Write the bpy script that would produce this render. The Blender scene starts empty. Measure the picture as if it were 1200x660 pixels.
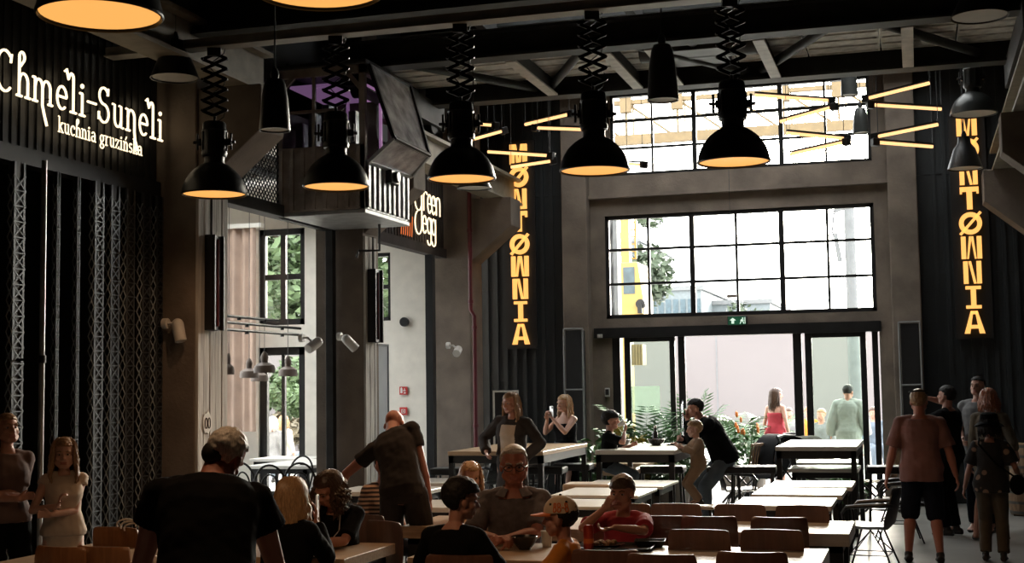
import bpy, bmesh, math, random
import numpy as np
from mathutils import Vector, Matrix, noise

random.seed(7)
SC = bpy.context.scene
COL = SC.collection
V = Vector
PI = math.pi
R_ = math.radians

# ------------------------------------------------------------------ camera
FPX, CAM_H = 1575.0, 1.8
_pi, _ya, _ro = 0.0786206, 0.2918806, -0.014637
_fw = V((-math.sin(_ya) * math.cos(_pi), math.cos(_ya) * math.cos(_pi), math.sin(_pi)))
_r0 = V((math.cos(_ya), math.sin(_ya), 0))
_u0 = _r0.cross(_fw)
_rt = math.cos(_ro) * _r0 + math.sin(_ro) * _u0
_up = -math.sin(_ro) * _r0 + math.cos(_ro) * _u0
CAM = V((0, 0, CAM_H))
cd = bpy.data.cameras.new('camera')
cd.sensor_width = 36.0
cd.lens = FPX / 1200 * 36.0
cd.clip_end = 500
cam = bpy.data.objects.new('camera', cd)
COL.objects.link(cam)
mw = Matrix((( _rt.x, _up.x, -_fw.x, 0), (_rt.y, _up.y, -_fw.y, 0), (_rt.z, _up.z, -_fw.z, CAM_H), (0, 0, 0, 1)))
cam.matrix_world = mw
SC.camera = cam


def ray(px, py):
    return _fw + _rt * ((px - 600) / FPX) + _up * ((330 - py) / FPX)


def at(px, py, ax, val):            # the point of the plane <axis> = val seen at a pixel of the photograph
    d = ray(px, py)
    return CAM + d * ((val - CAM[ax]) / d[ax])


def aX(px, py, x): return at(px, py, 0, x)
def aY(px, py, y): return at(px, py, 1, y)
def aZ(px, py, z): return at(px, py, 2, z)


def spot(px, dist, z=0.0):          # floor point below a pixel column at a distance
    p = CAM + ray(px, 455) * dist
    return V((p.x, p.y, z))


# ------------------------------------------------------------------ materials
MATS = {}


def mat(name, col, rough=0.6, metal=0.0, var=0.12, scale=6.0, bump=0.0, bscale=40.0, spec=0.5, coat=0.0, stretch=None, col2=None, sheen=0.0):
    if name in MATS:
        return MATS[name]
    m = bpy.data.materials.new(name)
    m.use_nodes = True
    nt = m.node_tree
    b = nt.nodes['Principled BSDF']
    b.inputs['Roughness'].default_value = rough
    b.inputs['Metallic'].default_value = metal
    b.inputs['Specular IOR Level'].default_value = spec
    if coat:
        b.inputs['Coat Weight'].default_value = coat
        b.inputs['Coat Roughness'].default_value = 0.12
    if sheen:
        b.inputs['Sheen Weight'].default_value = sheen
    tc = nt.nodes.new('ShaderNodeTexCoord')
    mp = nt.nodes.new('ShaderNodeMapping')
    if stretch:
        mp.inputs['Scale'].default_value = stretch
    nt.links.new(tc.outputs['Object'], mp.inputs['Vector'])
    n = nt.nodes.new('ShaderNodeTexNoise')
    n.inputs['Scale'].default_value = scale
    n.inputs['Detail'].default_value = 5
    nt.links.new(mp.outputs['Vector'], n.inputs['Vector'])
    rp = nt.nodes.new('ShaderNodeValToRGB')
    c = V(col)
    c2 = V(col2) if col2 else c * (1 + var)
    c1 = c * (1 - var) if not col2 else c
    rp.color_ramp.elements[0].position = 0.3
    rp.color_ramp.elements[1].position = 0.7
    rp.color_ramp.elements[0].color = (c1.x, c1.y, c1.z, 1)
    rp.color_ramp.elements[1].color = (min(c2.x, 1), min(c2.y, 1), min(c2.z, 1), 1)
    nt.links.new(n.outputs['Fac'], rp.inputs['Fac'])
    nt.links.new(rp.outputs['Color'], b.inputs['Base Color'])
    if bump:
        n2 = nt.nodes.new('ShaderNodeTexNoise')
        n2.inputs['Scale'].default_value = bscale
        n2.inputs['Detail'].default_value = 4
        nt.links.new(mp.outputs['Vector'], n2.inputs['Vector'])
        bp = nt.nodes.new('ShaderNodeBump')
        bp.inputs['Strength'].default_value = bump
        bp.inputs['Distance'].default_value = 0.02
        nt.links.new(n2.outputs['Fac'], bp.inputs['Height'])
        nt.links.new(bp.outputs['Normal'], b.inputs['Normal'])
    MATS[name] = m
    return m


def emis(name, col, strength):
    if name in MATS:
        return MATS[name]
    m = bpy.data.materials.new(name)
    m.use_nodes = True
    nt = m.node_tree
    b = nt.nodes['Principled BSDF']
    b.inputs['Base Color'].default_value = (*[c * 0.6 for c in col], 1)
    b.inputs['Emission Color'].default_value = (*col, 1)
    b.inputs['Emission Strength'].default_value = strength
    b.inputs['Roughness'].default_value = 0.5
    MATS[name] = m
    return m


def glassm(name, tint, refl=0.08):
    if name in MATS:
        return MATS[name]
    m = bpy.data.materials.new(name)
    m.use_nodes = True
    nt = m.node_tree
    nt.nodes.clear()
    o = nt.nodes.new('ShaderNodeOutputMaterial')
    t = nt.nodes.new('ShaderNodeBsdfTransparent')
    t.inputs['Color'].default_value = (*tint, 1)
    g = nt.nodes.new('ShaderNodeBsdfGlossy')
    g.inputs['Roughness'].default_value = 0.02
    mx = nt.nodes.new('ShaderNodeMixShader')
    fr = nt.nodes.new('ShaderNodeFresnel')
    fr.inputs['IOR'].default_value = 1.25
    nt.links.new(fr.outputs['Fac'], mx.inputs['Fac'])
    nt.links.new(t.outputs['BSDF'], mx.inputs[1])
    nt.links.new(g.outputs['BSDF'], mx.inputs[2])
    nt.links.new(mx.outputs['Shader'], o.inputs['Surface'])
    MATS[name] = m
    return m


# ------------------------------------------------------------------ mesh builder
class MB:
    def __init__(self, M=None):
        self.v, self.f, self.mi, self.M = [], [], [], M

    def add(self, vs, fs, mi=0):
        o = len(self.v)
        if self.M is not None:
            vs = [self.M @ V(p) for p in vs]
        self.v.extend([tuple(p) for p in vs])
        for f in fs:
            self.f.append([i + o for i in f])
            self.mi.append(mi)

    def box(self, x0, y0, z0, x1, y1, z1, mi=0):
        vs = [(x0, y0, z0), (x1, y0, z0), (x1, y1, z0), (x0, y1, z0), (x0, y0, z1), (x1, y0, z1), (x1, y1, z1), (x0, y1, z1)]
        self.add(vs, [(3, 2, 1, 0), (4, 5, 6, 7), (0, 1, 5, 4), (1, 2, 6, 5), (2, 3, 7, 6), (3, 0, 4, 7)], mi)

    def bar(self, p, q, w, h, side=None, mi=0):     # rectangular bar p->q; h is measured along the "side" axis
        p, q = V(p), V(q)
        d = (q - p).normalized()
        s = V(side) if side else (V((0, 0, 1)) if abs(d.z) < 0.9 else V((0, 1, 0)))
        a = d.cross(s).normalized()
        b = a.cross(d).normalized()
        a, b = a * w / 2, b * h / 2
        vs = [p - a - b, p + a - b, p + a + b, p - a + b, q - a - b, q + a - b, q + a + b, q - a + b]
        self.add(vs, [(3, 2, 1, 0), (4, 5, 6, 7), (0, 1, 5, 4), (1, 2, 6, 5), (2, 3, 7, 6), (3, 0, 4, 7)], mi)

    def loft(self, rings, caps=True, closed=True, mi=0):
        n = len(rings[0])
        vs = [p for r in rings for p in r]
        fs = []
        for k in range(len(rings) - 1):
            for i in range(n if closed else n - 1):
                j = (i + 1) % n
                fs.append((k * n + i, k * n + j, (k + 1) * n + j, (k + 1) * n + i))
        if caps:
            fs.append(tuple(reversed(range(n))))
            fs.append(tuple((len(rings) - 1) * n + i for i in range(n)))
        self.add(vs, fs, mi)

    def cyl(self, p, q, r0, r1=None, n=12, caps=True, mi=0):
        p, q = V(p), V(q)
        r1 = r0 if r1 is None else r1
        d = (q - p).normalized()
        s = V((0, 0, 1)) if abs(d.z) < 0.9 else V((1, 0, 0))
        a = d.cross(s).normalized()
        b = d.cross(a).normalized()
        ring = lambda c, r: [c + (a * math.cos(t) - b * math.sin(t)) * r for t in [2 * PI * i / n for i in range(n)]]
        self.loft([ring(p, r0), ring(q, r1)], caps, True, mi)

    def tube(self, pts, r, n=8, closed=False, mi=0):
        pts = [V(p) for p in pts]
        m = len(pts)
        rs = r if isinstance(r, (list, tuple)) else [r] * m
        T = []
        for i in range(m):
            if closed:
                d = pts[(i + 1) % m] - pts[i - 1]
            else:
                d = pts[min(i + 1, m - 1)] - pts[max(i - 1, 0)]
            T.append(d.normalized() if d.length > 1e-9 else V((0, 0, 1)))
        s = V((0, 0, 1)) if abs(T[0].z) < 0.9 else V((1, 0, 0))
        a = T[0].cross(s).normalized()
        rings = []
        for i in range(m):
            a = a - T[i] * a.dot(T[i])
            a = a.normalized() if a.length > 1e-6 else T[i].orthogonal().normalized()
            b = T[i].cross(a)
            rings.append([pts[i] + (a * math.cos(t) + b * math.sin(t)) * rs[i] for t in [2 * PI * k / n for k in range(n)]])
        if closed:
            rings.append(rings[0])
        self.loft(rings, not closed, True, mi)

    def lathe(self, prof, c=(0, 0, 0), n=28, mi=0, caps=False):
        c = V(c)
        self.loft([[c + V((r * math.cos(2 * PI * i / n), r * math.sin(2 * PI * i / n), z)) for i in range(n)] for r, z in prof], caps, True, mi)

    def ell(self, c, r, Rm=None, n=16, m=10, mi=0):
        c = V(c)
        rings = []
        for k in range(1, m):
            ph = PI * k / m
            ring = []
            for i in range(n):
                t = 2 * PI * i / n
                p = V((r[0] * math.sin(ph) * math.cos(t), r[1] * math.sin(ph) * math.sin(t), -r[2] * math.cos(ph)))
                ring.append(c + (Rm @ p if Rm else p))
            rings.append(ring)
        o = len(rings) * n
        vs = [p for q in rings for p in q]
        b, t_ = V((0, 0, -r[2])), V((0, 0, r[2]))
        vs += [c + (Rm @ b if Rm else b), c + (Rm @ t_ if Rm else t_)]
        fs = []
        for k in range(len(rings) - 1):
            for i in range(n):
                j = (i + 1) % n
                fs.append((k * n + i, k * n + j, (k + 1) * n + j, (k + 1) * n + i))
        for i in range(n):
            j = (i + 1) % n
            fs.append((o, j, i))
            fs.append((o + 1, (m - 2) * n + i, (m - 2) * n + j))
        self.add(vs, fs, mi)

    def cap(self, p, q, r0, r1, n=10, mi=0):        # capsule with two radii
        p, q = V(p), V(q)
        d = q - p
        L = d.length
        if L < 1e-6:
            return self.ell(p, (r0,) * 3, None, n, 6, mi)
        d = d / L
        a = d.orthogonal().normalized()
        b = d.cross(a)
        rings = []
        for k in range(4):
            t = -PI / 2 + (k + 0.4) * PI / 8
            rings.append((p + d * (r0 * math.sin(t)), r0 * math.cos(t)))
        rings += [(p, r0), (q, r1)]
        for k in range(4):
            t = (k + 0.6) * PI / 8
            rings.append((q + d * (r1 * math.sin(t)), r1 * math.cos(t)))
        self.loft([[c + (a * math.cos(2 * PI * i / n) + b * math.sin(2 * PI * i / n)) * r for i in range(n)] for c, r in rings], True, True, mi)

    def prism(self, poly, M, depth, mi=0):          # 2D polygon (x,y) placed by M, extruded along its z by depth
        n = len(poly)
        vs = [M @ V((x, y, 0)) for x, y in poly] + [M @ V((x, y, depth)) for x, y in poly]
        fs = [tuple(reversed(range(n))), tuple(range(n, 2 * n))]
        fs += [(i, (i + 1) % n, n + (i + 1) % n, n + i) for i in range(n)]
        self.add(vs, fs, mi)

    def mesh(self, name, smooth=True, ang=40):
        me = bpy.data.meshes.new(name)
        me.from_pydata(self.v, [], self.f)
        if any(self.mi):
            me.polygons.foreach_set('material_index', self.mi)
        me.validate()
        bm = bmesh.new()
        bm.from_mesh(me)
        bmesh.ops.recalc_face_normals(bm, faces=bm.faces)
        bm.to_mesh(me)
        bm.free()
        if smooth:
            me.polygons.foreach_set('use_smooth', [True] * len(me.polygons))
            me.set_sharp_from_angle(angle=R_(ang))
        me.update()
        return me

    def build(self, name, ms, parent=None, loc=(0, 0, 0), rotz=0.0, smooth=True, bevel=0.0, ang=40, kind=None):
        me = self.mesh(name, smooth, ang)
        for m in (ms if isinstance(ms, (list, tuple)) else [ms]):
            me.materials.append(m)
        return link(name, me, parent, loc, rotz, bevel, kind)


def link(name, me, parent=None, loc=(0, 0, 0), rotz=0.0, bevel=0.0, kind=None):
    o = bpy.data.objects.new(name, me)
    COL.objects.link(o)
    o.location = loc
    o.rotation_euler = (0, 0, rotz)
    if parent:
        o.parent = parent
    if bevel:
        b = o.modifiers.new('bevel', 'BEVEL')
        b.width = bevel
        b.segments = 2
        b.limit_method = 'ANGLE'
        b.angle_limit = R_(50)
    if kind:
        o['kind'] = kind
    return o


def tag(o, label, cat, group=None, kind=None):
    o['label'] = label
    o['category'] = cat
    if group:
        o['group'] = group
    if kind:
        o['kind'] = kind
    return o


def thing(name, label, cat, loc=(0, 0, 0), rotz=0.0, group=None):
    o = bpy.data.objects.new(name, None)
    o.empty_display_size = 0.1
    COL.objects.link(o)
    o.location = loc
    o.rotation_euler = (0, 0, rotz)
    return tag(o, label, cat, group)


def copy_tree(src, loc=None, rotz=None, label=None, group=None, parent=None):
    c = src.copy()
    COL.objects.link(c)
    if parent:
        c.parent = parent
    if loc is not None:
        c.location = loc
    if rotz is not None:
        c.rotation_euler = (0, 0, rotz)
    if label:
        c['label'] = label
    if group:
        c['group'] = group
    for ch in list(src.children):
        copy_tree(ch, parent=c)
    return c


def remesh(mb, name, voxel, smooth=4, disp=0.0, dsize=0.12, seed=0):
    me0 = mb.mesh(name + '_src', smooth=False)
    o = bpy.data.objects.new(name + '_tmp', me0)
    COL.objects.link(o)
    r = o.modifiers.new('r', 'REMESH')
    r.mode = 'VOXEL'
    r.voxel_size = voxel
    if smooth:
        s = o.modifiers.new('s', 'SMOOTH')
        s.factor = 0.5
        s.iterations = smooth
    dg = bpy.context.evaluated_depsgraph_get()
    me = bpy.data.meshes.new_from_object(o.evaluated_get(dg))
    me.name = name
    bpy.data.objects.remove(o)
    bpy.data.meshes.remove(me0)
    n = len(me.vertices)
    if disp and n:
        co = np.empty(n * 3)
        me.vertices.foreach_get('co', co)
        no = np.empty(n * 3)
        me.vertices.foreach_get('normal', no)
        co = co.reshape(-1, 3)
        no = no.reshape(-1, 3)
        off = V((seed * 3.7, seed * 1.3, seed * 7.1))
        d = np.array([noise.noise((V(p) / dsize + off)) + 0.5 * noise.noise((V(p) / (dsize * 0.45) + off)) for p in co])
        co = co + no * (d * disp)[:, None]
        me.vertices.foreach_set('co', co.ravel())
    me.polygons.foreach_set('use_smooth', [True] * len(me.polygons))
    me.update()
    return me
# ------------------------------------------------------------------ people
def Rx(a): return Matrix.Rotation(R_(a), 3, 'X')
def Ry(a): return Matrix.Rotation(R_(a), 3, 'Y')
def Rz(a): return Matrix.Rotation(R_(a), 3, 'Z')


def ik(a, t, l1, l2, pole):
    """Two-bone limb from a to t; returns the middle joint and the reached end."""
    d = t - a
    L = d.length
    mx = (l1 + l2) * 0.998
    if L > mx:
        d = d * (mx / L)
        L = mx
    L = max(L, abs(l1 - l2) + 0.02)
    u = d.normalized()
    x = (l1 * l1 - l2 * l2 + L * L) / (2 * L)
    h = math.sqrt(max(l1 * l1 - x * x, 0))
    p = V(pole) - u * V(pole).dot(u)
    p = p.normalized() if p.length > 1e-5 else u.orthogonal().normalized()
    return a + u * x + p * h, a + u * L


def face_cam(x, y, off):
    """z-rotation of a figure (its front is local +y): off 0 looks at the camera, +90 to the right of the picture, 180 away."""
    return math.atan2(x, -y) + R_(off)


M_ = lambda n: MATS[n]


def head_prims(mb, c, Rh, k, female=False):
    T = lambda p: c + Rh @ (V(p) * k)
    E = lambda p, r, n=16, m=12: mb.ell(T(p), (r[0] * k, r[1] * k, r[2] * k), Rh, n, m)
    C = lambda p, q, r0, r1: mb.cap(T(p), T(q), r0 * k, r1 * k)
    E((0, -.012, .03), (.076, .097, .086))
    E((0, .022, -.035), (.061, .066, .074))
    E((0, .043, -.083), (.034 if female else .039, .034, .028))
    for s in (-1, 1):
        E((s * .041, .053, -.03), (.024, .022, .022))
        C((s * .05, .02, -.06), (s * .025, .05, -.088), .026, .022)
        E((s * .077, -.006, -.012), (.011, .02, .032))
        E((s * .012, .090, -.036), (.0095, .011, .009))
    C((-.042, .07, .02), (0, .083, .02), .013, .013)
    C((.042, .07, .02), (0, .083, .02), .013, .013)
    C((0, .083, .012), (0, .106, -.03), .009, .0125)
    C((-.021, .079, -.061), (.021, .079, -.061), .0085, .0085)
    C((-.017, .079, -.072), (.017, .079, -.072), .0095, .0095)
    C((0, .076, -.066), (0, .082, -.066), .010, .008)


def hand_prims(mb, w, d, nrm, side, k, curl=0.5, spread=1.0, thumb=0.6):
    """w wrist, d finger direction, nrm palm normal, side = towards the thumb."""
    d = d.normalized()
    nrm = (nrm - d * nrm.dot(d)).normalized()
    s = d.cross(nrm)
    if s.dot(side) < 0:
        s = -s
    for off in (-.026, -.009, .009, .024):
        mb.cap(w + d * .012 * k + s * off * .7 * k, w + d * .088 * k + s * off * k, .013 * k, .0125 * k, 8)
    for off, ln in ((-.030, .056), (-.010, .070), (.010, .075), (.029, .066)):
        p = w + d * .088 * k + s * off * k
        a = 0.15 + curl * 0.5
        dirv = d + s * off * 2.0 * spread
        for j, (fr, r) in enumerate(((.46, .0088), (.31, .0080), (.25, .0072))):
            dd = (dirv * math.cos(a) + nrm * math.sin(a)).normalized()
            q = p + dd * (ln * fr * 1.15) * k
            mb.cap(p, q, r * k, r * .93 * k, 8)
            p = q
            a += curl * 0.85
    p = w + d * .022 * k + s * .022 * k
    d1 = (d * .62 + s * .62 + nrm * thumb * .5).normalized()
    q = p + d1 * .045 * k
    mb.cap(p, q, .0135 * k, .0105 * k, 8)
    d2 = (d * .85 + s * .25 + nrm * thumb * .6).normalized()
    mb.cap(q, q + d2 * .032 * k, .0102 * k, .0085 * k, 8)


RINGS_M = [(-.10, .085, .075, 0), (-.06, .15, .11, -.005), (.02, .166, .122, -.01), (.10, .152, .112, 0), (.18, .145, .108, .006), (.27, .152, .112, .006),
           (.36, .166, .120, .004), (.43, .166, .110, -.004), (.48, .130, .088, -.012), (.515, .082, .068, -.012), (.54, .056, .056, -.006)]
RINGS_F = [(-.10, .085, .075, 0), (-.06, .155, .112, -.008), (.02, .170, .122, -.012), (.10, .146, .108, 0), (.18, .124, .098, .004), (.27, .132, .108, .012),
           (.34, .142, .126, .022), (.42, .142, .102, .002), (.475, .112, .08, -.012), (.512, .070, .06, -.012), (.54, .050, .05, -.006)]


def person(label, loc, rot, h=1.75, female=False, pel=(0, 0, .95), lean=4, side=0, twist=0, pl=.25, head=(0, 0, 0),
           hL=None, hR=None, pole_L=(-.4, -.6, -.7), pole_R=(.4, -.6, -.7), hdL=None, hdR=None, hnL=None, hnR=None, curl=.5,
           fL=(-.11, 0, .09), fR=(.11, 0, .09), kL=(0, 1, .15), kR=(0, 1, .15), toe=(0, 1, 0), fat=1.0, shw=1.0, hd=1.0, vox=.008,
           skin='skin', hair=None, top=None, bottom=None, shoes='shoe_dark', glasses=False, eyes=True, name='person', group=None, sandals=False, neck_fwd=.02):
    s = h / 1.75
    root = thing(name, label, 'person', loc, rot, group)
    P = V(pel)

    def Rk(k): return Rz(twist * max(0, (k - pl) / (1.05 - pl))) @ Ry(side * k) @ Rx(-lean * k)

    def S(t):
        if t <= 0:
            return P + Rk(pl) @ V((0, 0, t * s)), Rk(pl)
        p, n, e = P.copy(), 16, 0
        for i in range(n):
            e = (i + .5) / n * t / .52
            e2 = min(max(e, 0), 1)
            k = pl + (1.08 - pl) * e2 * e2 * (3 - 2 * e2)
            p += Rk(k) @ V((0, 0, t * s / n))
        e2 = min(t / .52, 1)
        return p, Rk(pl + (1.08 - pl) * e2 * e2 * (3 - 2 * e2))

    def ring(t, w, d, yo, infl=0.0, n=20):
        c, R = S(t)
        out = []
        for i in range(n):
            a = 2 * PI * i / n
            cx, sy = math.cos(a), math.sin(a)
            e = .82
            x = math.copysign(abs(cx) ** e, cx) * (w * fat * s + infl)
            y = math.copysign(abs(sy) ** e, sy) * (d * fat * s + infl) + yo * s
            out.append(c + R @ V((x, y, 0)))
        return out
    rings = RINGS_F if female else RINGS_M
    body = MB()
    body.loft([ring(*q) for q in rings])
    # shoulders and arms
    c_sh, R_sh = S(.455)
    J = {}
    ua, fa = .285 * s, .255 * s
    sw = (.150 if female else .172) * shw * s
    for nm, sg in (('L', -1), ('R', 1)):
        sh = c_sh + R_sh @ V((sg * sw, -.012 * s, .0))
        tgt = {'L': hL, 'R': hR}[nm]
        pole = {'L': pole_L, 'R': pole_R}[nm]
        if tgt is None:
            tgt = sh + V((sg * .09 * s, .05 * s, -.52 * s))
        el, wr = ik(sh, V(tgt), ua, fa, V(pole))
        J['sh' + nm], J['el' + nm], J['wr' + nm] = sh, el, wr
        f2 = .5 + .5 * fat
        g = (.88 if female else 1.0) * f2
        body.ell(sh, (.056 * s * g,) * 3)
        body.cap(c_sh + R_sh @ V((sg * sw * .5, -.01 * s, .028 * s)), sh, .05 * s * g, .05 * s * g)
        body.cap(sh, sh.lerp(el, .5), .050 * s * g, .047 * s * g)
        body.cap(sh.lerp(el, .45), el, .047 * s * g, .038 * s * g)
        body.cap(el, el.lerp(wr, .35), .038 * s * g, .041 * s * g)
        body.cap(el.lerp(wr, .3), wr, .041 * s * g, .0255 * s * (1 if not female else .92))
        d = {'L': hdL, 'R': hdR}[nm]
        d = V(d) if d is not None else (wr - el)
        nn = {'L': hnL, 'R': hnR}[nm]
        nn = V(nn) if nn is not None else V((-sg, .15, .1))
        hand_prims(body, wr, d, nn, V((0, 1, .3)) if abs(d.normalized().y) < .8 else V((-sg, 0, .4)), s * (.92 if female else 1), curl)
    # legs
    th, shn = .43 * s, .42 * s
    hips = {}
    for nm, sg in (('L', -1), ('R', 1)):
        hp = P + Rk(pl) @ V((sg * .088 * s, 0, -.03 * s))
        tgt = {'L': fL, 'R': fR}[nm]
        kn, an = ik(hp, V(tgt), th, shn, V({'L': kL, 'R': kR}[nm]))
        J['hp' + nm], J['kn' + nm], J['an' + nm] = hp, kn, an
        f2 = .4 + .6 * fat
        body.cap(hp, hp.lerp(kn, .5), .088 * s * f2, .073 * s * f2, 12)
        body.cap(hp.lerp(kn, .45), kn, .074 * s * f2, .052 * s, 12)
        body.cap(kn, kn.lerp(an, .3), .050 * s, .056 * s * f2, 12)
        body.cap(kn.lerp(an, .28), an, .056 * s * f2, .034 * s, 12)
        tv = V(toe).normalized()
        sole = an.z - .075 * s
        heel = V((an.x, an.y, sole + .035 * s)) - tv * .03 * s
        ball = V((an.x, an.y, sole + .028 * s)) + tv * .12 * s
        body.cap(an, heel, .035 * s, .033 * s)
        body.cap(heel, ball, .033 * s, .028 * s)
        body.cap(an, ball, .034 * s, .026 * s)
        sdv = tv.cross(V((0, 0, 1)))
        for o_ in (-.026, -.009, .009, .026):
            body.cap(ball + sdv * o_ * s, ball + sdv * o_ * 1.1 * s + tv * (.06 - abs(o_) * .5) * s - V((0, 0, .010 * s)), .016 * s, .012 * s, 8)
    # neck and head
    nb, Rn = S(.52)
    Rh = Rz(head[0]) @ Ry(head[2]) @ Rx(head[1])
    nd = (Rn @ V((0, 0, 1)) * .55 + Rh @ V((0, 0, 1)) * .45).normalized()
    k = (.97 if female else 1.0) * hd * (1.0 if h > 1.5 else 1.0)
    hc = nb + nd * (.075 * s) + Rh @ V((0, neck_fwd, .085 * k))
    body.cap(nb - nd * .03 * s, hc + Rh @ V((0, -.02 * k, -.05 * k)), (.048 if female else .058) * s, (.046 if female else .055) * (s * .5 + .5 * k))
    head_prims(body, hc, Rh, k, female)
    me = remesh(body, name, vox, 3)
    me.materials.append(M_(skin))
    me.materials.append(M_('lip'))
    n = len(me.polygons)
    ce = np.empty(n * 3)
    me.polygons.foreach_get('center', ce)
    Ri = np.array(Rh.transposed())
    q = (ce.reshape(-1, 3) - np.array(hc)) @ Ri.T / k
    lip = (np.abs(q[:, 0]) < .024) & (q[:, 1] > .075) & (np.abs(q[:, 2] + .066) < .0125)
    me.polygons.foreach_set('material_index', lip.astype(np.int32))
    link('body', me, root)
    HT = lambda p: hc + Rh @ (V(p) * k)
    if eyes:
        for sg in (-1, 1):
            e = MB()
            e.ell(HT((sg * .031, .0715, -.002)), (.0125 * k, .0115 * k, .0070 * k), Rh, 12, 8, 0)
            e.ell(HT((sg * .031, .080, -.002)), (.0062 * k, .004 * k, .0058 * k), Rh, 10, 6, 1)
            e.build('eye', [M_('eye_white'), M_('eye_dark')], root)
        if hair and hair.get('brow', True):
            for sg in (-1, 1):
                e = MB()
                e.tube([HT((sg * .014, .0955, .019)), HT((sg * .032, .093, .026)), HT((sg * .05, .078, .02))], [.0042 * k, .0046 * k, .003 * k], 6)
                e.build('eyebrow', M_(hair['mat']), root)
    # clothing
    if top:
        inf = top.get('infl', .014)
        hem = top.get('hem', -.05)
        neck = top.get('neck', .500)
        mb = MB()
        rr = []
        wa = top.get('loose', .012)
        ts = sorted(set([hem] + [q[0] for q in rings if hem < q[0] < neck] + [neck]))

        def interp(t):
            for a, b in zip(rings, rings[1:]):
                if a[0] <= t <= b[0]:
                    f = (t - a[0]) / (b[0] - a[0])
                    return [a[i] + (b[i] - a[i]) * f for i in (1, 2, 3)]
            return list(rings[0][1:])
        for t in ts:
            w, d, yo = interp(t)
            lo = wa * max(0, 1 - (t - hem) / .35)
            if t < .06:
                w = max(w, .155)
                d = max(d, .112)
            rr.append(ring(t, w, d, yo, inf + lo))
        mb.loft(rr)
        for nm, sg in (('L', -1), ('R', 1)):
            sl = top.get('sleeve', .55)
            if sl <= 0:
                continue
            sh, el, wr = J['sh' + nm], J['el' + nm], J['wr' + nm]
            g = (.88 if female else 1.0) * (.5 + .5 * fat)
            r0 = .050 * s * g + inf
            lo = top.get('sl_loose', .010)
            mb.cap(c_sh + R_sh @ V((sg * sw * .45, -.01 * s, .03 * s)), sh, .046 * s * g + inf, r0)
            mb.ell(sh, (.055 * s * g + inf,) * 3)
            if sl <= 1:
                e = sh.lerp(el, sl)
                mb.cyl(sh, e, r0 + .003, .045 * s * g + inf + lo, 14)
            else:
                mb.cap(sh, el, r0 + .002, .040 * s * g + inf)
                e = el.lerp(wr, sl - 1)
                mb.cyl(el, e, .042 * s * g + inf, .031 * s * g + inf + lo * .4, 14)
        m2 = remesh(mb, top.get('name', 'shirt'), top.get('vox', max(vox, .008)), 3, top.get('fold', .007), .10, len(label))
        for mm in ([top['mat']] if isinstance(top['mat'], str) else top['mat']):
            m2.materials.append(M_(mm))
        if top.get('panel'):
            pm, hwid, z0_, z1_ = top['panel']
            m2.materials.append(M_(pm))
            n = len(m2.polygons)
            ce = np.empty(n * 3)
            m2.polygons.foreach_get('center', ce)
            no = np.empty(n * 3)
            m2.polygons.foreach_get('normal', no)
            cc, R0 = S(.25)
            q = (ce.reshape(-1, 3) - np.array(cc)) @ np.array(R0)
            nn_ = no.reshape(-1, 3) @ np.array(R0)
            msk = (np.abs(q[:, 0]) < hwid) & (nn_[:, 1] > .2) & (q[:, 2] > z0_) & (q[:, 2] < z1_) & (q[:, 1] > 0)
            m2.polygons.foreach_set('material_index', msk.astype(np.int32))
        so = link(top.get('name', 'shirt'), m2, root)
        if top.get('collar'):
            cb = MB()
            c0, R0 = S(.515)
            for sg in (-1, 1):
                pts = []
                ring_i, ring_o = [], []
                for i in range(9):
                    a = R_(-64 + i * 19.25) if sg > 0 else R_(244 - i * 19.25)
                    ring_i.append(c0 + R0 @ V((math.cos(a) * .080 * s, -math.sin(a) * .080 * s - .004 * s, .030 * s)))
                    ring_o.append(c0 + R0 @ V((math.cos(a) * .130 * s, -math.sin(a) * .128 * s - .004 * s, -.010 * s)))
                th_ = V((0, 0, .008))
                cb.loft([[a, b, b - th_, a - th_] for a, b in zip(ring_i, ring_o)])
            cb.build('collar', M_(top['collar']), so)
    if bottom:
        inf = bottom.get('infl', .014)
        mb = MB()
        kd = bottom['kind']
        wt = bottom.get('waist', .11)
        rr = []
        for t, w, d, yo in rings:
            if t <= wt:
                rr.append(ring(t, max(w, .12), max(d, .1), yo, inf))
        rr.append(ring(wt, .15 if not female else .142, .112, 0, inf))
        if kd in ('trousers', 'shorts'):
            mb.loft(rr)
            L = bottom.get('len', 1.95 if kd == 'trousers' else .95)
            w_ = bottom.get('wide', 0.0)
            for nm in 'LR':
                hp, kn, an = J['hp' + nm], J['kn' + nm], J['an' + nm]
                f2 = .4 + .6 * fat
                mb.ell(hp, (.088 * s * f2 + inf,) * 3)
                if L <= 1:
                    mb.cyl(hp, hp.lerp(kn, L), .09 * s * f2 + inf, .064 * s * f2 + inf + .012 + w_, 16)
                else:
                    mb.cap(hp, kn, .088 * s * f2 + inf, .056 * s * f2 + inf + w_, 14)
                    mb.cyl(kn, kn.lerp(an, L - 1), .057 * s * f2 + inf + w_, .044 * s + inf * 1.2 + w_, 16)
        else:                                        # skirt or dress
            hem = bottom.get('hem', .45)
            c0, R0 = S(0)
            mid = (J['knL'] + J['knR']) * .5
            for z_, ex in ((.5, .02), (1.0, bottom.get('flare', .06))):
                zz = c0.z + (hem - c0.z) * z_
                n = 20
                cc = V((c0.x, c0.y, zz))
                rr.insert(0, [cc + V((math.cos(2 * PI * i / n) * (.175 * s + ex), math.sin(2 * PI * i / n) * (.125 * s + ex), 0)) for i in range(n)])
            if len(rr) > 2:
                rr = rr[:2] + rr[3:]
            mb.loft(rr)
        m2 = remesh(mb, kd, max(vox, .009), 3, bottom.get('fold', .006), .11, len(label) + 3)
        m2.materials.append(M_(bottom['mat']))
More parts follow.
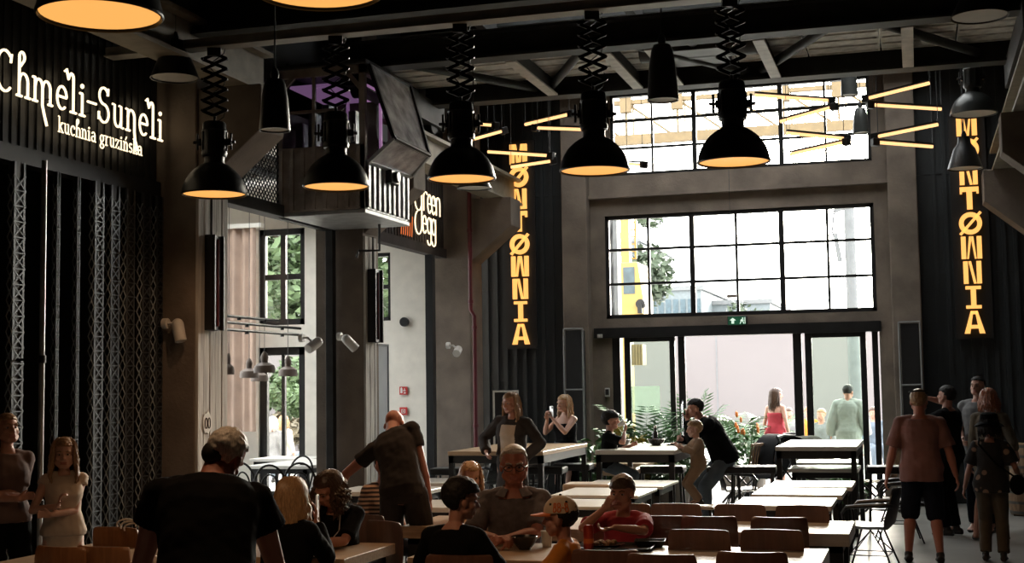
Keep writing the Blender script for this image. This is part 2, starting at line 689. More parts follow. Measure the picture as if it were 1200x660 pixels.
        link({'trousers': 'trousers', 'shorts': 'shorts'}.get(kd, 'skirt'), m2, root)
    if shoes:
        for nm in 'LR':
            an = J['an' + nm]
            tv = V(toe).normalized()
            sdv = tv.cross(V((0, 0, 1)))
            z0 = an.z - .082 * s
            mb = MB()
            base = V((an.x, an.y, z0))
            prof = [(-.075, .030, .06), (-.055, .036, .075), (0, .036, .075), (.06, .041, .055), (.12, .044, .045), (.165, .037, .038), (.19, .018, .025)]
            rings_ = []
            for y, w, hh in prof:
                rings_.append([base + tv * y * s + sdv * w * s * math.cos(a) * 1.12 + V((0, 0, max(0, hh * s * (.5 + .55 * math.sin(a))))) for a in [2 * PI * i / 12 for i in range(12)]])
            if sandals:
                mb.loft([[p if p.z < z0 + .018 else V((p.x, p.y, z0 + .018)) for p in r_] for r_ in rings_])
                for y in (.02, .09):
                    mb.tube([base + tv * y * s + sdv * .046 * s * math.cos(a) + V((0, 0, .01 + .07 * s * math.sin(a) * (1 if y < .05 else .8))) for a in [PI * i / 8 for i in range(9)]], .008, 6)
                mb.build('sandal', M_(shoes), root)
            else:
                mb.loft(rings_)
                mb.cap(an + V((0, 0, .0)), base + V((0, 0, .05 * s)), .043 * s, .04 * s)
                me3 = remesh(mb, 'shoe', max(vox, .008), 2)
                me3.materials.append(M_(shoes))
                link('shoe', me3, root)
    if hair:
        make_hair(root, HT, Rh, hc, k, hair, s)
    if glasses:
        gl = MB()
        for sg in (-1, 1):
            pts = [HT((sg * .034 + .026 * math.cos(a), .099 - abs(math.cos(a) * sg + .2) * .004, -.004 + .019 * math.sin(a))) for a in [2 * PI * i / 16 for i in range(16)]]
            gl.tube(pts, .0032, 6, True)
            gl.tube([HT((sg * .06, .094, .0)), HT((sg * .078, .05, .002)), HT((sg * .081, -.005, .0))], .0028, 6)
        gl.tube([HT((-.009, .103, .0)), HT((0, .107, .003)), HT((.009, .103, .0))], .003, 6)
        gl.build('glasses', M_('black_plastic'), root)
    root['_'] = 0
    del root['_']
    J.update(dict(root=root, HT=HT, Rh=Rh, hc=hc, k=k, S=S, s=s))
    return J


def make_hair(root, HT, Rh, hc, k, hair, s):
    st = hair['style']
    m = M_(hair['mat'])
    if st == 'none':
        return
    mb = MB()
    c, r = V((0, -.014, .032)), V((.082, .103, .092))
    hl = hair.get('line', .045)           # height of the front hairline
    nape = hair.get('nape', -.055)
    thick = hair.get('thick', 1.04)
    n, mm = 40, 26
    rings = []
    rnd = random.Random(len(st) * 31 + int(hl * 1000))
    for j in range(1, mm):
        ph = PI * j / mm
        ring = []
        for i in range(n):
            t = 2 * PI * i / n
            d = V((math.sin(ph) * math.cos(t), math.sin(ph) * math.sin(t), -math.cos(ph)))
            p = V((c.x + d.x * r.x, c.y + d.y * r.y, c.z + d.z * r.z))
            front = max(0, min(1, (d.y + .25) / .75))            # 0 back/side .. 1 front
            lim = nape + (hl - nape) * (front ** .8)
            if abs(d.x) > .6 and d.y > -.15:
                lim = max(lim, .0 if d.y < .1 else hl * .8)
            inh = p.z > lim
            f = thick + .03 * noise.noise(d * 4.0 + V((hl * 50, 0, 0))) if inh else .80
            if hair.get('vol') and inh:
                f += hair['vol'] * max(0, d.z + .2)
            ring.append(HT((c.x + d.x * r.x * f, c.y + d.y * r.y * f, c.z + d.z * r.z * f)))
        rings.append(ring)
    mb.loft(rings)
    if st == 'bun':
        mb.ell(HT((0, -.125, .06)), (.038 * k,) * 3)
    me = remesh(mb, 'hair', .006 * max(k, .9), 2, .004 if st != 'curly' else .010, .02 if st != 'curly' else .03, int(hl * 100))
    me.materials.append(m)
    ho = link('hair', me, root)
    L = hair.get('length', 0)
    if L > 0:
        sb = MB()
        N = hair.get('n', 150)
        wav = hair.get('wave', .006)
        maxa = hair.get('maxa', 118)
        for i in range(N):
            a = R_(-maxa + 2 * maxa * (i + rnd.random()) / N)
            el0 = rnd.uniform(0.05, 1.1)
            pts, rad = [], []
            ex = 1.04 + rnd.random() * .08
            for q in range(4):
                e = el0 + (-.15 - el0) * q / 3
                d = V((math.cos(e) * math.sin(a), -math.cos(e) * math.cos(a), math.sin(e)))
                pts.append(HT((c.x + d.x * r.x * ex, c.y + d.y * r.y * ex, c.z + d.z * r.z * ex)))
                rad.append((.006 + .003 * q) * k)
            last = pts[-1]
            outd = Rh @ V((math.sin(a), -math.cos(a), 0))
            LL = L * rnd.uniform(.75, 1.05)
            ns = 7
            ph0 = rnd.random() * 6
            for q in range(1, ns + 1):
                f = q / ns
                w = outd * (wav * math.sin(ph0 + f * 14) + .018 * s * math.sin(f * PI * .6) * hair.get('flare', 1)) + V((math.sin(ph0 * 3 + f * 11) * wav, math.cos(ph0 + f * 9) * wav, 0))
                pts.append(last + V((0, 0, -LL * f)) + w)
                rad.append((.014 * (1 - f) + .0035) * k)
            sb.tube(pts, rad, 5)
        sb.build('hair_strands', m, ho)
# ------------------------------------------------------------------ material library
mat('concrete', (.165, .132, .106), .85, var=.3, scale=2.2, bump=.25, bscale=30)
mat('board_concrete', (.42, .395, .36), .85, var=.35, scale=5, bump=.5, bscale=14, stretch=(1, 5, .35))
mat('dark_concrete', (.055, .045, .042), .9, var=.25, scale=3, bump=.2)
mat('floor', (.30, .29, .27), .33, var=.22, scale=1.3, bump=.04, bscale=8, spec=.5)
mat('black_wall', (.011, .014, .016), .55, var=.3, scale=3)
mat('black', (.008, .008, .009), .5, var=.3)
mat('black_metal', (.014, .014, .015), .42, .3, var=.25)
mat('steel_dark', (.030, .029, .028), .5, .5, var=.3)
mat('girder', (.026, .027, .026), .6, .2, var=.3)
mat('girder_lit', (.42, .39, .34), .55, .1, var=.2)
mat('deck', (.50, .47, .42), .7, var=.25, scale=9, bump=.3, bscale=60)
mat('ceiling', (.014, .013, .013), .9)
mat('strut', (.36, .34, .31), .5, .3, var=.15)
mat('rail_tan', (.23, .20, .15), .6, .1, var=.2)
mat('white_paint', (.66, .64, .60), .7, var=.06)
mat('cream_wall', (.70, .67, .61), .8, var=.06)
mat('chrome', (.62, .62, .63), .22, .95, var=.05)
mat('steel', (.42, .42, .41), .35, .8, var=.15)
mat('lattice', (.075, .085, .095), .4, .4, var=.2)
mat('wood_top', (.42, .29, .18), .34, var=.2, scale=4, stretch=(1.2, 14, 14), spec=.5, coat=.25)
mat('pale_top', (.62, .58, .52), .30, var=.1, scale=4, stretch=(1.2, 14, 14), spec=.6, coat=.35)  # light wood, made paler by the window reflection put into its colour
mat('chair_ply', (.135, .062, .040), .38, var=.18, scale=5, stretch=(10, 2, 1), spec=.5, coat=.2)
mat('chair_oak', (.30, .135, .055), .4, var=.2, scale=5, stretch=(10, 2, 1), spec=.5, coat=.2)
mat('red_pipe', (.10, .012, .018), .4, var=.15)
mat('curtain', (.48, .35, .28), .9, var=.12, scale=3)
mat('cab_metal', (.30, .26, .23), .6, .15, var=.35, scale=5, bump=.2)
mat('cab_pale', (.36, .37, .37), .4, .5, var=.25, scale=6)
mat('black_plastic', (.012, .012, .013), .35)
mat('white_plastic', (.55, .53, .50), .45, var=.05)
mat('eye_white', (.30, .27, .25), .3, var=.02)
mat('eye_dark', (.02, .013, .01), .2, var=.1)
mat('lip', (.30, .11, .09), .45, var=.1)
mat('skin', (.42, .205, .145), .5, var=.07, scale=9)
mat('skin_pale', (.48, .28, .21), .5, var=.06, scale=9)
mat('skin_red', (.40, .16, .11), .5, var=.08, scale=9)
mat('hair_dark', (.010, .008, .007), .6, var=.4, scale=30, stretch=(6, 6, 1), spec=.25)
mat('hair_brown', (.060, .032, .018), .42, var=.4, scale=30, stretch=(6, 6, 1))
mat('hair_blonde', (.36, .22, .11), .42, var=.35, scale=30, stretch=(6, 6, 1))
mat('hair_fair', (.26, .15, .075), .42, var=.35, scale=30, stretch=(6, 6, 1))
mat('hair_red', (.23, .062, .018), .42, var=.35, scale=30, stretch=(6, 6, 1))
mat('hair_grey', (.45, .42, .38), .5, var=.35, scale=30, stretch=(6, 6, 1))
mat('cloth_black', (.0045, .0045, .005), .95, var=.3, spec=.1)
mat('cloth_charcoal', (.042, .037, .036), .95, var=.3, spec=.15)
mat('cloth_taupe', (.12, .075, .065), .9, var=.2)
mat('cloth_cream', (.50, .42, .34), .9, var=.1)
mat('cloth_polo', (.115, .10, .105), .9, var=.25, scale=25)
mat('cloth_red', (.33, .022, .035), .85, var=.2)
mat('cloth_orange', (.55, .20, .022), .85, var=.15)
mat('cloth_pink', (.21, .10, .088), .9, var=.15)
mat('cloth_denim', (.10, .13, .16), .9, var=.25)
mat('cloth_navy', (.009, .011, .018), .95, var=.25, spec=.15)
mat('cloth_khaki', (.085, .066, .044), .9, var=.2)
mat('cloth_hoodie', (.27, .29, .27), .9, var=.08)
mat('cloth_tan', (.33, .22, .14), .9, var=.15)
mat('cloth_grey', (.16, .16, .165), .9, var=.2)
mat('shoe_dark', (.015, .013, .012), .6)
mat('shoe_light', (.5, .48, .45), .6)
mat('leaf', (.035, .10, .025), .45, var=.5, scale=6, spec=.4)
mat('leaf_yellow', (.28, .24, .05), .5, var=.4, scale=6)
mat('leaf_bright', (.075, .118, .050), .5, var=.5, scale=1.2)
mat('leaf_deep', (.040, .060, .032), .6, var=.5, scale=1.2)
mat('bark', (.08, .055, .035), .9)
mat('pot', (.09, .075, .06), .7)
mat('ground', (.48, .47, .44), .9, var=.12, scale=.8)
mat('outer_wall', (.150, .136, .136), .9, var=.04, scale=.4)
mat('crane_yellow', (.34, .22, .06), .5, var=.12)
mat('gantry', (.135, .092, .040), .6, var=.15)
mat('outer_grey', (.13, .135, .14), .8, var=.1)
mat('facade', (.115, .135, .145), .6, var=.15)
mat('facade_glass', (.04, .065, .08), .2, var=.3)
mat('ceramic', (.025, .024, .024), .25)
mat('can_red', (.42, .05, .03), .3, .4)
mat('cup_paper', (.6, .57, .52), .7, var=.04)
mat('oak_cask', (.22, .13, .07), .6, var=.3, stretch=(6, 6, 1))
mat('hoop', (.10, .09, .08), .45, .6)
mat('cap_cream', (.58, .46, .33), .85, var=.06)
mat('cap_orange', (.62, .15, .03), .7, var=.08)
mat('phone', (.015, .015, .018), .2)
mat('phone_red', (.35, .02, .03), .35)
mat('heat_rod', (.10, .012, .012), .4, var=.05)
mat('leaf_dry', (.10, .082, .05), .7, var=.3)
mat('chain', (.46, .52, .56), .4, .3, var=.1)  # pale bluish from the window reflection put into the colour
mat('flower', (.55, .16, .02), .6, var=.2)
mat('sign_red', (.50, .03, .03), .4, var=.05)
mat('sign_green', (.02, .16, .08), .4, var=.05)
mat('lamp_black', (.010, .010, .011), .33, .2, var=.2)
mat('lamp_grey', (.045, .048, .046), .35, .3, var=.15)
mat('lamp_inner', (.55, .53, .48), .5, var=.05)
mat('lamp_taupe', (.20, .155, .13), .6, var=.1)
mat('film', (.62, .60, .63), .2, .35, var=.45, scale=5, bump=.6, bscale=5)
mat('tape_white', (.72, .70, .68), .6, var=.04)
emis('glow_lamp', (1.0, .47, .115), 1.0)
emis('glow_sign', (1.0, .50, .13), 1.15)
emis('glow_neon', (1.0, .80, .52), 1.8)
emis('glow_tube', (1.0, .56, .24), 1.6)
emis('glow_purple', (.62, .30, .62), .35)
emis('glow_exit', (.75, .95, .80), .8)
glassm('glass', (.97, .98, .97))
glassm('glass_green', (.86, .93, .875))
glassm('glass_grey', (.72, .74, .76))

S_ = lambda o: (o.__setitem__('kind', 'structure'), o)[1]


def sbox(name, m, *dims, bevel=0.0):
    mb = MB()
    mb.box(*dims)
    return S_(mb.build(name, MATS[m], smooth=False, bevel=bevel))


XL, XR, YB = -7.0, 2.1, 21.0
# ------------------------------------------------------------------ room shell
sbox('floor', 'floor', -13.2, -3.5, -.2, 3.2, 21.3, 0)
# roof with an added, unseen skylight beyond the crane bridge to brighten the hall
SKX0, SKX1, SKY0, SKY1 = -5.4, .5, 17.2, 20.2
mb = MB()
mb.box(-7.4, -3.5, 7.3, 2.5, SKY0, 7.5)
mb.box(-7.4, SKY1, 7.3, 2.5, 21.4, 7.5)
mb.box(-7.4, SKY0, 7.3, SKX0, SKY1, 7.5)
mb.box(SKX1, SKY0, 7.3, 2.5, SKY1, 7.5)
S_(mb.build('ceiling', MATS['ceiling'], smooth=False))
mb = MB()
for k in range(8):
    x = SKX0 + (SKX1 - SKX0) * k / 7
    mb.box(x - .03, SKY0, 7.36, x + .03, SKY1, 7.46)
o = S_(mb.build('window_8', MATS['girder'], smooth=False))
mb = MB(); mb.box(SKX0, SKY0, 7.40, SKX1, SKY1, 7.406); mb.build('pane', MATS['glass'], o, smooth=False)
sbox('wall_near', 'dark_concrete', -7.4, -3.7, 0, 2.5, -3.5, 7.3)
sbox('wall_right', 'black_wall', XR, -3.5, 0, XR + .3, 21.3, 7.3)

# left wall: stall fronts between concrete columns, closed above
sbox('wall_left', 'black_wall', XL - .3, -3.5, 5.05, XL - .02, 21.3, 7.3)
w = MB()
w.box(XL - .3, -3.5, 0, XL - .02, 4.2, 5.05)
S_(w.build('wall_left_near', MATS['black_wall'], smooth=False))


def column(name, x0, x1, y0, y1, tip, sgn):
    mb = MB()
    mb.box(min(x0, x1), y0, 0, max(x0, x1), y1, 7.3)
    # corbel for the crane runway
    M = Matrix(((1, 0, 0, 0), (0, 0, 1, y0 + .04), (0, 1, 0, 0), (0, 0, 0, 1)))
    mb.prism([(x1, 3.75), (tip, 4.30), (tip, 4.74), (x1, 4.74)], M, y1 - y0 - .08)
    o = S_(mb.build(name, MATS['concrete'], smooth=False, bevel=.012))
    return o


for i, (y0, y1) in enumerate(((11.42, 12.0), (15.5, 16.0), (19.7, 20.3))):
    column('column_left_%d' % (i + 1), -7.25, -6.6, y0, y1, -5.93, 1)
    column('column_right_%d' % (i + 1), 2.3, 1.62, y0, y1, .97, -1)
# board-marked hall side of the first two columns, window light put into its pale colour
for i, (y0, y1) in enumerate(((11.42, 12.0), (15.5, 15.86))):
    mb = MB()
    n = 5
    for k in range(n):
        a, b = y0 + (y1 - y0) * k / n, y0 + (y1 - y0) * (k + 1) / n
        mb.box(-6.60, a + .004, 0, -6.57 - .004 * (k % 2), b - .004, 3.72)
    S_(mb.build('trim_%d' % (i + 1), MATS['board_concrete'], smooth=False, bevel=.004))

# crane runway beams along both walls
for nm, x in (('trim_runway_left', -6.22), ('trim_runway_right', 1.26)):
    mb = MB()
    for ya, yb in (((-3, 12.05), (15.46, 20.9)) if x < 0 else ((-3, 20.9),)):
        mb.box(x - .16, ya, 4.74, x + .16, yb, 4.78)
        mb.box(x - .02, ya, 4.78, x + .02, yb, 5.14)
        mb.box(x - .13, ya, 5.14, x + .13, yb, 5.18)
        mb.box(x - .03, ya, 5.18, x + .03, yb, 5.24)
    S_(mb.build(nm, MATS['rail_tan'], smooth=False))


# fascias over the three stalls
def fascia(name, y0, y1, z0, z1, m):
    mb = MB()
    mb.box(XL - .1, y0, z0 + .14, XL - .02, y1, z1)
    for k in range(int((y1 - y0) / .11)):
        y = y0 + .05 + k * .11
        mb.box(XL - .02, y, z0 + .14, XL - .008, y + .055, z1)
    mb.box(XL - .12, y0, z0, XL + .03, y1, z0 + .14)
    return S_(mb.build(name, MATS[m], smooth=False))


fascia('trim_fascia_near', 4.2, 11.40, 3.69, 5.05, 'black')
fascia('trim_fascia_far', 16.02, 19.68, 3.82, 5.05, 'dark_concrete')
# middle stall: expanded-metal mesh band with daylight behind
mb = MB()
for k in range(-14, 54):
    y = 12.02 + k * .075
    for s in (-1, 1):
        ya, yb = (y, y + .98) if s > 0 else (y + .98, y)
        za, zb = 3.94, 4.92
        # clip to the opening
        t0, t1 = 0.0, 1.0
        f = lambda t: ya + (yb - ya) * t
        if s > 0:
            t0, t1 = max(0, (12.02 - ya) / (yb - ya)), min(1, (15.48 - ya) / (yb - ya))
        else:
            t0, t1 = max(0, (15.48 - ya) / (yb - ya)), min(1, (12.02 - ya) / (yb - ya))
        if t1 - t0 > .02:
            mb.bar((XL - .03 + .004 * s, f(t0), za + (zb - za) * t0), (XL - .03 + .004 * s, f(t1), za + (zb - za) * t1), .012, .008, (1, 0, 0))
S_(mb.build('trim_mesh_band', MATS['black_metal'], smooth=False))
mb = MB()
mb.box(XL - .14, 12.0, 3.80, XL + .05, 15.5, 3.94)
mb.box(XL - .14, 12.0, 4.90, XL + .05, 15.5, 5.06)
mb.box(XL - .05, 15.36, 0, XL + .05, 15.46, 3.8)
S_(mb.build('trim_lintel_middle', MATS['steel_dark'], smooth=False, bevel=.006))
mb = MB()
mb.box(XL - .10, 16.02, 0, XL + .04, 16.10, 3.82)
mb.box(XL - .08, 19.0, 0, XL + .04, 19.12, 3.82)
S_(mb.build('trim_door_posts', MATS['black_metal'], smooth=False))

# the side room behind the stalls
mb = MB()
ADDED_WINDOWS = ((12.6, 14.7), (15.3, 17.4), (18.0, 19.9))  # unseen windows, added to bring daylight into the side room
edges = [11.9] + [v for ab in ADDED_WINDOWS for v in ab] + [20.4]
for k in range(0, len(edges), 2):
    mb.box(-13.2, edges[k], 0, -13.0, edges[k + 1], 5.2)
for a, b in ADDED_WINDOWS:
    mb.box(-13.2, a, 0, -13.0, b, .9)
    mb.box(-13.2, a, 4.6, -13.0, b, 5.2)
S_(mb.build('wall_side_room_left', MATS['cream_wall'], smooth=False))
for k, (a, b) in enumerate(ADDED_WINDOWS):
    mb = MB()
    for y in (a, (a + b) / 2 - .03, b - .06):
        mb.box(-13.14, y, .9, -13.06, y + .06, 4.6)
    for z in (.9, 2.1, 3.3, 4.54):
        mb.box(-13.13, a, z, -13.07, b, z + .06)
    o = S_(mb.build('window_%d' % (k + 5), MATS['black_metal'], smooth=False))
    mb = MB(); mb.box(-13.105, a, .9, -13.099, b, 4.6); mb.build('pane', MATS['glass'], o, smooth=False)
sbox('wall_side_room_near', 'black_wall', -13.2, 11.7, 0, -7.0, 11.9, 5.2)
mb = MB()
mb.box(-13.2, 4.0, 5.1, -7.02, 15.0, 5.25); mb.box(-13.2, 19.4, 5.1, -7.02, 20.4, 5.25); mb.box(-13.2, 15.0, 5.1, -11.2, 19.4, 5.25); mb.box(-8.6, 15.0, 5.1, -7.02, 19.4, 5.25)
S_(mb.build('ceiling_side_room', MATS['cream_wall'], smooth=False))
mb = MB()
for k in range(4):
    mb.box(-11.2 + k * .8, 15.0, 5.12, -11.15 + k * .8, 19.4, 5.24)
o = S_(mb.build('window_9', MATS['girder'], smooth=False))  # skylight added out of view to brighten the side room
mb = MB(); mb.box(-11.2, 15.0, 5.17, -8.6, 19.4, 5.176); mb.build('pane', MATS['glass'], o, smooth=False)
sbox('wall_stall_near', 'black', -13.2, 3.8, 0, -7.02, 4.0, 5.1)
sbox('wall_stall_left', 'black', -10.2, 4.0, 0, -10.0, 11.7, 5.1)
YE = 20.2
xa0, xa1 = aY(303, 330, YE).x, aY(357, 330, YE).x      # first window
xb0, xb1 = aY(428, 330, YE).x, aY(457.5, 330, YE).x    # second window
z1t, z1b = aY(330, 268, YE).z, aY(330, 381, YE).z
zdt = aY(330, 407, YE).z
z2t, z2b = aY(450, 296, YE).z, aY(450, 376, YE).z
mb = MB()
mb.box(-13.0, YE, 0, xa0, YE + .25, 5.1)
mb.box(xa0, YE, z1t, xb1, YE + .25, 5.1)
mb.box(xa0, YE, zdt, xa1, YE + .25, z1b)
mb.box(xa1, YE, 0, xb0, YE + .25, z1t)
mb.box(xb0, YE, 0, xb1, YE + .25, z2b)
mb.box(xb0, YE, z2t, xb1, YE + .25, z1t + .001)
mb.box(xb1, YE, 0, XL - .3, YE + .25, 5.1)
S_(mb.build('wall_side_room_back', MATS['cream_wall'], smooth=False))


def window(name, x0, x1, y, z0, z1, nx, nz, fr, mb_, m='black_metal', glass='glass', depth=.08, xs=None, label=None):
    r = bpy.data.objects.new(name, None)
    COL.objects.link(r)
    r.location = ((x0 + x1) / 2, y, z0)
    r['kind'] = 'structure'
    cx = (x0 + x1) / 2
    q = MB()
    a, b, h = x0 - cx, x1 - cx, z1 - z0
    q.box(a, 0, 0, a + fr, depth, h)
    q.box(b - fr, 0, 0, b, depth, h)
    q.box(a, 0, 0, b, depth, fr)
    q.box(a, 0, h - fr, b, depth, h)
    for i in range(1, nx):
        x = a + (b - a) * i / nx
        wd = mb_ * (2.0 if (nx == 6 and i % 2 == 0) else 1)
        q.box(x - wd / 2, .01, fr, x + wd / 2, depth - .01, h - fr)
    for j in range(1, nz):
        z = h * j / nz
        q.box(a + fr, .012, z - mb_ / 2, b - fr, depth - .012, z + mb_ / 2)
    q.build('window_frame', MATS[m], r, smooth=False)
    g = MB()
    g.box(a + fr * .5, depth * .45, fr * .5, b - fr * .5, depth * .45 + .006, h - fr * .5)
    g.build('pane', MATS[glass], r, smooth=False)
    return r


window('window_1', xa0, xa1, YE + .05, z1b, z1t, 2, 2, .10, .09)
window('window_2', xb0, xb1, YE + .05, z2b, z2t, 1, 2, .06, .07)
window('door_2', xa0, xa1, YE + .05, .02, zdt, 2, 1, .13, .06)

# ------------------------------------------------------------------ back wall
XW0, XW1 = -4.74, -.56
mb = MB()
mb.box(XW0 - .25, YB, 6.5, XW1 + .22, YB + .35, 7.3)
mb.box(XW0 - .25, YB, 4.52, XW1 + .22, YB + .35, 5.16)
mb.box(XW0 - .25, YB - .10, 4.80, XW1 + .22, YB, 4.86)
mb.box(XW0 - .25, YB - .03, 4.86, XW1 + .22, YB, 5.16)
mb.box(XW0 - .25, YB, 2.62, XW1 + .22, YB + .35, 2.87)
mb.box(XW0 - .25, YB, 2.87, XW0, YB + .35, 4.52)
mb.box(XW1, YB, 2.87, XW1 + .22, YB + .35, 4.52)
mb.box(XW0 - .25, YB, 5.16, XW0 + .12, YB + .35, 6.5)
mb.box(XW1, YB, 5.16, XW1 + .22, YB + .35, 6.5)
mb.box(XW0 - .25, YB, 0, XW0 + .08, YB + .35, 2.62)
mb.box(XW1 + .02, YB, 0, XW1 + .22, YB + .35, 2.62)
S_(mb.build('wall_back', MATS['concrete'], smooth=False))
for nm, x0, x1 in (('column_back_left', -5.39, -4.98), ('column_back_right', -.34, .08)):
    mb = MB()
    mb.box(x0, YB - .25, 0, x1, YB + .35, 7.3)
    S_(mb.build(nm, MATS['concrete'], smooth=False, bevel=.015))
for nm, x0, x1 in (('wall_back_left', -7.3, -5.39), ('wall_back_right', .08, 2.4)):
    mb = MB()
    mb.box(x0, YB, 0, x1, YB + .3, 7.3)
    k = 0
    x = x0 + .05
    while x < x1 - .05:
        mb.box(x, YB - .03, 0, x + .06, YB, 7.0)
        x += .16
    for z in (1.9, 3.4, 4.9):
        mb.box(x0, YB - .012, z, x1, YB, z + .04)
    S_(mb.build(nm, MATS['black_wall'], smooth=False))
window('window_3', XW0, XW1, YB + .02, 2.87, 4.52, 6, 3, .06, .04)
window('window_4', XW0 + .12, XW1, YB + .02, 5.16, 6.5, 6, 3, .05, .035)
# glazed entrance
z_t = 2.56
mb = MB()
mb.box(XW0 - .2, YB - .06, z_t, XW1 + .05, YB + .16, z_t + .16)
S_(mb.build('trim_entrance_header', MATS['black_metal'], smooth=False))
dx = lambda px: aY(px, 460, YB + .05).x
r = bpy.data.objects.new('door_1', None)
COL.objects.link(r)
r['kind'] = 'structure'
r.location = ((XW0 + XW1) / 2, YB, 0)
ox = r.location.x
mb = MB()
for a, b in ((717, 728), (733, 740), (786, 792), (796, 804), (931, 941), (945, 953), (1010, 1017), (1024, 1031)):
    mb.box(dx(a) - ox, .02, 0, dx(b) - ox, .12, z_t)
for a, b in ((733, 792), (945, 1017)):
    mb.box(dx(a) - ox, .03, 0, dx(b) - ox, .11, .10)
    mb.box(dx(a) - ox, .03, z_t - .07, dx(b) - ox, .11, z_t)
mb.build('door_frame', MATS['black_metal'], r, smooth=False)
for a, b in ((740, 786), (953, 1010)):
    mb = MB()
    mb.box(dx(a) - ox - .01, .06, .08, dx(b) - ox + .01, .066, z_t - .05)
    mb.build('pane', MATS['glass_green'], r, smooth=False)
mb = MB()
mb.tube([(dx(800) - ox, .0, .95), (dx(800) - ox, -.06, 1.0), (dx(800) - ox, -.06, 1.5), (dx(800) - ox, .0, 1.55)], .014, 8)
mb.build('handle', MATS['chrome'], r)
frosted = bpy.data.materials.new('frosted_film')
frosted.use_nodes = True
_n = frosted.node_tree
_n.nodes.clear()
_o, _t, _d, _m = [_n.nodes.new(x) for x in ('ShaderNodeOutputMaterial', 'ShaderNodeBsdfTranslucent', 'ShaderNodeBsdfTransparent', 'ShaderNodeMixShader')]
_t.inputs['Color'].default_value = (.20, .225, .21, 1)
_d.inputs['Color'].default_value = (.80, .86, .82, 1)
_m.inputs['Fac'].default_value = .55
_n.links.new(_t.outputs[0], _m.inputs[1]); _n.links.new(_d.outputs[0], _m.inputs[2]); _n.links.new(_m.outputs[0], _o.inputs['Surface'])
# white notice sheet on the left leaf of the entrance (seen through it)
p0, p1 = aY(733, 453, YB), aY(773, 484, YB)
mb = MB()
mb.box(p0.x, YB + .052, p1.z, p1.x, YB + .056, p0.z)
tag(mb.build('notice_sheet', frosted, smooth=False), 'pale frosted sheet stuck on the left glass leaf of the entrance', 'notice')

# ------------------------------------------------------------------ overhead crane bridge and ceiling steel
def ibeam(mb, p, q, h, w, t=.02):
    p, q = V(p), V(q)
    mb.bar(p + V((0, 0, h / 2)), q + V((0, 0, h / 2)), t, h, (0, 0, 1))
    for z in (0, h):
        mb.bar(p + V((0, 0, z)), q + V((0, 0, z)), w, t, (0, 0, 1))


cr = thing('bridge_crane', 'dark steel crane bridge spanning the hall under the ceiling in front of the upper window', 'crane', (-2.48, 15.7, 5.24))
YA, YB2, zb = -1.1, 1.15, .36
for y in (YA, YB2):
    mb = MB()
    ibeam(mb, (-3.74, y, zb), (3.74, y, zb), .30, .26, .03)
    mb.build('girder', MATS['girder'], cr, smooth=False)
for x in (-3.74, 3.74):
    mb = MB()
    mb.box(x - .12, YA - .35, .10, x + .12, YB2 + .35, zb + .05)
    for y in (YA - .1, YB2 + .1):
        mb.cyl((x - .06, y, .13), (x + .06, y, .13), .13, n=20)
    mb.build('end_carriage', MATS['girder'], cr, smooth=False)
mb = MB()
for k in range(9):
    x = -3.4 + k * .86
    mb.box(x - .42, YA + .16, zb + .215, x + .42, YB2 - .16, zb + .24)
    for j in range(7):
        mb.box(x - .40, YA + .2 + j * .30, zb + .20, x + .40, YA + .22 + j * .30, zb + .215)
mb.build('deck', MATS['deck'], cr, smooth=False)
for k, (xa, xb) in enumerate(((-3.5, -2.2), (-.95, -2.0), (-.75, .55), (1.85, .75), (2.0, 3.3))):
    mb = MB()
    mb.cyl((xa, YA + .05, zb + .12), (xb, YB2 - .05, zb + .12), .055, n=12)
    mb.build('brace', MATS['girder'], cr)
for x in (-1.95, -.82, -.30, .92, 2.5):
    mb = MB()
    ibeam(mb, (x, YA + .25, zb + .02), (x, YB2 - .1, zb + .02), .18, .02, .018)
    mb.build('cross_beam', MATS['girder'], cr, smooth=False)
    mb = MB()
    mb.box(x - .065, YA + .2, zb - .012, x + .065, YB2 - .05, zb + .012)
    mb.build('flange', MATS['girder_lit'], cr, smooth=False)  # beam steel with the light on its underside put into the colour
mb = MB()
mb.box(-.3, -.3, zb + .1, .45, .5, zb + .36)
mb.cyl((-.6, .1, zb + .25), (.8, .1, zb + .25), .16, n=20)
mb.cyl((.1, -.5, zb + .2), (.1, .7, zb + .2), .07, n=14)
mb.build('hoist', MATS['steel_dark'], cr, bevel=.01)

for k, (y, z0, z1) in enumerate(((10.75, 5.05, 5.7), (6.0, 5.0, 5.7), (18.9, 6.15, 6.6), (20.6, 6.55, 7.0))):
    mb = MB()
    ibeam(mb, (XL, y, z0), (XR, y, z0), z1 - z0, .25, .03)
    S_(mb.build('trim_roof_beam_%d' % (k + 1), MATS['girder'], smooth=False))
for k, x in enumerate((-5.6, -3.5, -1.4, .7)):
    mb = MB()
    mb.bar((x, -3, 6.9), (x, 21, 6.9), .12, .3, (0, 0, 1))
    for j in range(11):
        y = -2 + j * 2.1
        mb.bar((x, y, 6.8), (x + 1.0, y + 1.05, 7.25), .06, .06)
        mb.bar((x + 1.0, y + 1.05, 7.25), (x, y + 2.1, 6.8), .06, .06)
    S_(mb.build('trim_roof_truss_%d' % (k + 1), MATS['girder'], smooth=False))
for k, y in enumerate((17.55, 17.9, 18.25)):
    mb = MB()
    mb.box(XL, y - .03, 6.9, XR, y + .03, 6.96)
    S_(mb.build('trim_light_rail_%d' % (k + 1), MATS['girder'], smooth=False))
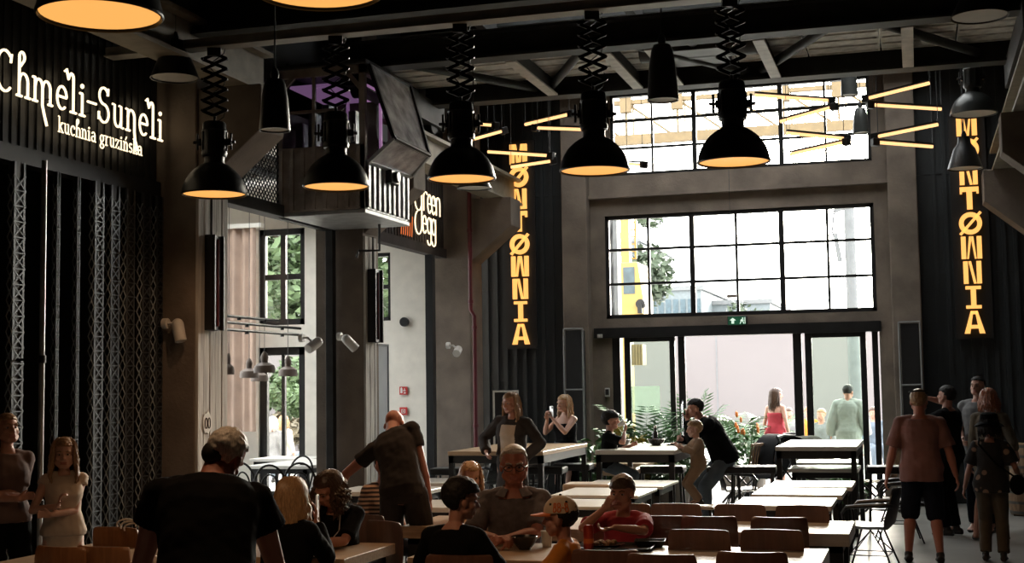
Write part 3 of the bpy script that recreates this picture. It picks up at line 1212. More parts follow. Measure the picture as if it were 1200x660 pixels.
# long thin service pipe in front of the upper window
p, q = aY(500, 126, 18.6), aY(1182, 58, 18.6)
d = (q - p).normalized()
mb = MB()
mb.cyl(p - d * .6, q + d * .3, .022, n=10)
for t in (.05, .3, .55, .8):
    b = p.lerp(q, t)
    mb.cyl(b, (b.x, b.y, 7.3), .008, n=6)
tag(mb.build('ceiling_service_pipe', MATS['rail_tan']), 'thin tan service pipe crossing the hall just above the upper window', 'pipe')
def pattern_cloth(name, base, ink, kind, scale):
    m = mat(name, base, .9, var=.1)
    nt = m.node_tree
    b = nt.nodes['Principled BSDF']
    tc = next(n for n in nt.nodes if n.type == 'TEX_COORD')
    mx = nt.nodes.new('ShaderNodeMix')
    mx.data_type = 'RGBA'
    if kind == 'stripe':
        t = nt.nodes.new('ShaderNodeTexWave')
        t.bands_direction = 'Z'
        t.inputs['Scale'].default_value = scale
        src = t.outputs['Fac']
        lo, hi = .45, .55
    else:
        t = nt.nodes.new('ShaderNodeTexVoronoi')
        t.inputs['Scale'].default_value = scale
        src = t.outputs['Distance']
        lo, hi = .30, .24
    nt.links.new(tc.outputs['Object'], t.inputs['Vector'])
    rp = nt.nodes.new('ShaderNodeMapRange')
    rp.inputs['From Min'].default_value = lo
    rp.inputs['From Max'].default_value = hi
    nt.links.new(src, rp.inputs['Value'])
    old = b.inputs['Base Color'].links[0].from_socket
    nt.links.new(rp.outputs['Result'], mx.inputs['Factor'])
    nt.links.new(old, mx.inputs[6])
    mx.inputs[7].default_value = (*ink, 1)
    nt.links.new(mx.outputs[2], b.inputs['Base Color'])


pattern_cloth('cloth_stripe', (.035, .025, .025), (.42, .28, .20), 'stripe', 9)
pattern_cloth('cloth_dots', (.018, .018, .019), (.26, .18, .13), 'dots', 9)
# ------------------------------------------------------------------ pendant lamps
mb = MB()
mb.box(XL, 10.50, 4.87, XR, 10.60, 4.95)
mb.box(XL, 10.47, 4.86, XR, 10.63, 4.872)
S_(mb.build('trim_lamp_strut', MATS['strut'], smooth=False))
mb = MB()
mb.box(XL, 5.25, 4.87, XR, 5.35, 4.95)
S_(mb.build('trim_lamp_strut_near', MATS['strut'], smooth=False))


def bell_lamp(label, loc, R=.285, top=1.33, scissor=True, lit=True, group=None, rot=0.0):
    t = thing('pendant_lamp', label, 'lamp', loc, rot, group)
    k = R / .285
    prof = [(.285, 0), (.289, .008), (.282, .03), (.272, .075), (.252, .125), (.222, .175), (.185, .215), (.148, .245), (.122, .262), (.095, .275)]
    mb = MB()
    o = [(r * k, z * k) for r, z in prof]
    inn = [((r - .006) * k, (z - .004) * k) for r, z in reversed(prof)]
    mb.lathe(o + inn + [o[0]], n=40)
    mb.build('lamp_shade', MATS['lamp_black' if lit else 'lamp_grey'], t)
    mb = MB()
    mb.lathe([(.095 * k, .272 * k), (.088 * k, .30 * k), (.092 * k, .335 * k), (.108 * k, .34 * k), (.115 * k, .37 * k), (.108 * k, .39 * k), (.106 * k, .56 * k), (.112 * k, .575 * k),
              (.104 * k, .59 * k), (.102 * k, .635 * k), (.09 * k, .65 * k), (.03 * k, .66 * k), (.0, .665 * k)], n=28)
    for i in range(10):
        a = 2 * PI * i / 10
        mb.bar((.108 * k * math.cos(a), .108 * k * math.sin(a), .39 * k), (.108 * k * math.cos(a), .108 * k * math.sin(a), .56 * k), .012 * k, .02 * k, (math.cos(a), math.sin(a), 0))
    mb.build('gear_housing', MATS['lamp_black' if lit else 'lamp_grey'], t)
    for s in (-1, 1):
        mb = MB()
        mb.box(s * .10 * k - .012, -.022, .44 * k, s * .10 * k + s * .045 + .012, .022, .50 * k)
        mb.cyl((s * .15 * k, 0, .40 * k), (s * .15 * k, 0, .55 * k), .011 * k, n=8)
        mb.cyl((s * .12 * k, 0, .47 * k), (s * .185 * k, 0, .47 * k), .014 * k, n=8)
        mb.build('clamp', MATS['black_metal'], t)
    mb = MB()
    mb.lathe([(0, .030 * k), (.14 * k, .030 * k), (.272 * k, .018 * k), (.272 * k, .012 * k), (.14 * k, .024 * k), (0, .024 * k)], n=40)
    mb.build('diffuser', MATS['glow_lamp' if lit else 'lamp_inner'], t)
    z0 = .66 * k
    if scissor:
        n = 6
        hh = (top - z0 - .10) / n
        mb = MB()
        w = .108
        for i in range(n):
            za, zb_ = z0 + .05 + i * hh, z0 + .05 + (i + 1) * hh
            zm = (za + zb_) / 2
            for s in (-1, 1):
                for y, q in ((-.012, 1), (.012, -1)):
                    mb.bar((s * .0, y * s * q, za), (s * w, y * s * q, zm), .028, .012, (0, 1, 0))
                    mb.bar((s * w, y * s * q, zm), (0, y * s * q, zb_), .028, .012, (0, 1, 0))
                mb.cyl((s * w, -.02, zm), (s * w, .02, zm), .012, n=8)
            mb.cyl((0, -.022, za), (0, .022, za), .012, n=8)
        mb.cyl((0, 0, z0 - .02), (0, 0, z0 + .06), .014, n=8)
        mb.box(-.06, -.03, top - .07, .06, .03, top)
        mb.build('scissor_arm', MATS['black_metal'], t, smooth=False)
        mb = MB()
        mb.tube([(.02 + .07 * math.sin(i * .9), .03, z0 + (top - z0) * i / 16) for i in range(17)], .005, 6)
        mb.build('cable', MATS['black_plastic'], t)
    else:
        mb = MB()
        mb.cyl((0, 0, z0 - .02), (0, 0, top), .010, n=8)
        mb.build('rod', MATS['black_metal'], t)
    return t


def bulb(loc, e):
    l = bpy.data.lights.new('lamp_light', 'SPOT')
    l.energy = e
    l.color = (1.0, .60, .33)
    l.spot_size = R_(150)
    l.spot_blend = .6
    l.shadow_soft_size = .02
    o = bpy.data.objects.new('lamp_light', l)
    COL.objects.link(o)
    o.location = loc
    return o


LIT = [(251, 228, 'above the left concrete column'), (394, 220, 'in front of the hanging crane cab'), (541, 210, 'between the crane cab and the left letter sign'),
       (697, 200, 'just left of the bright upper window'), (860, 190, 'right in front of the bright upper window')]
for px, py, where in LIT:
    p = aY(px, py, 10.55)
    bell_lamp('lit bell lamp on a scissor arm, ' + where, (p.x, 10.55, 3.54), top=1.32, rot=R_(17))
    bulb((p.x, 10.55, 3.50), 18 if px < 300 else 38)
for px, py, where in ((117, 20, 'cut by the top left corner over the neon sign'), (374, -4, 'cut by the top edge left of the middle')):
    p = aY(px, py, 5.3)
    bell_lamp('big near bell lamp glowing orange, ' + where, (p.x, 5.3, 3.54), top=1.33)
    bulb((p.x, 5.3, 3.50), 36)


def cone_lamp(label, loc, R, h, rod, mat_, group=None, closed=True, shape='cone'):
    t = thing('pendant_lamp', label, 'lamp', loc, 0, group)
    mb = MB()
    if shape == 'cone':
        prof = [(R, 0), (R * .93, h * .12), (R * .62, h * .62), (R * .38, h * .80), (R * .34, h)]
    else:
        prof = [(R, 0), (R * .98, h * .15), (R * .86, h * .6), (R * .70, h * .88), (R * .55, h * .98), (R * .3, h)]
    mb.lathe(prof + [(0, h)] + [(0, h - .01)] + [(r - .008, z) for r, z in reversed(prof[:-1])] + [prof[0]], n=32)
    mb.build('lamp_shade', MATS[mat_], t)
    mb = MB()
    mb.lathe([(0, .02), (R * .92, .02), (R * .92, .012), (0, .012)], n=28)
    mb.build('diffuser', MATS['lamp_inner'], t)
    mb = MB()
    mb.cyl((0, 0, h - .02), (0, 0, rod), .007, n=8)
    mb.lathe([(.03, h), (.035, h + .03), (.02, h + .08), (0, h + .085)], n=14)
    mb.build('rod', MATS['black_metal'], t)
    return t


def place_lamp(px, py, d): return CAM + ray(px, py) * d


p = place_lamp(205, 92, 11.9); cone_lamp('unlit dark cone lamp beside the end of the neon sign, upper left', p, .215, .34, 7.3 - p.z, 'lamp_black')
p = place_lamp(322, 153, 10.2); cone_lamp('tall black tapered lamp left of the crane cab window', p, .118, .40, 7.3 - p.z, 'lamp_black', shape='tall')
p = place_lamp(777, 118, 11.0); cone_lamp('tall grey tapered lamp between two lit bell lamps, over the upper window', p, .128, .47, 7.3 - p.z, 'lamp_grey', shape='tall')
p = place_lamp(995.5, 112, 19.6); cone_lamp('small dark tapered lamp against the right end of the upper window, the higher of two', p, .125, .46, 7.2 - p.z, 'lamp_grey', shape='tall')
p = place_lamp(1009, 156, 20.0); cone_lamp('small dark tapered lamp against the right end of the upper window, the lower of two', p, .120, .38, 7.2 - p.z, 'lamp_grey', shape='tall')
p = place_lamp(1141, 134, 17.0); bell_lamp('unlit dark bell lamp over the top of the right vertical letter sign', p, R=.285, top=7.25 - p.z, scissor=False, lit=False)
p = place_lamp(1131, 198, 17.6); cone_lamp('unlit dark cone lamp hanging in front of the right vertical letters', p, .225, .42, 7.2 - p.z, 'lamp_black')
p = place_lamp(1148, 20, 13.0); cone_lamp('unlit black cone lamp in the top right corner', p, .275, .34, 7.25 - p.z, 'lamp_black')
p = place_lamp(556, 221, 16.5); cone_lamp('unlit grey dome lamp half behind the third lit bell lamp', p, .215, .26, 7.25 - p.z, 'lamp_grey')

# ------------------------------------------------------------------ zigzag tube lights
TUBES = [((492, 143), (523, 145.5), 'short tube light right of the crane cab, level with the bell lamp housing'),
         ((559, 145.5), (579, 147), 'shortest tube light, right of the third bell lamp housing'),
         ((553.5, 163.6), (588, 154), 'tube light slanting up right of the third bell lamp'),
         ((572, 178), (643, 182.5), 'long tube light over the top letter of the left vertical sign'),
         ((599, 196), (645, 189), 'tube light crossing between the first two letters of the left sign'),
         ((615.5, 146), (667, 134), 'tube light slanting up left of the fourth bell lamp'),
         ((630, 150), (686, 152), 'level tube light touching the housing of the fourth bell lamp'),
         ((735, 192), (753, 193), 'tube light mostly hidden behind the fourth bell lamp'),
         ((885, 111.6), (971, 118), 'top tube light right of the fifth bell lamp, over the upper window'),
         ((914.5, 142.5), (974.5, 126), 'slanting tube light, second from top over the upper window'),
         ((922, 156), (989, 162.5), 'tube light, third from top over the upper window'),
         ((926, 181), (989, 167), 'lowest slanting tube light over the upper window'),
         ((1018, 115), (1089, 97.5), 'topmost tube light left of the right vertical sign'),
         ((1023, 123), (1103, 128), 'second tube light from the top, left of the right vertical sign'),
         ((1029, 160), (1099, 146), 'third tube light from the top, left of the right vertical sign'),
         ((1029, 167), (1093, 172), 'lowest tube light left of the right vertical sign')]
ZJ = {0: 1, 1: 1, 2: 1, 3: 1, 4: 1, 5: 1, 6: 0, 7: 1, 8: 1, 9: 1, 10: 1, 11: 1, 12: 0, 13: 0, 14: 0, 15: 0}
for i, (a, b, lab) in enumerate(TUBES):
    ja = ZJ[i]
    yj, ye = 17.9, 17.9 + (.35 if i % 2 else -.35)
    pa = aY(a[0], a[1], ye if ja else yj)
    pb = aY(b[0], b[1], yj if ja else ye)
    mid = (pa + pb) / 2
    t = thing('hanging_tube_light', lab, 'light', mid, 0, 'zigzag tube lights')
    A, B = pa - mid, pb - mid
    d = (B - A).normalized()
    mb = MB()
    mb.cyl(A, B, .021, n=10)
    mb.build('tube', MATS['glow_tube'], t)
    mb = MB()
    mb.bar(A + V((0, 0, .036)), B + V((0, 0, .036)), .045, .022, (0, 0, 1))
    mb.build('housing', MATS['black_metal'], t, smooth=False)
    mb = MB()
    e, sg = (B, 1) if ja else (A, -1)
    mb.bar(e - d * .01 * sg, e + d * .085 * sg, .085, .10, (0, 0, 1))
    mb.build('joint', MATS['black_metal'], t, smooth=False, bevel=.008)
    for q in (A, B):
        mb = MB()
        mb.cyl(q + V((0, 0, .03)), V((q.x, q.y, 6.92 - mid.z)), .004, n=5)
        mb.build('cable', MATS['black_metal'], t)

# ------------------------------------------------------------------ vertical letter signs
def O_(cx, cy, rx, ry, n=32):
    return [(cx + rx * math.cos(2 * PI * i / n), cy + ry * math.sin(2 * PI * i / n)) for i in range(n)]


# each letter: convex-ish solid pieces in a unit box (width 1, height 1)
def letter(mb, ch, M, dep):
    def P(poly): mb.prism(poly, M, dep)
    def R(x0, y0, x1, y1): P([(x0, y0), (x1, y0), (x1, y1), (x0, y1)])
    if ch == 'M':
        R(.02, 0, .26, 1); R(.74, 0, .98, 1)
        P([(.28, 1), (.40, 0), (.49, 0), (.49, .18), (.36, 1)]); P([(.64, 1), (.51, .18), (.51, 0), (.60, 0), (.72, 1)])
    elif ch == 'W':
        R(.02, 0, .24, 1); R(.76, 0, .98, 1)
        P([(.28, 0), (.36, 0), (.49, .82), (.49, 1), (.40, 1)]); P([(.64, 0), (.72, 0), (.60, 1), (.51, 1), (.51, .82)])
    elif ch == 'N':
        R(.08, 0, .30, 1); R(.70, 0, .92, 1)
        P([(.33, 1), (.45, 1), (.67, 0), (.55, 0)])
    elif ch == 'T':
        R(.06, .80, .94, 1); R(.06, .70, .16, .80); R(.84, .70, .94, .80); R(.37, 0, .63, .80)
    elif ch == 'I':
        R(.14, .86, .86, 1); R(.14, 0, .86, .14); R(.38, .14, .62, .86)
    elif ch == 'A':
        P([(.02, 0), (.28, 0), (.46, 1), (.34, 1)]); P([(.72, 0), (.98, 0), (.66, 1), (.54, 1)])
        R(.34, .86, .66, 1); R(.27, .22, .73, .38)
    elif ch == 'Ø':
        o, i_ = O_(.5, .5, .54, .52), O_(.5, .5, .32, .31)
        n = len(o)
        vs = [M @ V((x, y, z)) for z in (0, dep) for x, y in o + i_]
        fs = []
        for k in range(n):
            j = (k + 1) % n
            fs += [(k, n + k, n + j, j), (2 * n + k, 2 * n + j, 3 * n + j, 3 * n + k), (k, j, 2 * n + j, 2 * n + k), (n + k, 3 * n + k, 3 * n + j, n + j)]
        mb.add(vs, fs)
        P([(-.04, .02), (.06, -.06), (1.04, .98), (.94, 1.06)])


def vertical_sign(label, px, x):
    z0, z1 = 2.47, 5.78
    t = thing('letter_sign', label, 'sign', (x, YB - .16, z0))
    n = 9
    pitch = (z1 - z0) / n
    mb = MB()
    mb.box(-.26, .06, -.05, .26, .10, z1 - z0 + .05)
    mb.build('backing', MATS['black'], t, smooth=False)
    for k, ch in enumerate('MØNTØWNIA'):
        zz = (z1 - z0) - (k + 1) * pitch + .02
        hgt = pitch * .90 if ch != 'Ø' else pitch * .86
        wid = .30
        M = Matrix(((wid, 0, 0, -wid / 2), (0, 0, 1, 0), (0, hgt, 0, zz), (0, 0, 0, 1)))
        mb = MB()
        letter(mb, ch, M, .05)
        mb.build('letter', MATS['glow_sign'], t, smooth=False)
    return t


vertical_sign('glowing orange vertical letter sign on the dark wall left of the window', 610, -6.13)
vertical_sign('glowing orange vertical letter sign on the dark wall right of the window', 1136, .82)


# ------------------------------------------------------------------ neon scripts (stroke letters)
def arc(cx, cy, rx, ry, a0, a1, n=14):
    return [(cx + rx * math.cos(R_(a0 + (a1 - a0) * i / n)), cy + ry * math.sin(R_(a0 + (a1 - a0) * i / n))) for i in range(n + 1)]


GL = {   # x-height 1: (advance, strokes)
    'C': (1.35, [arc(.65, .85, .58, .85, 50, 310, 20), [(1.02, 1.5), (1.10, 1.62), (1.05, 1.25)]]),
    'h': (1.05, [[(.2, 0), (.2, 1.55)] + arc(.38, 1.65, .18, .22, 180, -60, 10) + [(.28, 1.25)], [(.2, .6)] + arc(.52, .62, .3, .36, 170, 0, 10) + [(.82, 0)], [(.02, 0), (.4, 0)], [(.64, 0), (1.0, 0)]]),
    'm': (1.65, [[(.2, 1), (.2, 0)], [(.02, 1), (.2, 1)], [(.2, .62)] + arc(.48, .64, .27, .34, 170, 0, 10) + [(.75, 0)], [(.75, .62)] + arc(1.05, .64, .28, .34, 170, 0, 10) + [(1.33, 0)], [(.02, 0), (.38, 0)], [(.6, 0), (.92, 0)], [(1.18, 0), (1.5, 0)]]),
    'M': (1.65, [[(.2, 1), (.2, 0)], [(.02, 1), (.2, 1)], [(.2, .62)] + arc(.48, .64, .27, .34, 170, 0, 10) + [(.75, -.1), (.9, -.5), (1.1, -.95)], [(.75, .62)] + arc(1.05, .64, .28, .34, 170, 0, 10) + [(1.33, 0)], [(.02, 0), (.38, 0)], [(1.18, 0), (1.5, 0)]]),
    'e': (1.0, [[(.12, .54), (.84, .54)] + arc(.48, .5, .37, .5, 8, 310, 20)]),
    'l': (.62, [[(.28, 0), (.28, 1.45)] + arc(.12, 1.5, .16, .22, 0, 160, 8) + [(-.1, 1.4), (-.28, 1.85), (-.42, 1.72)], [(.05, 0), (.52, 0)]]),
    'i': (.62, [[(.28, 0), (.28, .98)], [(.08, .98), (.28, .98)], [(.06, 0), (.5, 0)], arc(.27, 1.32, .06, .06, 0, 360, 8)]),
    '-': (.75, [[(.0, .72), (.72, .72)]]),
    'S': (1.15, [arc(.52, 1.22, .38, .38, 30, 260, 14) + arc(.52, .42, .42, .42, 90, -150, 16), [(.88, 1.62), (.86, 1.28)], [(.10, .08), (.10, .45)]]),
    'u': (1.1, [[(.04, 1), (.22, 1), (.22, .4)] + arc(.5, .36, .28, .36, 180, 350, 10), [(.62, 1), (.8, 1), (.8, 0), (1.0, 0)]]),
    'n': (1.1, [[(.04, 1), (.22, 1), (.22, 0)], [(.22, .62)] + arc(.52, .64, .3, .36, 170, 0, 10) + [(.82, .0)], [(.04, 0), (.4, 0)], [(.64, 0), (1.0, 0)]]),
    'N': (1.1, [[(.04, 1), (.22, 1), (.22, 0)], [(.22, .62)] + arc(.52, .64, .3, .36, 170, 0, 10) + [(.82, .0), (.9, -.4), (1.15, -.85)], [(.04, 0), (.4, 0)]]),
    'k': (1.0, [[(.02, 1.6), (.2, 1.6), (.2, 0)], [(.2, .45), (.75, .98)], [(.38, .62), (.82, 0)], [(.02, 0), (.38, 0)], [(.65, 0), (.98, 0)], [(.58, .98), (.9, .98)]]),
    'c': (.9, [arc(.48, .5, .38, .5, 45, 315, 16), [(.78, .95), (.78, .7)]]),
    'a': (1.0, [arc(.42, .66, .32, .34, 150, 0, 10) + [(.74, 0), (.92, 0)], arc(.40, .28, .32, .28, 90, 330, 14), [(.4, .56), (.74, .56)]]),
    'g': (1.0, [arc(.42, .62, .32, .36, 0, 360, 18), [(.66, .86), (.9, 1.0)], [(.3, .28), (.22, .12), (.65, .02)] + arc(.45, -.22, .36, .24, 50, -250, 14)]),
    'r': (.82, [[(.04, 1), (.22, 1), (.22, 0)], [(.22, .6)] + arc(.5, .64, .28, .34, 170, 60, 8), [(.04, 0), (.45, 0)]]),
    'z': (.9, [[(.1, .75), (.1, .98), (.75, .98), (.08, 0), (.78, 0), (.78, .25)]]),
    'ń': (1.1, [[(.04, 1), (.22, 1), (.22, 0)], [(.22, .62)] + arc(.52, .64, .3, .36, 170, 0, 10) + [(.82, .0)], [(.04, 0), (.4, 0)], [(.64, 0), (1.0, 0)], [(.48, 1.25), (.7, 1.6)]]),
    's': (.85, [arc(.42, .74, .28, .24, 30, 265, 12) + arc(.42, .25, .30, .25, 90, -150, 14)]),
    ' ': (.55, []),
    'U': (1.2, [[(.15, 1.6), (.15, .5)] + arc(.55, .45, .4, .45, 180, 360, 12) + [(.95, 1.6)]]),
    'L': (1.0, [[(.18, 1.6), (.18, 0), (.85, 0)]]),
    'D': (1.25, [[(.18, 0), (.18, 1.6), (.5, 1.6)] + arc(.5, .8, .55, .8, 90, -90, 14) + [(.18, 0)]]),
    'B': (1.1, [[(.18, 0), (.18, 1.6), (.5, 1.6)] + arc(.5, 1.22, .34, .38, 90, -90, 10) + [(.2, .84)], [(.5, .84)] + arc(.5, .42, .42, .42, 90, -90, 10) + [(.18, 0)]]),
    '8': (1.1, [arc(.52, 1.22, .34, .38, -90, 270, 18), arc(.52, .42, .42, .42, 90, 450, 18)]),
    'P': (1.1, [[(.18, 0), (.18, 1.6), (.5, 1.6)] + arc(.5, 1.2, .36, .4, 90, -90, 10) + [(.2, .8)]]),
}


def text_strokes(txt, width=None):
    x, out = 0, []
    for ch in txt:
        a, ss = GL[ch]
        out.append((ch, [[(x + px, py) for px, py in st] for st in ss]))
        x += a + .10
    sc = (width / x) if width else 1
    return out, sc, x


def neon(root, txt, y0, z0, width, xh, r, m):
    out, sc, _ = text_strokes(txt, width)
    for ch, ss in out:
        if not ss:
            continue
        mb = MB()
        for st in ss:
            mb.tube([(0, y0 + px * sc, z0 + py * xh) for px, py in st], r, 6)
        mb.build('letter', MATS[m], root)


sg = thing('neon_sign', 'white neon script sign with two lines of lettering on the dark fascia, upper left', 'sign', (XL + .10, 8.85, 4.22))
neon(sg, 'ChMeli-SuNeli', .0, .0, 2.50, .195, .0115, 'glow_neon')
neon(sg, 'kuchnia gruzińska', .82, -.20, 1.30, .082, .0062, 'glow_neon')
for y in (.1, .7, 1.3, 1.9, 2.4):
    mb = MB()
    mb.cyl((-.10, y, .05), (0, y, .05), .006, n=6)
    mb.build('bracket', MATS['black_metal'], sg)

# round looped neon on the far fascia
eg = thing('neon_sign', 'looped white neon sign on the far left fascia beyond the crane cab', 'sign', (XL + .10, 18.12, 4.06))
W_ = 1.16


def loop(cx, cz, rx, rz, a0=0, a1=360, n=20):
    return [(0, cx + rx * math.cos(R_(a0 + (a1 - a0) * i / n)), cz + rz * math.sin(R_(a0 + (a1 - a0) * i / n))) for i in range(n + 1)]


for pts in ([loop(.17, .50, .16, .16, 40, 395), [(0, .32, .60), (0, .33, .30)] + loop(.17, .16, .16, .17, 0, -250)],
            [[(0, .42, .36), (0, .42, .60)] + loop(.52, .56, .10, .09, 170, 40)],
            [loop(.70, .49, .085, .14, 0, 320) , [(0, .62, .49), (0, .785, .49)]],
            [loop(.90, .49, .085, .14, 0, 320), [(0, .82, .49), (0, .985, .49)]],
            [[(0, 1.04, .35), (0, 1.04, .62)] + loop(1.13, .54, .09, .09, 175, 0) + [(0, 1.22, .35)]],
            [loop(.46, .16, .09, .13, 0, 320), [(0, .38, .17), (0, .55, .17)]],
            [loop(.68, .16, .09, .12), [(0, .77, .28), (0, .77, -.05)] + loop(.68, -.05, .09, .08, 0, -170)],
            [loop(.90, .16, .09, .12), [(0, .99, .28), (0, .99, -.05)] + loop(.90, -.05, .09, .08, 0, -170)]):
    mb = MB()
    for st in pts:
        mb.tube([(x_, y_ * .88, z_) for x_, y_, z_ in st], .0105, 6)
    mb.build('letter', MATS['glow_neon'], eg)
for y in (.2, .7, 1.1):
    mb = MB()
    mb.cyl((-.10, y, .3), (0, y, .3), .006, n=6)
    mb.build('bracket', MATS['black_metal'], eg)
# orange reflections behind the loops, made as glowing ticks
mt = thing('reflection_ticks', 'orange reflections made as small glowing ticks on the fascia under the looped neon', 'light', (XL + .03, 17.75, 4.0))
for k in range(6):
    mb = MB()
    mb.bar((0, k * .085, .0), (0, k * .085 + .03, .20 + .10 * (k % 2)), .012, .008, (1, 0, 0))
    mb.build('reflection_tick', emis('glow_reflection', (1, .22, .05), .7), mt, smooth=False)
mat('rim_steel', (.20, .20, .20), .6, .2)
# ------------------------------------------------------------------ crane cab hanging on the left
cab = thing('crane_cab', 'old ribbed metal crane operator cab hanging by the left wall', 'crane cab', (-6.5, 14.72, 3.80))
X0, X1, Y0, Y1, HZ = -.55, .56, -.70, .70, 1.72
mb = MB()
mb.box(X0, Y0, 0, X1, Y1, .05)
mb.build('cab_floor', MATS['cab_pale'], cab, smooth=False, bevel=.01)
mb = MB()
mb.box(X0, Y0, .05, X1, Y0 + .03, .80)
for k in range(8):
    x = X0 + .04 + k * .138
    mb.box(x, Y0 - .022, .07, x + .05, Y0, .78)
mb.build('front_panel', MATS['cab_metal'], cab, smooth=False, bevel=.006)
mb = MB()
mb.box(X1 - .03, Y0, .05, X1, Y1, .62)
for k in range(9):
    y = Y0 + .05 + k * .152
    mb.box(X1, y, .07, X1 + .028, y + .06, .60)
mb.build('side_panel', MATS['cab_pale'], cab, smooth=False, bevel=.006)  # window light on this side is put into its paler metal
mb = MB()
mb.box(X0, Y0, .05, X0 + .03, Y1, HZ)
mb.box(X0, Y1 - .03, .05, X1, Y1, .8)
mb.build('rear_panel', MATS['cab_metal'], cab, smooth=False)
mb = MB()
for x in (X0, X1 - .07):
    for y in (Y0, Y1 - .07):
        mb.box(x, y, .05, x + .07, y + .07, HZ)
mb.box(X0, Y0, HZ - .10, X1, Y0 + .07, HZ)
mb.box(X1 - .07, Y0, HZ - .10, X1, Y1, HZ)
mb.box(X0, Y1 - .07, HZ - .10, X1, Y1, HZ)
for x in (X0 + .45,):
    mb.box(x, Y0 + .01, .8, x + .035, Y0 + .05, HZ)
mb.box(X0, Y0 + .01, 1.2, X1 - .35, Y0 + .05, 1.235)
# chamfered top corners of the front window
mb.bar((X0 + .02, Y0 + .03, HZ - .28), (X0 + .24, Y0 + .03, HZ - .06), .05, .06, (0, 1, 0))
mb.bar((X1 - .05, Y0 + .03, HZ - .28), (X1 - .24, Y0 + .03, HZ - .06), .05, .06, (0, 1, 0))
mb.build('cab_frame', MATS['cab_metal'], cab, smooth=False)
mb = MB()
mb.box(X0 - .04, Y0 - .05, HZ, X1 + .04, Y1 + .04, HZ + .05)
mb.build('cab_roof', MATS['girder'], cab, smooth=False, bevel=.01)
mb = MB()
mb.box(X0 + .06, Y0 + .025, .80, X1 - .06, Y0 + .031, HZ - .10)
mb.build('front_glass', MATS['glass_grey'], cab, smooth=False)
mb = MB()
mb.box(X0 + .05, Y0 + .25, HZ - .16, X1 - .15, Y1 - .15, HZ - .13)
for k in range(4):
    mb.box(X0 + .1 + k * .22, Y1 - .12, .9, X0 + .13 + k * .22, Y1 - .08, HZ - .15)
mb.build('cab_light', MATS['glow_purple'], cab, smooth=False)
mb = MB()
for k in range(5):
    mb.box(X0 + .1 + k * .17, Y0 + .3, .85, X0 + .19 + k * .17, Y0 + .45, 1.15 + .1 * (k % 3))
mb.build('control_desk', MATS['cab_pale'], cab, smooth=False)
# tilted window leaf with film, hinged at the top of the hall side
pa, pb = aX(432, 74, -5.92), aX(480, 100, -5.92)
pc, pd = aX(503, 182, -5.55), aX(462, 162, -5.55)
o = V(cab.location)
q = [p - o for p in (pa, pb, pc, pd)]
n_ = (q[1] - q[0]).cross(q[3] - q[0]).normalized() * .02
mb = MB()
mb.add([p for p in q] + [p + n_ for p in q], [(0, 1, 2, 3), (7, 6, 5, 4), (0, 4, 5, 1), (1, 5, 6, 2), (2, 6, 7, 3), (3, 7, 4, 0)])
flap = mb.build('window_flap', MATS['film'], cab, smooth=False)
mb = MB()
for a, b in ((0, 1), (1, 2), (2, 3), (3, 0)):
    mb.bar(q[a], q[b], .045, .045, n_)
mb.build('flap_frame', MATS['steel_dark'], flap, smooth=False)
pe, pf = aX(432, 190, -5.9), aX(482, 207, -5.9)
q2 = [p - o for p in (pd, pc, pf, pe)]
n2 = (q2[1] - q2[0]).cross(q2[3] - q2[0]).normalized() * .02
mb = MB()
mb.add([p for p in q2] + [p + n2 for p in q2], [(0, 1, 2, 3), (7, 6, 5, 4), (0, 4, 5, 1), (1, 5, 6, 2), (2, 6, 7, 3), (3, 7, 4, 0)])
fl2 = mb.build('lower_flap', MATS['film'], cab, smooth=False)
mb = MB()
for a, b in ((0, 1), (1, 2), (2, 3), (3, 0)):
    mb.bar(q2[a], q2[b], .04, .04, n2)
mb.build('flap_frame', MATS['cab_pale'], fl2, smooth=False)
for x in (X0 + .1, X1 - .1):
    for y in (Y0 + .1, Y1 - .1):
        mb = MB()
        mb.cyl((x, y, HZ + .04), (x, y, 1.82), .03, n=10)
        mb.build('hanger', MATS['steel_dark'], cab)
mb = MB()
mb.box(.55, -.13, .42, .66, .13, .58)
mb.cyl((.66, 0, .50), (.70, 0, .50), .07, n=16)
mb.build('floodlight', MATS['black_plastic'], cab, bevel=.01)
# crank under the cab
mb = MB()
mb.tube([(.30, .35, 0), (.30, .35, -.32), (.05, .30, -.32), (.02, .30, -.40)], .018, 8)
mb.build('crank', MATS['steel_dark'], cab)

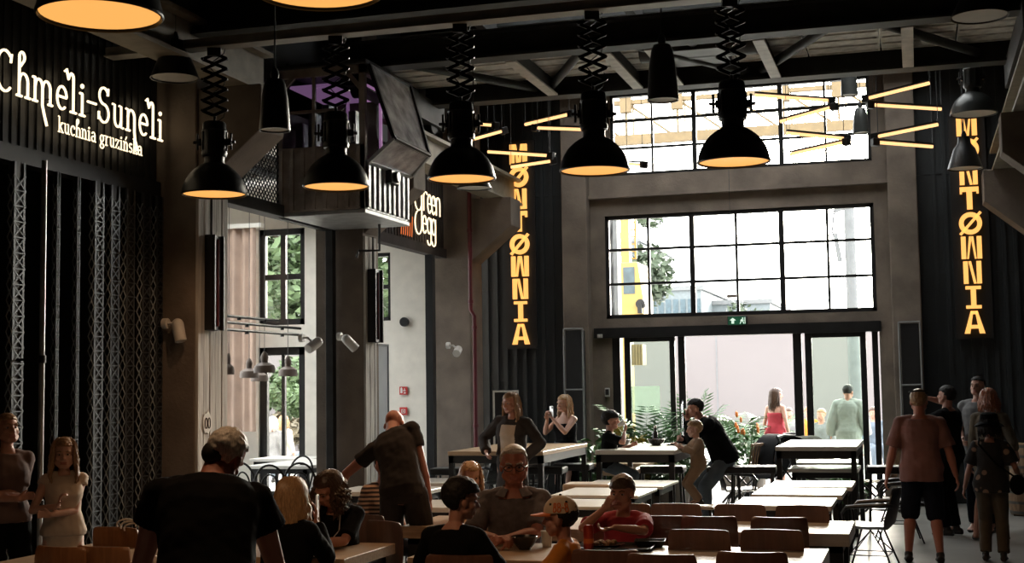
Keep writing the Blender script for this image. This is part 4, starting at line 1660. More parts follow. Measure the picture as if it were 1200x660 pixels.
# ------------------------------------------------------------------ lattice shutter posts in the near stall
LP = [(17, 'leftmost lattice shutter post, behind the woman with folded arms'), (64, 'lattice shutter post just right of the pale pipe, behind the girl'), (88, 'narrow lattice shutter post, second right of the pale pipe'),
      (112, 'bright lattice shutter post, third right of the pale pipe'), (131, 'lattice shutter post, fourth right of the pale pipe'), (149, 'lattice shutter post, third from the concrete column'),
      (168, 'dim lattice shutter post, second from the concrete column'), (184, 'dim lattice shutter post nearest the concrete column')]
first = None
for i, (px, lab) in enumerate(LP):
    p = aX(px, 420, XL + .02)
    if first is None:
        t = thing('lattice_post', lab, 'shutter post', (p.x, p.y, 0), 0, 'lattice shutter posts')
        hw, hd, H_ = .030, .072, 3.69
        mb = MB()
        for sx in (-1, 1):
            for sy in (-1, 1):
                x, y = sx * hw, sy * hd
                mb.box(min(x, x - sx * .004), min(y, y - sy * .026), 0, max(x, x - sx * .004), max(y, y - sy * .026), H_)
                mb.box(min(x, x - sx * .020), min(y, y - sy * .004), 0, max(x, x - sx * .020), max(y, y - sy * .004), H_)
        mb.build('corner_angles', MATS['lattice'], t, smooth=False)
        cell = .128
        n = int(H_ / cell)
        for nm, fx in (('face_lattice', hw), ('face_lattice', -hw)):
            mb = MB()
            for k in range(n):
                z = k * cell
                mb.bar((fx, -hd, z), (fx, hd, z + cell), .013, .004, (1, 0, 0))
                mb.bar((fx, hd, z), (fx, -hd, z + cell), .013, .004, (1, 0, 0))
                mb.bar((fx, -hd, z), (fx, hd, z), .010, .004, (1, 0, 0))
            mb.build(nm, MATS['lattice'], t, smooth=False)
        for nm, fy in (('edge_chain', -hd), ('edge_chain', hd)):
            mb = MB()
            for k in range(n):
                z = k * cell
                for s in (-1, 1):
                    mb.bar((s * hw * .95, fy, z), (0, fy, z + cell * .5), .004, .018, (0, 1, 0))
                    mb.bar((0, fy, z + cell * .5), (s * hw * .95, fy, z + cell), .004, .018, (0, 1, 0))
            mb.build(nm, MATS['chain'], t, smooth=False)
        mb = MB(); mb.box(-hw + .012, -hd + .008, 0, hw - .012, hd - .008, H_); mb.build('core', MATS['black'], t, smooth=False)
        first = t
    else:
        c_ = copy_tree(first, (p.x, p.y, 0), label=lab)
        if px in (64, 88):
            c_.scale = (.8, .3, 1)

p = aX(49, 430, -6.72)
t = thing('steel_pipe', 'pale vertical steel pipe beside the girl at the left', 'pipe', (p.x, p.y, 0))
mb = MB()
mb.cyl((0, 0, 0), (0, 0, 3.69), .022, n=14)
mb.build('tube', MATS['steel'], t)
for z in (.9, 2.05):
    mb = MB()
    mb.cyl((0, 0, z), (0, 0, z + .06), .032, n=14)
    mb.box(-.28, -.012, z + .02, 0, .012, z + .04)
    mb.build('clamp', MATS['black_metal'], t)

# ------------------------------------------------------------------ heaters, spotlights, signs on the left columns
for px0, px1, py0, py1, x, lab in ((243, 255, 275, 388, -6.54, 'tall black wall heater on the pale board-marked column'), (433, 443, 315, 402, -6.54, 'black wall heater on the second column, under the crane cab')):
    a, b = aX(px0, py0, x), aX(px1, py1, x)
    t = thing('wall_heater', lab, 'heater', (x, (a.y + b.y) / 2, b.z))
    hh, wd = a.z - b.z, abs(b.y - a.y)
    mb = MB()
    mb.box(-.03, -wd / 2, 0, .05, wd / 2, hh)
    mb.box(.05, -wd / 2, 0, .08, -wd / 2 + .03, hh)
    mb.box(.05, wd / 2 - .03, 0, .08, wd / 2, hh)
    mb.build('body', MATS['black_metal'], t, smooth=False, bevel=.006)
    mb = MB()
    mb.cyl((.062, 0, .04), (.062, 0, hh - .04), .012, n=8)
    mb.build('heating_rod', MATS['heat_rod'], t)
    mb = MB()
    mb.cyl((.0, -.02, hh), (.0, -.02, 3.72 - b.z), .010, n=8)
    mb.build('cable', MATS['black_plastic'], t)

def spotlight(px, py, x, aim, lab, L=.17, r=.058):
    p = aX(px, py, x)
    t = thing('wall_spotlight', lab, 'spotlight', p)
    d = V(aim).normalized()
    mb = MB()
    A, B = -d * L / 2, d * L / 2
    mb.cyl(A, B, r, n=20)
    mb.ell(A, (r * .98,) * 3)
    mb.build('barrel', MATS['white_plastic'], t)
    mb = MB()
    mb.cyl(B, B + d * .004, r * .86, n=20)
    mb.build('lens', MATS['lamp_inner'], t)
    mb = MB()
    mb.tube([V((0, 0, .03)), V((-.06, -.02, .09)), V((-.12, -.02, .09))], .014, 8)
    mb.cyl((-.16, -.02, .09), (-.11, -.02, .09), .05, n=16)
    mb.build('bracket', MATS['white_plastic'], t)


spotlight(210, 390, -6.72, (.25, -.1, -.9), 'white wall spotlight on the dark side of the first column')
spotlight(367, 405, -6.66, (-.3, -.75, -.45), 'white wall spotlight left of the second column')
spotlight(411, 403, -6.52, (.35, .5, -.55), 'white wall spotlight on the face of the second column')
spotlight(536, 412, -6.50, (.1, -.8, -.35), 'small pale wall spotlight on the far left column', .16, .058)

# torn sticker on the first column
p = aX(243, 496, -6.566)
t = thing('torn_sticker', 'torn white sticker on the pale column above the grey-haired man', 'sticker', p)
mb = MB()
rnd = random.Random(3)
po = [(.085 * math.cos(a) * rnd.uniform(.7, 1.15), .12 * math.sin(a) * rnd.uniform(.7, 1.15)) for a in [2 * PI * i / 14 for i in range(14)]]
mb.prism(po, Matrix(((0, 0, 1, 0), (1, 0, 0, 0), (0, 1, 0, 0), (0, 0, 0, 1))), .004)
mb.build('paper', MATS['cup_paper'], t, smooth=False)
mb = MB()
for y in (-.03, .025):
    mb.tube([(.006, y + .022 * math.cos(a), .05 * math.sin(a)) for a in [2 * PI * i / 14 for i in range(14)]], .005, 5, True)
mb.build('print', MATS['dark_concrete'], t)

# red sprinkler pipe at the far left column
t = thing('sprinkler_pipe', 'dark red vertical pipe beside the far left column', 'pipe', (-6.50, 19.60, 0))
mb = MB()
mb.tube([(0, 0, 0), (0, 0, 2.9), (-.06, 0, 3.0), (-.06, 0, 6.2)], .034, 10)
mb.build('tube', MATS['red_pipe'], t)
for x, z in ((0, 1.2), (0, 2.7), (-.06, 3.1), (-.06, 4.2)):
    mb = MB()
    mb.cyl((x, 0, z), (x, 0, z + .05), .045, n=12)
    mb.build('coupling', MATS['red_pipe'], t)


# fire signs on the white wall of the side room
def wall_sign(px, py, w, h, mname, lab, marks, y=YE - .02):
    p = aY(px, py, y)
    t = thing('fire_sign', lab, 'sign', p)
    mb = MB()
    mb.box(-w / 2, -.012, -h / 2, w / 2, .0, h / 2)
    mb.build('plate', MATS[mname], t, smooth=False)
    mb = MB()
    for x0, z0, x1, z1 in marks:
        mb.box(x0 * w, -.018, z0 * h, x1 * w, -.010, z1 * h)
    mb.build('pictogram', MATS['tape_white'], t, smooth=False)


wall_sign(473, 458, .135, .13, 'sign_red', 'upper red and white fire sign on the pale side wall', [(-.36, -.3, -.12, .3), (-.30, .3, -.18, .4), (-.05, -.05, .3, .05), (.1, .05, .2, .3), (.05, -.35, .32, -.2)])
wall_sign(473, 482, .13, .125, 'sign_red', 'lower red fire call point on the pale side wall', [(-.26, -.26, .26, -.18), (-.26, .18, .26, .26), (-.26, -.18, -.18, .18), (.18, -.18, .26, .18), (-.08, -.08, .08, .08)])
p = aY(474.5, 377.5, YE - .02)
t = thing('wall_speaker', 'round black speaker on the pale side wall', 'speaker', p)
mb = MB(); mb.cyl((0, 0, 0), (0, -.05, 0), .075, n=20); mb.build('housing', MATS['black_plastic'], t)
mb = MB(); mb.cyl((0, -.05, 0), (0, -.058, 0), .058, n=20); mb.build('grille', MATS['black_metal'], t)

# free-standing pale glazed board by the second column
pa, pb = aX(433, 405, -6.62), aX(453, 405, -6.62)
t = thing('menu_board', 'tall pale glossy menu board standing beside the second column', 'board', (-6.62, (pa.y + pb.y) / 2, 0))
wd = pb.y - pa.y
mb = MB(); mb.box(-.012, -wd / 2, .9, .012, wd / 2, pa.z); mb.build('panel', mat('board_face', (.42, .44, .46), .15, var=.1, scale=2), t, smooth=False)
mb = MB()
mb.box(-.02, -wd / 2 - .03, 0, .02, -wd / 2, pa.z + .03); mb.box(-.02, wd / 2, 0, .02, wd / 2 + .03, pa.z + .03); mb.box(-.02, -wd / 2, pa.z, .02, wd / 2, pa.z + .03)
mb.box(-.15, -wd / 2, 0, .15, wd / 2, .03); mb.box(-.02, -wd / 2, .86, .02, wd / 2, .90)
mb.build('board_frame', MATS['black_metal'], t, smooth=False)

# ------------------------------------------------------------------ side room furnishings
# curtain
c0, c1 = aY(256, 330, YE - .5), aY(300, 330, YE - .5)
mb = MB()
n = 90
zt, zb_ = aY(280, 268, YE - .5).z, aY(280, 506, YE - .5).z
rings = []
for k in range(n + 1):
    f = k / n
    x = c0.x - .5 + (c1.x - c0.x + .5) * f
    y = YE - .5 + .028 * math.sin(f * 44) + .02 * math.sin(f * 17 + 1)
    rings.append([V((x, y, zt)), V((x, y, zb_)), V((x, y + .012, zb_)), V((x, y + .012, zt))])
mb.loft(rings)
t = thing('curtain', 'long beige pleated curtain in the side room left of the window', 'curtain', (c1.x, YE - .5, 0))
mb.M = Matrix.Translation((-c1.x, -(YE - .5), 0))
mb2 = MB(Matrix.Translation((-c1.x, -(YE - .5), 0)))
mb2.loft(rings)
mb2.build('drape', MATS['curtain'], t)
mb2 = MB(Matrix.Translation((-c1.x, -(YE - .5), 0)))
mb2.box(c0.x - .6, YE - .56, zt, c1.x + .12, YE - .44, zt + .07)
mb2.build('pelmet', MATS['cream_wall'], t, smooth=False)

# black hanging rails across the opening
t0 = aX(260, 383, XL - .1)
for k, (pa_, pb_, x) in enumerate((((259, 374), (326, 372), -7.2), ((259, 384), (352, 379), -7.1), ((259, 391), (352, 388), -7.0))):
    A, B = aX(*pa_, x), aX(*pb_, x)
    A.z = B.z = (A.z + B.z) / 2
    t = thing('hanging_rail', ['upper', 'middle', 'lowest'][k] + ' of three black horizontal rails across the side room opening', 'rail', A, 0, 'rails across the opening')
    mb = MB(); mb.cyl((0, 0, 0), B - A, .016, n=8); mb.build('bar', MATS['black_metal'], t)
    for f in (.3, .75):
        q = (B - A) * f
        mb = MB()
        mb.cyl(q + V((0, 0, -.035)), q, .022, n=8)
        mb.build('peg', MATS['black_metal'], t)

for px, py, w, d, lab in ((268, 439, 13, 17, 'taupe dome lamp in the side room, leftmost by the curtain'), (292, 443, 22, 18.5, 'taupe dome lamp in the side room, second from the left'), (310, 437, 25, 17, 'largest taupe dome lamp in the side room, in front of the window'),
                          (304, 447, 20, 19.5, 'taupe dome lamp in the side room behind the largest one'), (337.5, 441, 22, 18, 'taupe dome lamp in the side room, rightmost by the window edge')):
    p = CAM + ray(px, py) * d
    R = w / 2 * d / FPX
    t = thing('pendant_lamp', lab, 'lamp', p, 0, 'taupe dome lamps in the side room')
    mb = MB()
    pr = [(R, 0), (R, .05), (R * .92, .09), (R * .55, .12), (R * .30, .13), (R * .33, .17), (R * .36, .20), (R * .26, .24), (.012, .27), (0, .27)]
    mb.lathe(pr + [(0, .1), (R * .9, .06), (R * .96, 0), (R, 0)], n=26)
    mb.build('lamp_shade', MATS['lamp_taupe'], t)
    mb = MB(); mb.cyl((0, 0, .26), (0, 0, 5.1 - p.z), .004, n=6); mb.build('cable', MATS['black_plastic'], t)
    mb = MB(); mb.lathe([(0, .015), (R * .9, .015), (R * .9, .008), (0, .008)], n=20); mb.build('diffuser', MATS['lamp_inner'], t)

# ------------------------------------------------------------------ entrance details
p = aY(864, 376, YB - .05)
t = thing('exit_sign', 'green and white emergency exit sign over the entrance header', 'sign', p)
mb = MB(); mb.box(-.15, -.03, -.075, .15, .03, .075); mb.build('housing', MATS['black_plastic'], t, smooth=False, bevel=.006)
mb = MB(); mb.box(-.135, -.036, -.062, .135, -.03, .062); mb.build('face', MATS['sign_green'], t, smooth=False)
mb = MB()
Mx = Matrix(((1, 0, 0, 0), (0, 0, -1, -.036), (0, 1, 0, 0), (0, 0, 0, 1)))
mb.prism([(-.115, .005), (-.065, .045), (-.015, .005), (-.045, .005), (-.045, -.045), (-.085, -.045), (-.085, .005)], Mx, .004)
mb.prism([(.06, .02), (.085, .02), (.095, -.01), (.08, -.012)], Mx, .004)
mb.prism(O_(.088, .036, .011, .011, 12), Mx, .004)
mb.bar((.07, -.038, .0), (.045, -.038, -.05), .012, .004, (0, 1, 0)); mb.bar((.088, -.038, -.005), (.105, -.038, -.05), .012, .004, (0, 1, 0))
mb.bar((.075, -.038, .012), (.05, -.038, .0), .009, .004, (0, 1, 0)); mb.bar((.08, -.038, .014), (.112, -.038, .004), .009, .004, (0, 1, 0))
mb.box(.118, -.040, -.05, .128, -.036, .05)
mb.build('pictogram', MATS['glow_exit'], t, smooth=False)
p = aY(703, 394, YB - .08)
mb = MB(); mb.box(-.04, -.02, -.03, .04, .02, .03); mb.box(-.03, -.028, -.02, .0, -.02, .02)
tag(mb.build('switch_box', MATS['white_plastic'], loc=p, smooth=False, bevel=.005), 'small pale switch box at the left end of the entrance header', 'switch')
p = aY(712, 460, YB - .02)
t = thing('card_reader', 'white wall intercom left of the glass entrance', 'intercom', p)
mb = MB(); mb.box(-.04, -.03, -.07, .04, .0, .07); mb.build('housing', MATS['white_plastic'], t, smooth=False, bevel=.008)
mb = MB(); mb.box(-.028, -.036, -.04, .028, -.028, .05); mb.build('screen', MATS['black_plastic'], t, smooth=False)
# hanging microphone-like pendant in the middle window
p = aY(858, 347, 20.2)
t = thing('ceiling_sensor', 'small bar-shaped sensor hanging on a thin wire in front of the middle window', 'sensor', p)
mb = MB(); mb.box(-.075, -.02, -.02, .075, .02, .02); mb.build('housing', MATS['lamp_taupe'], t, smooth=False, bevel=.006)
mb = MB(); mb.cyl((0, 0, .02), (0, 0, 4.55 - p.z + .9), .004, n=5); mb.build('cable', MATS['black_plastic'], t)

for nm, pxa, pxb, pyt, lab in (('a', 662, 684, 386, 'tall black framed cabinet standing left of the entrance'), ('b', 1053, 1078, 378, 'tall black framed cabinet standing right of the entrance')):
    a, b = aY(pxa, pyt, YB - .5), aY(pxb, pyt, YB - .5)
    cx, wd = (a.x + b.x) / 2, b.x - a.x
    t = thing('tall_cabinet', lab, 'cabinet', (cx, YB - .45, 0))
    mb = MB(); mb.box(-wd / 2 + .02, -.12, .05, wd / 2 - .02, .12, a.z - .02); mb.build('body', MATS['black'], t, smooth=False, bevel=.01)
    mb = MB()
    for s in (-1, 1):
        mb.cyl((s * wd / 2, -.13, 0), (s * wd / 2, -.13, a.z), .014, n=8)
    for z in (.06, 1.75, a.z):
        mb.cyl((-wd / 2, -.13, z), (wd / 2, -.13, z), .014, n=8)
    mb.build('rim', MATS['rim_steel'], t)
    mb = MB(); mb.cyl((-wd / 2 + .05, -.14, 1.0), (-wd / 2 + .05, -.14, 1.3), .012, n=8); mb.build('handle', MATS['chrome'], t)

# framed boards on the dark back wall behind the standing woman
a, b = aY(580, 460, YB - .4), aY(606, 510, YB - .4)
t = thing('chalkboard', 'white framed black chalkboard behind the woman in the dark jacket', 'chalkboard', ((a.x + b.x) / 2, YB - .4, 0))
wd = (b.x - a.x) / 2
mb = MB(); mb.box(-wd, -.015, .75, wd, .015, a.z); mb.build('board', MATS['black'], t, smooth=False)
mb = MB()
mb.box(-wd - .03, -.025, .6, -wd, .025, a.z + .03); mb.box(wd, -.025, .6, wd + .03, .025, a.z + .03); mb.box(-wd, -.025, a.z, wd, .025, a.z + .03); mb.box(-wd, -.025, .72, wd, .025, .76)
mb.build('board_frame', MATS['white_paint'], t, smooth=False)
mb = MB()
for s in (-1, 1):
    mb.bar((s * wd, .0, .7), (s * wd, -.15, 0), .03, .03); mb.bar((s * wd, 0, .7), (s * wd, .2, 0), .03, .03)
mb.build('easel_legs', MATS['white_paint'], t, smooth=False)

# ------------------------------------------------------------------ cask at the right wall
p = aZ(1207, 604, 0.0)
t = thing('wooden_cask', 'old wooden cask with dark letters standing at the right wall', 'barrel', (p.x + .03, p.y, .02))
R0, R1, Hc = .27, .325, .93
prf = lambda z: R0 + (R1 - R0) * (1 - ((z - Hc / 2) / (Hc / 2)) ** 2)
mb = MB()
rings = []
nst = 18
for k in range(13):
    z = Hc * k / 12
    ring = []
    for i in range(nst * 3):
        a = 2 * PI * i / (nst * 3)
        rr = prf(z) * (.985 if i % 3 == 0 else 1)
        ring.append(V((rr * math.cos(a), rr * math.sin(a), z)))
    rings.append(ring)
mb.loft(rings)
mb.build('staves', MATS['oak_cask'], t)
for z in (.03, .16, .30, .63, .77, .90):
    mb = MB()
    mb.lathe([(prf(z - .018) + .004, z - .018), (prf(z + .018) + .004, z + .018), (prf(z + .018) - .01, z + .018), (prf(z - .018) - .01, z - .018), (prf(z - .018) + .004, z - .018)], n=40)
    mb.build('hoop', MATS['hoop'], t)
ang0 = math.atan2(0 - p.y, 0 - p.x)
for txt, z0, sh in (('ULL', .46, -.50), ('D', .33, -.22)):
    out, sc, wt = text_strokes(txt)
    for ch, ss in out:
        mb = MB()
        for st in ss:
            mb.tube([((prf(z0) + .006) * math.cos(ang0 + sh + px * .17), (prf(z0) + .006) * math.sin(ang0 + sh + px * .17), z0 + py * .062) for px, py in st], .008, 5)
        mb.build('letter', MATS['black'], t)
for s in (-1, 1):
    mb = MB(); mb.bar((-.24, s * .12, -.01), (.24, s * .12, -.01), .05, .03); mb.build('skid', MATS['bark'], t, smooth=False)
# ------------------------------------------------------------------ outdoors
sbox('ground', 'ground', -70, 21.3, -.25, 60, 130, -.01)
sbox('ground_side', 'ground', -70, -10, -.25, -13.2, 21.3, -.01)
pa, pb = CAM + ray(296, 450) * 33, CAM + ray(372, 450) * 33
t = thing('garden_wall', 'pale low wall outside beyond the side room door', 'wall', ((pa.x + pb.x) / 2, pa.y, 0))
hw_ = (pb.x - pa.x) / 2
mb = MB(); mb.box(-hw_, 0, 0, hw_, .2, 2.75); mb.build('wall_panel', MATS['outer_wall'], t, smooth=False)
mb = MB(); mb.box(-hw_ - .05, -.05, 2.75, hw_ + .05, .25, 2.83); mb.build('coping', MATS['outer_grey'], t, smooth=False)
t = thing('marquee_wall', 'long pale wall standing outside beyond the entrance', 'wall', (-4, 42, 0))
mb = MB()
mb.box(-10.0, 0, 0, 22, .25, 3.42)
mb.build('wall_panel', MATS['outer_wall'], t, smooth=False)
mb = MB()
for k in range(9):
    mb.box(-10 + k * 4 - .02, -.012, 0, -10 + k * 4 + .02, 0, 3.4)
mb.build('seam', MATS['outer_grey'], t, smooth=False)


def building(label, px0, px1, ytop, d, mname, floors, bays):
    a, b = CAM + ray(px0, 400) * d, CAM + ray(px1, 400) * d
    zt = (CAM + ray((px0 + px1) / 2, ytop) * d).z
    w = b.x - a.x
    t = thing('office_building', label, 'building', ((a.x + b.x) / 2, a.y, 0))
    mb = MB(); mb.box(-w / 2, 0, 0, w / 2, 14, zt); mb.build('wall', MATS[mname], t, smooth=False)
    mb = MB(); mb.box(-w / 2 - .2, -.2, zt, w / 2 + .2, 14.2, zt + .3); mb.build('roof_edge', MATS['outer_grey'], t, smooth=False)
    fh = 3.2
    for f in range(floors):
        mb = MB()
        z = zt - (f + 1) * fh + .9
        for k in range(bays):
            x = -w / 2 + (k + .15) * w / bays
            mb.box(x, -.06, z, x + w / bays * .7, 0.05, z + 1.7)
        mb.build('window_band', MATS['facade_glass'], t, smooth=False)


building('grey office building seen low through the middle window, taller left block', 763, 826, 341, 92, 'facade', 2, 7)
building('lower grey office wing right of the taller block, through the middle window', 826, 906, 357, 96, 'facade', 1, 8)
building('pale tower block behind the yellow crane', 738, 752, 283, 100, 'facade', 6, 2)


def tree(label, px, py_top, d, R, leaf, n, cat='tree', trunk=True, zc=None, seed=1, group=None, squash=.85, lsz=.30):
    p = CAM + ray(px, 450) * d
    top = (CAM + ray(px, py_top) * d).z
    rnd = random.Random(seed)
    t = thing('tree' if trunk else 'shrub', label, cat, (p.x, p.y, -.01), 0, group)
    zc = top - R * squash if zc is None else zc
    if trunk:
        mb = MB()
        mb.tube([(0, 0, 0), (.1, 0, zc * .5), (0, .05, zc)], [.06 * R + .06, .05 * R + .04, .05], 8)
        for k in range(5):
            a = k * 1.3
            mb.tube([(0, .0, zc * (.55 + .08 * k)), (math.cos(a) * R * .35, math.sin(a) * R * .35, zc + R * .1), (math.cos(a) * R * .6, math.sin(a) * R * .6, zc + R * .3)], [.05, .035, .015], 6)
        mb.build('trunk', MATS['bark'], t)
    else:
        mb = MB()
        for k in range(6):
            mb.tube([(0, 0, 0), (math.cos(k) * R * .2, math.sin(k) * R * .2, zc * .6), (math.cos(k) * R * .4, math.sin(k) * R * .4, zc)], [.03, .02, .01], 6)
        mb.build('stem', MATS['bark'], t)
    mb = MB()
    blobs = [(V((rnd.gauss(0, .42), rnd.gauss(0, .42), rnd.gauss(0, .38) * squash)) * R, R * rnd.uniform(.25, .5)) for _ in range(16)]
    for i in range(n):
        c, r = blobs[rnd.randrange(16)]
        u = V((rnd.gauss(0, 1), rnd.gauss(0, 1), rnd.gauss(0, 1))).normalized()
        q = c + u * r * rnd.uniform(.6, 1) + V((0, 0, zc))
        if q.z < .05:
            continue
        a = V((rnd.gauss(0, 1), rnd.gauss(0, 1), rnd.gauss(0, .6))).normalized()
        b = a.cross(u).normalized() if a.cross(u).length > .01 else a.orthogonal()
        sz = lsz * rnd.uniform(.6, 1.2)
        mb.add([q - a * sz, q + b * sz * .45, q + a * sz, q - b * sz * .45 + u * .03], [(0, 1, 2, 3)])
    mb.build('foliage', MATS[leaf], t, smooth=False)
    return t


tree('big dense green tree filling the side room window', 322, 215, 36, 3.1, 'leaf_bright', 9000, seed=2, zc=6.3, lsz=.19)
tree('deep green tree beyond the side room window, further right', 360, 250, 52, 3.4, 'leaf_deep', 6000, seed=3, zc=7.0, lsz=.2)
tree('deep green tree left of the big one, half hidden by the curtain', 270, 240, 44, 3.0, 'leaf_deep', 4000, seed=12, zc=6.6, lsz=.2)
tree('light green tree seen in the second side window', 449, 235, 38, 3.2, 'leaf_bright', 6000, seed=4, zc=4.8, lsz=.19)
tree('bright green bush outside the side room door', 337, 437, 31.5, .75, 'leaf_bright', 2500, cat='bush', trunk=False, seed=5, lsz=.14)
tree('dull green bush under the bright one outside the side room door', 333, 482, 29.5, .62, 'leaf_dry', 1500, cat='bush', trunk=False, seed=6, lsz=.12)
tree('small green tree top over the office wing', 893, 352, 84, 2.2, 'leaf_deep', 1200, seed=7)
tree('small dark tree behind the yellow crane mast', 741, 272, 70, 2.4, 'leaf_deep', 1500, seed=8)

# yellow yard crane seen at the left of the middle window
p = CAM + ray(736, 450) * 31
t = thing('yard_crane', 'yellow yard crane with cab and ladder outside the left end of the window', 'crane', (p.x, p.y, -.01))
sc = 31 / FPX
zz = lambda y: 1.8 + (451 - y) * sc
mb = MB()
mb.box(-.07, -.15, 0, .12, .15, zz(250))
mb.build('mast', MATS['crane_yellow'], t, smooth=False)
mb = MB()
for s in (0, 1):
    mb.bar((.20 - s * .26, .25, zz(300)), (.20 - s * .30, .25, zz(232)), .05, .05)
for k in range(8):
    z = zz(300) + k * .17
    mb.bar((-.06, .25, z), (.20, .25, z), .03, .03)
mb.build('ladder', MATS['crane_yellow'], t, smooth=False)
mb = MB()
z0, z1 = zz(372), zz(308)
M = Matrix(((1, 0, 0, 0), (0, 0, 1, -.6), (0, 1, 0, 0), (0, 0, 0, 1)))
mb.prism([(.0, z0), (.52, z0), (.52, zz(352)), (.40, z1), (.0, z1)], M, 1.2)
mb.build('cab_body', MATS['crane_yellow'], t, smooth=False, bevel=.03)
mb = MB()
mb.prism([(.07, zz(345)), (.33, zz(345)), (.33, zz(314)), (.07, zz(314))], M, -.012)
mb.build('cab_window', MATS['facade_glass'], t, smooth=False)
mb = MB(); mb.cyl((.46, -.66, zz(357)), (.46, -.5, zz(357)), .11, n=16); mb.box(.40, -.7, zz(368), .5, -.6, zz(357)); mb.build('floodlight', MATS['black_metal'], t)
mb = MB()
mb.box(.16, -.35, zz(427), .42, .1, zz(403))
for k in range(5):
    mb.bar((.16 + .065 * k, -.37, zz(427)), (.16 + .065 * k, -.37, zz(403)), .02, .02)
mb.build('gear_box', MATS['gantry'], t, smooth=False)
mb = MB(); mb.box(-.3, -.5, 0, .5, .5, .35); mb.build('base', MATS['black_metal'], t, smooth=False)
# grey steel post at the left edge of the view
pa = CAM + ray(719, 450) * 26
mb = MB(); ibeam(mb, (0, 0, 0), (0, .001, 6.2), .2, .3)
mb = MB(); mb.box(-.16, -.16, 0, -.08, .16, 6.4); mb.box(.08, -.16, 0, .16, .16, 6.4); mb.box(-.08, -.02, 0, .08, .02, 6.4)
for k in range(7):
    mb.bar((-.1, -.1, .5 + k * .8), (.1, -.1, 1.2 + k * .8), .03, .03)
tag(mb.build('steel_post', MATS['outer_grey'], loc=(pa.x, pa.y, -.01), smooth=False), 'grey riveted steel post outside left of the yellow crane', 'post')
pa = CAM + ray(1002, 450) * 28
t = thing('lamp_post', 'grey mast with a bracket outside the right end of the middle window', 'mast', (pa.x, pa.y, -.01))
mb = MB(); mb.cyl((0, 0, 0), (0, 0, 5.55), .13, .11, n=14); mb.build('mast', MATS['outer_grey'], t)
mb = MB(); mb.bar((-.30, 0, 5.45), (.35, 0, 5.62), .10, .12); mb.tube([(-.3, 0, 5.45), (-.36, 0, 5.0), (-.2, 0, 4.4)], .025, 6); mb.cyl((-.30, 0, 4.95), (-.22, 0, 4.35), .05, n=8); mb.build('bracket', MATS['outer_grey'], t)
# gantry truss seen through the upper window
dG = 30.0
pl, pr = CAM + ray(690, 168) * dG, CAM + ray(1035, 146) * dG
t = thing('gantry_truss', 'tan lattice gantry girder outside across the upper window', 'gantry', ((pl.x + pr.x) / 2, pl.y, -.01))
cx = (pl.x + pr.x) / 2
W2 = (pr.x - pl.x) / 2 + 2.0
zB = 7.20
mb = MB(); mb.box(-W2, -.10, zB - .08, W2, .10, zB + .13); mb.build('bottom_chord', MATS['gantry'], t, smooth=False)
zT = zB + .86
mb = MB(); mb.box(-W2, -.08, zT - .04, W2, .08, zT + .05); mb.build('top_chord', MATS['gantry'], t, smooth=False)
n = 9
for k in range(n):
    x = -W2 + (k + .5) * 2 * W2 / n
    x2 = x + 2 * W2 / n
    mb = MB()
    mb.bar((x, 0, zB), (x, 0, zT), .05, .05)
    mb.bar((x + .16, 0, zB), (x + .16, 0, zT), .03, .03)
    if k < n - 1:
        mb.bar((x, 0, zT), (x2, 0, zB), .05, .05)
    mb.build('truss_web', MATS['gantry'], t, smooth=False)
    mb = MB(); mb.box(x - .13, -.1, zT - .22, x + .13, .1, zT + .1); mb.build('gusset', MATS['gantry'], t, smooth=False)
for x in (-W2 + .2, W2 - .2):
    mb = MB(); mb.box(x - .15, -.15, 0, x + .15, .15, zB - .08); mb.build('leg', MATS['gantry'], t, smooth=False)
for k, z in enumerate((8.75, 7.75)):
    mb = MB(); mb.cyl((-W2, .3, z), (W2, .3, z), .02, n=6); mb.build('cable', MATS['black_metal'], t)


# ------------------------------------------------------------------ plants at the entrance
def palm(label, px, d, base, h, n, spread, leaf, seed, zpot=.35, rpot=.2, droop=.5, wid=.045, fan=False):
    p = spot(px, d)
    rnd = random.Random(seed)
    t = thing('potted_plant', label, 'plant', (p.x, p.y, 0 if d < 21 else -.01))
    mb = MB()
    mb.lathe([(rpot * .75, 0), (rpot, zpot), (rpot * 1.05, zpot), (rpot * 1.05, zpot + .03), (rpot * .92, zpot + .03), (rpot * .9, zpot - .03), (0, zpot - .03)], n=24)
    mb.build('pot', MATS['pot'], t)
    mb, st = MB(), MB()
    for i in range(n):
        a = 2 * PI * i / n + rnd.uniform(-.4, .4)
        L = h * rnd.uniform(.65, 1.1)
        out = V((math.cos(a), math.sin(a), 0))
        sp = spread * rnd.uniform(.5, 1.1)
        pts = []
        for q in range(9):
            f = q / 8
            pts.append(V((0, 0, zpot)) + out * sp * f ** 1.3 + V((0, 0, L * (f - droop * f * f * .75))))
        st.tube(pts, [.010 - .008 * q / 8 for q in range(9)], 5)
        for q in range(2, 9):
            T = (pts[q] - pts[q - 1]).normalized()
            sd = T.cross(V((0, 0, 1))).normalized()
            for s in (-1, 1):
                for sub in (0, .5):
                    b = pts[q - 1].lerp(pts[q], sub)
                    ll = .24 * (1 - abs(q / 8 - .55)) * rnd.uniform(.8, 1.15) * (h / 1.1)
                    tip = b + (sd * s * .8 + T * .75 - V((0, 0, .35))).normalized() * ll
                    w = T * wid * .5
                    m = b.lerp(tip, .45)
                    mb.add([b, m - w, tip, m + w], [(0, 1, 2, 3)])
    st.build('stem', MATS['leaf'], t)
    mb.build('leaf', MATS[leaf], t, smooth=False)
    return t


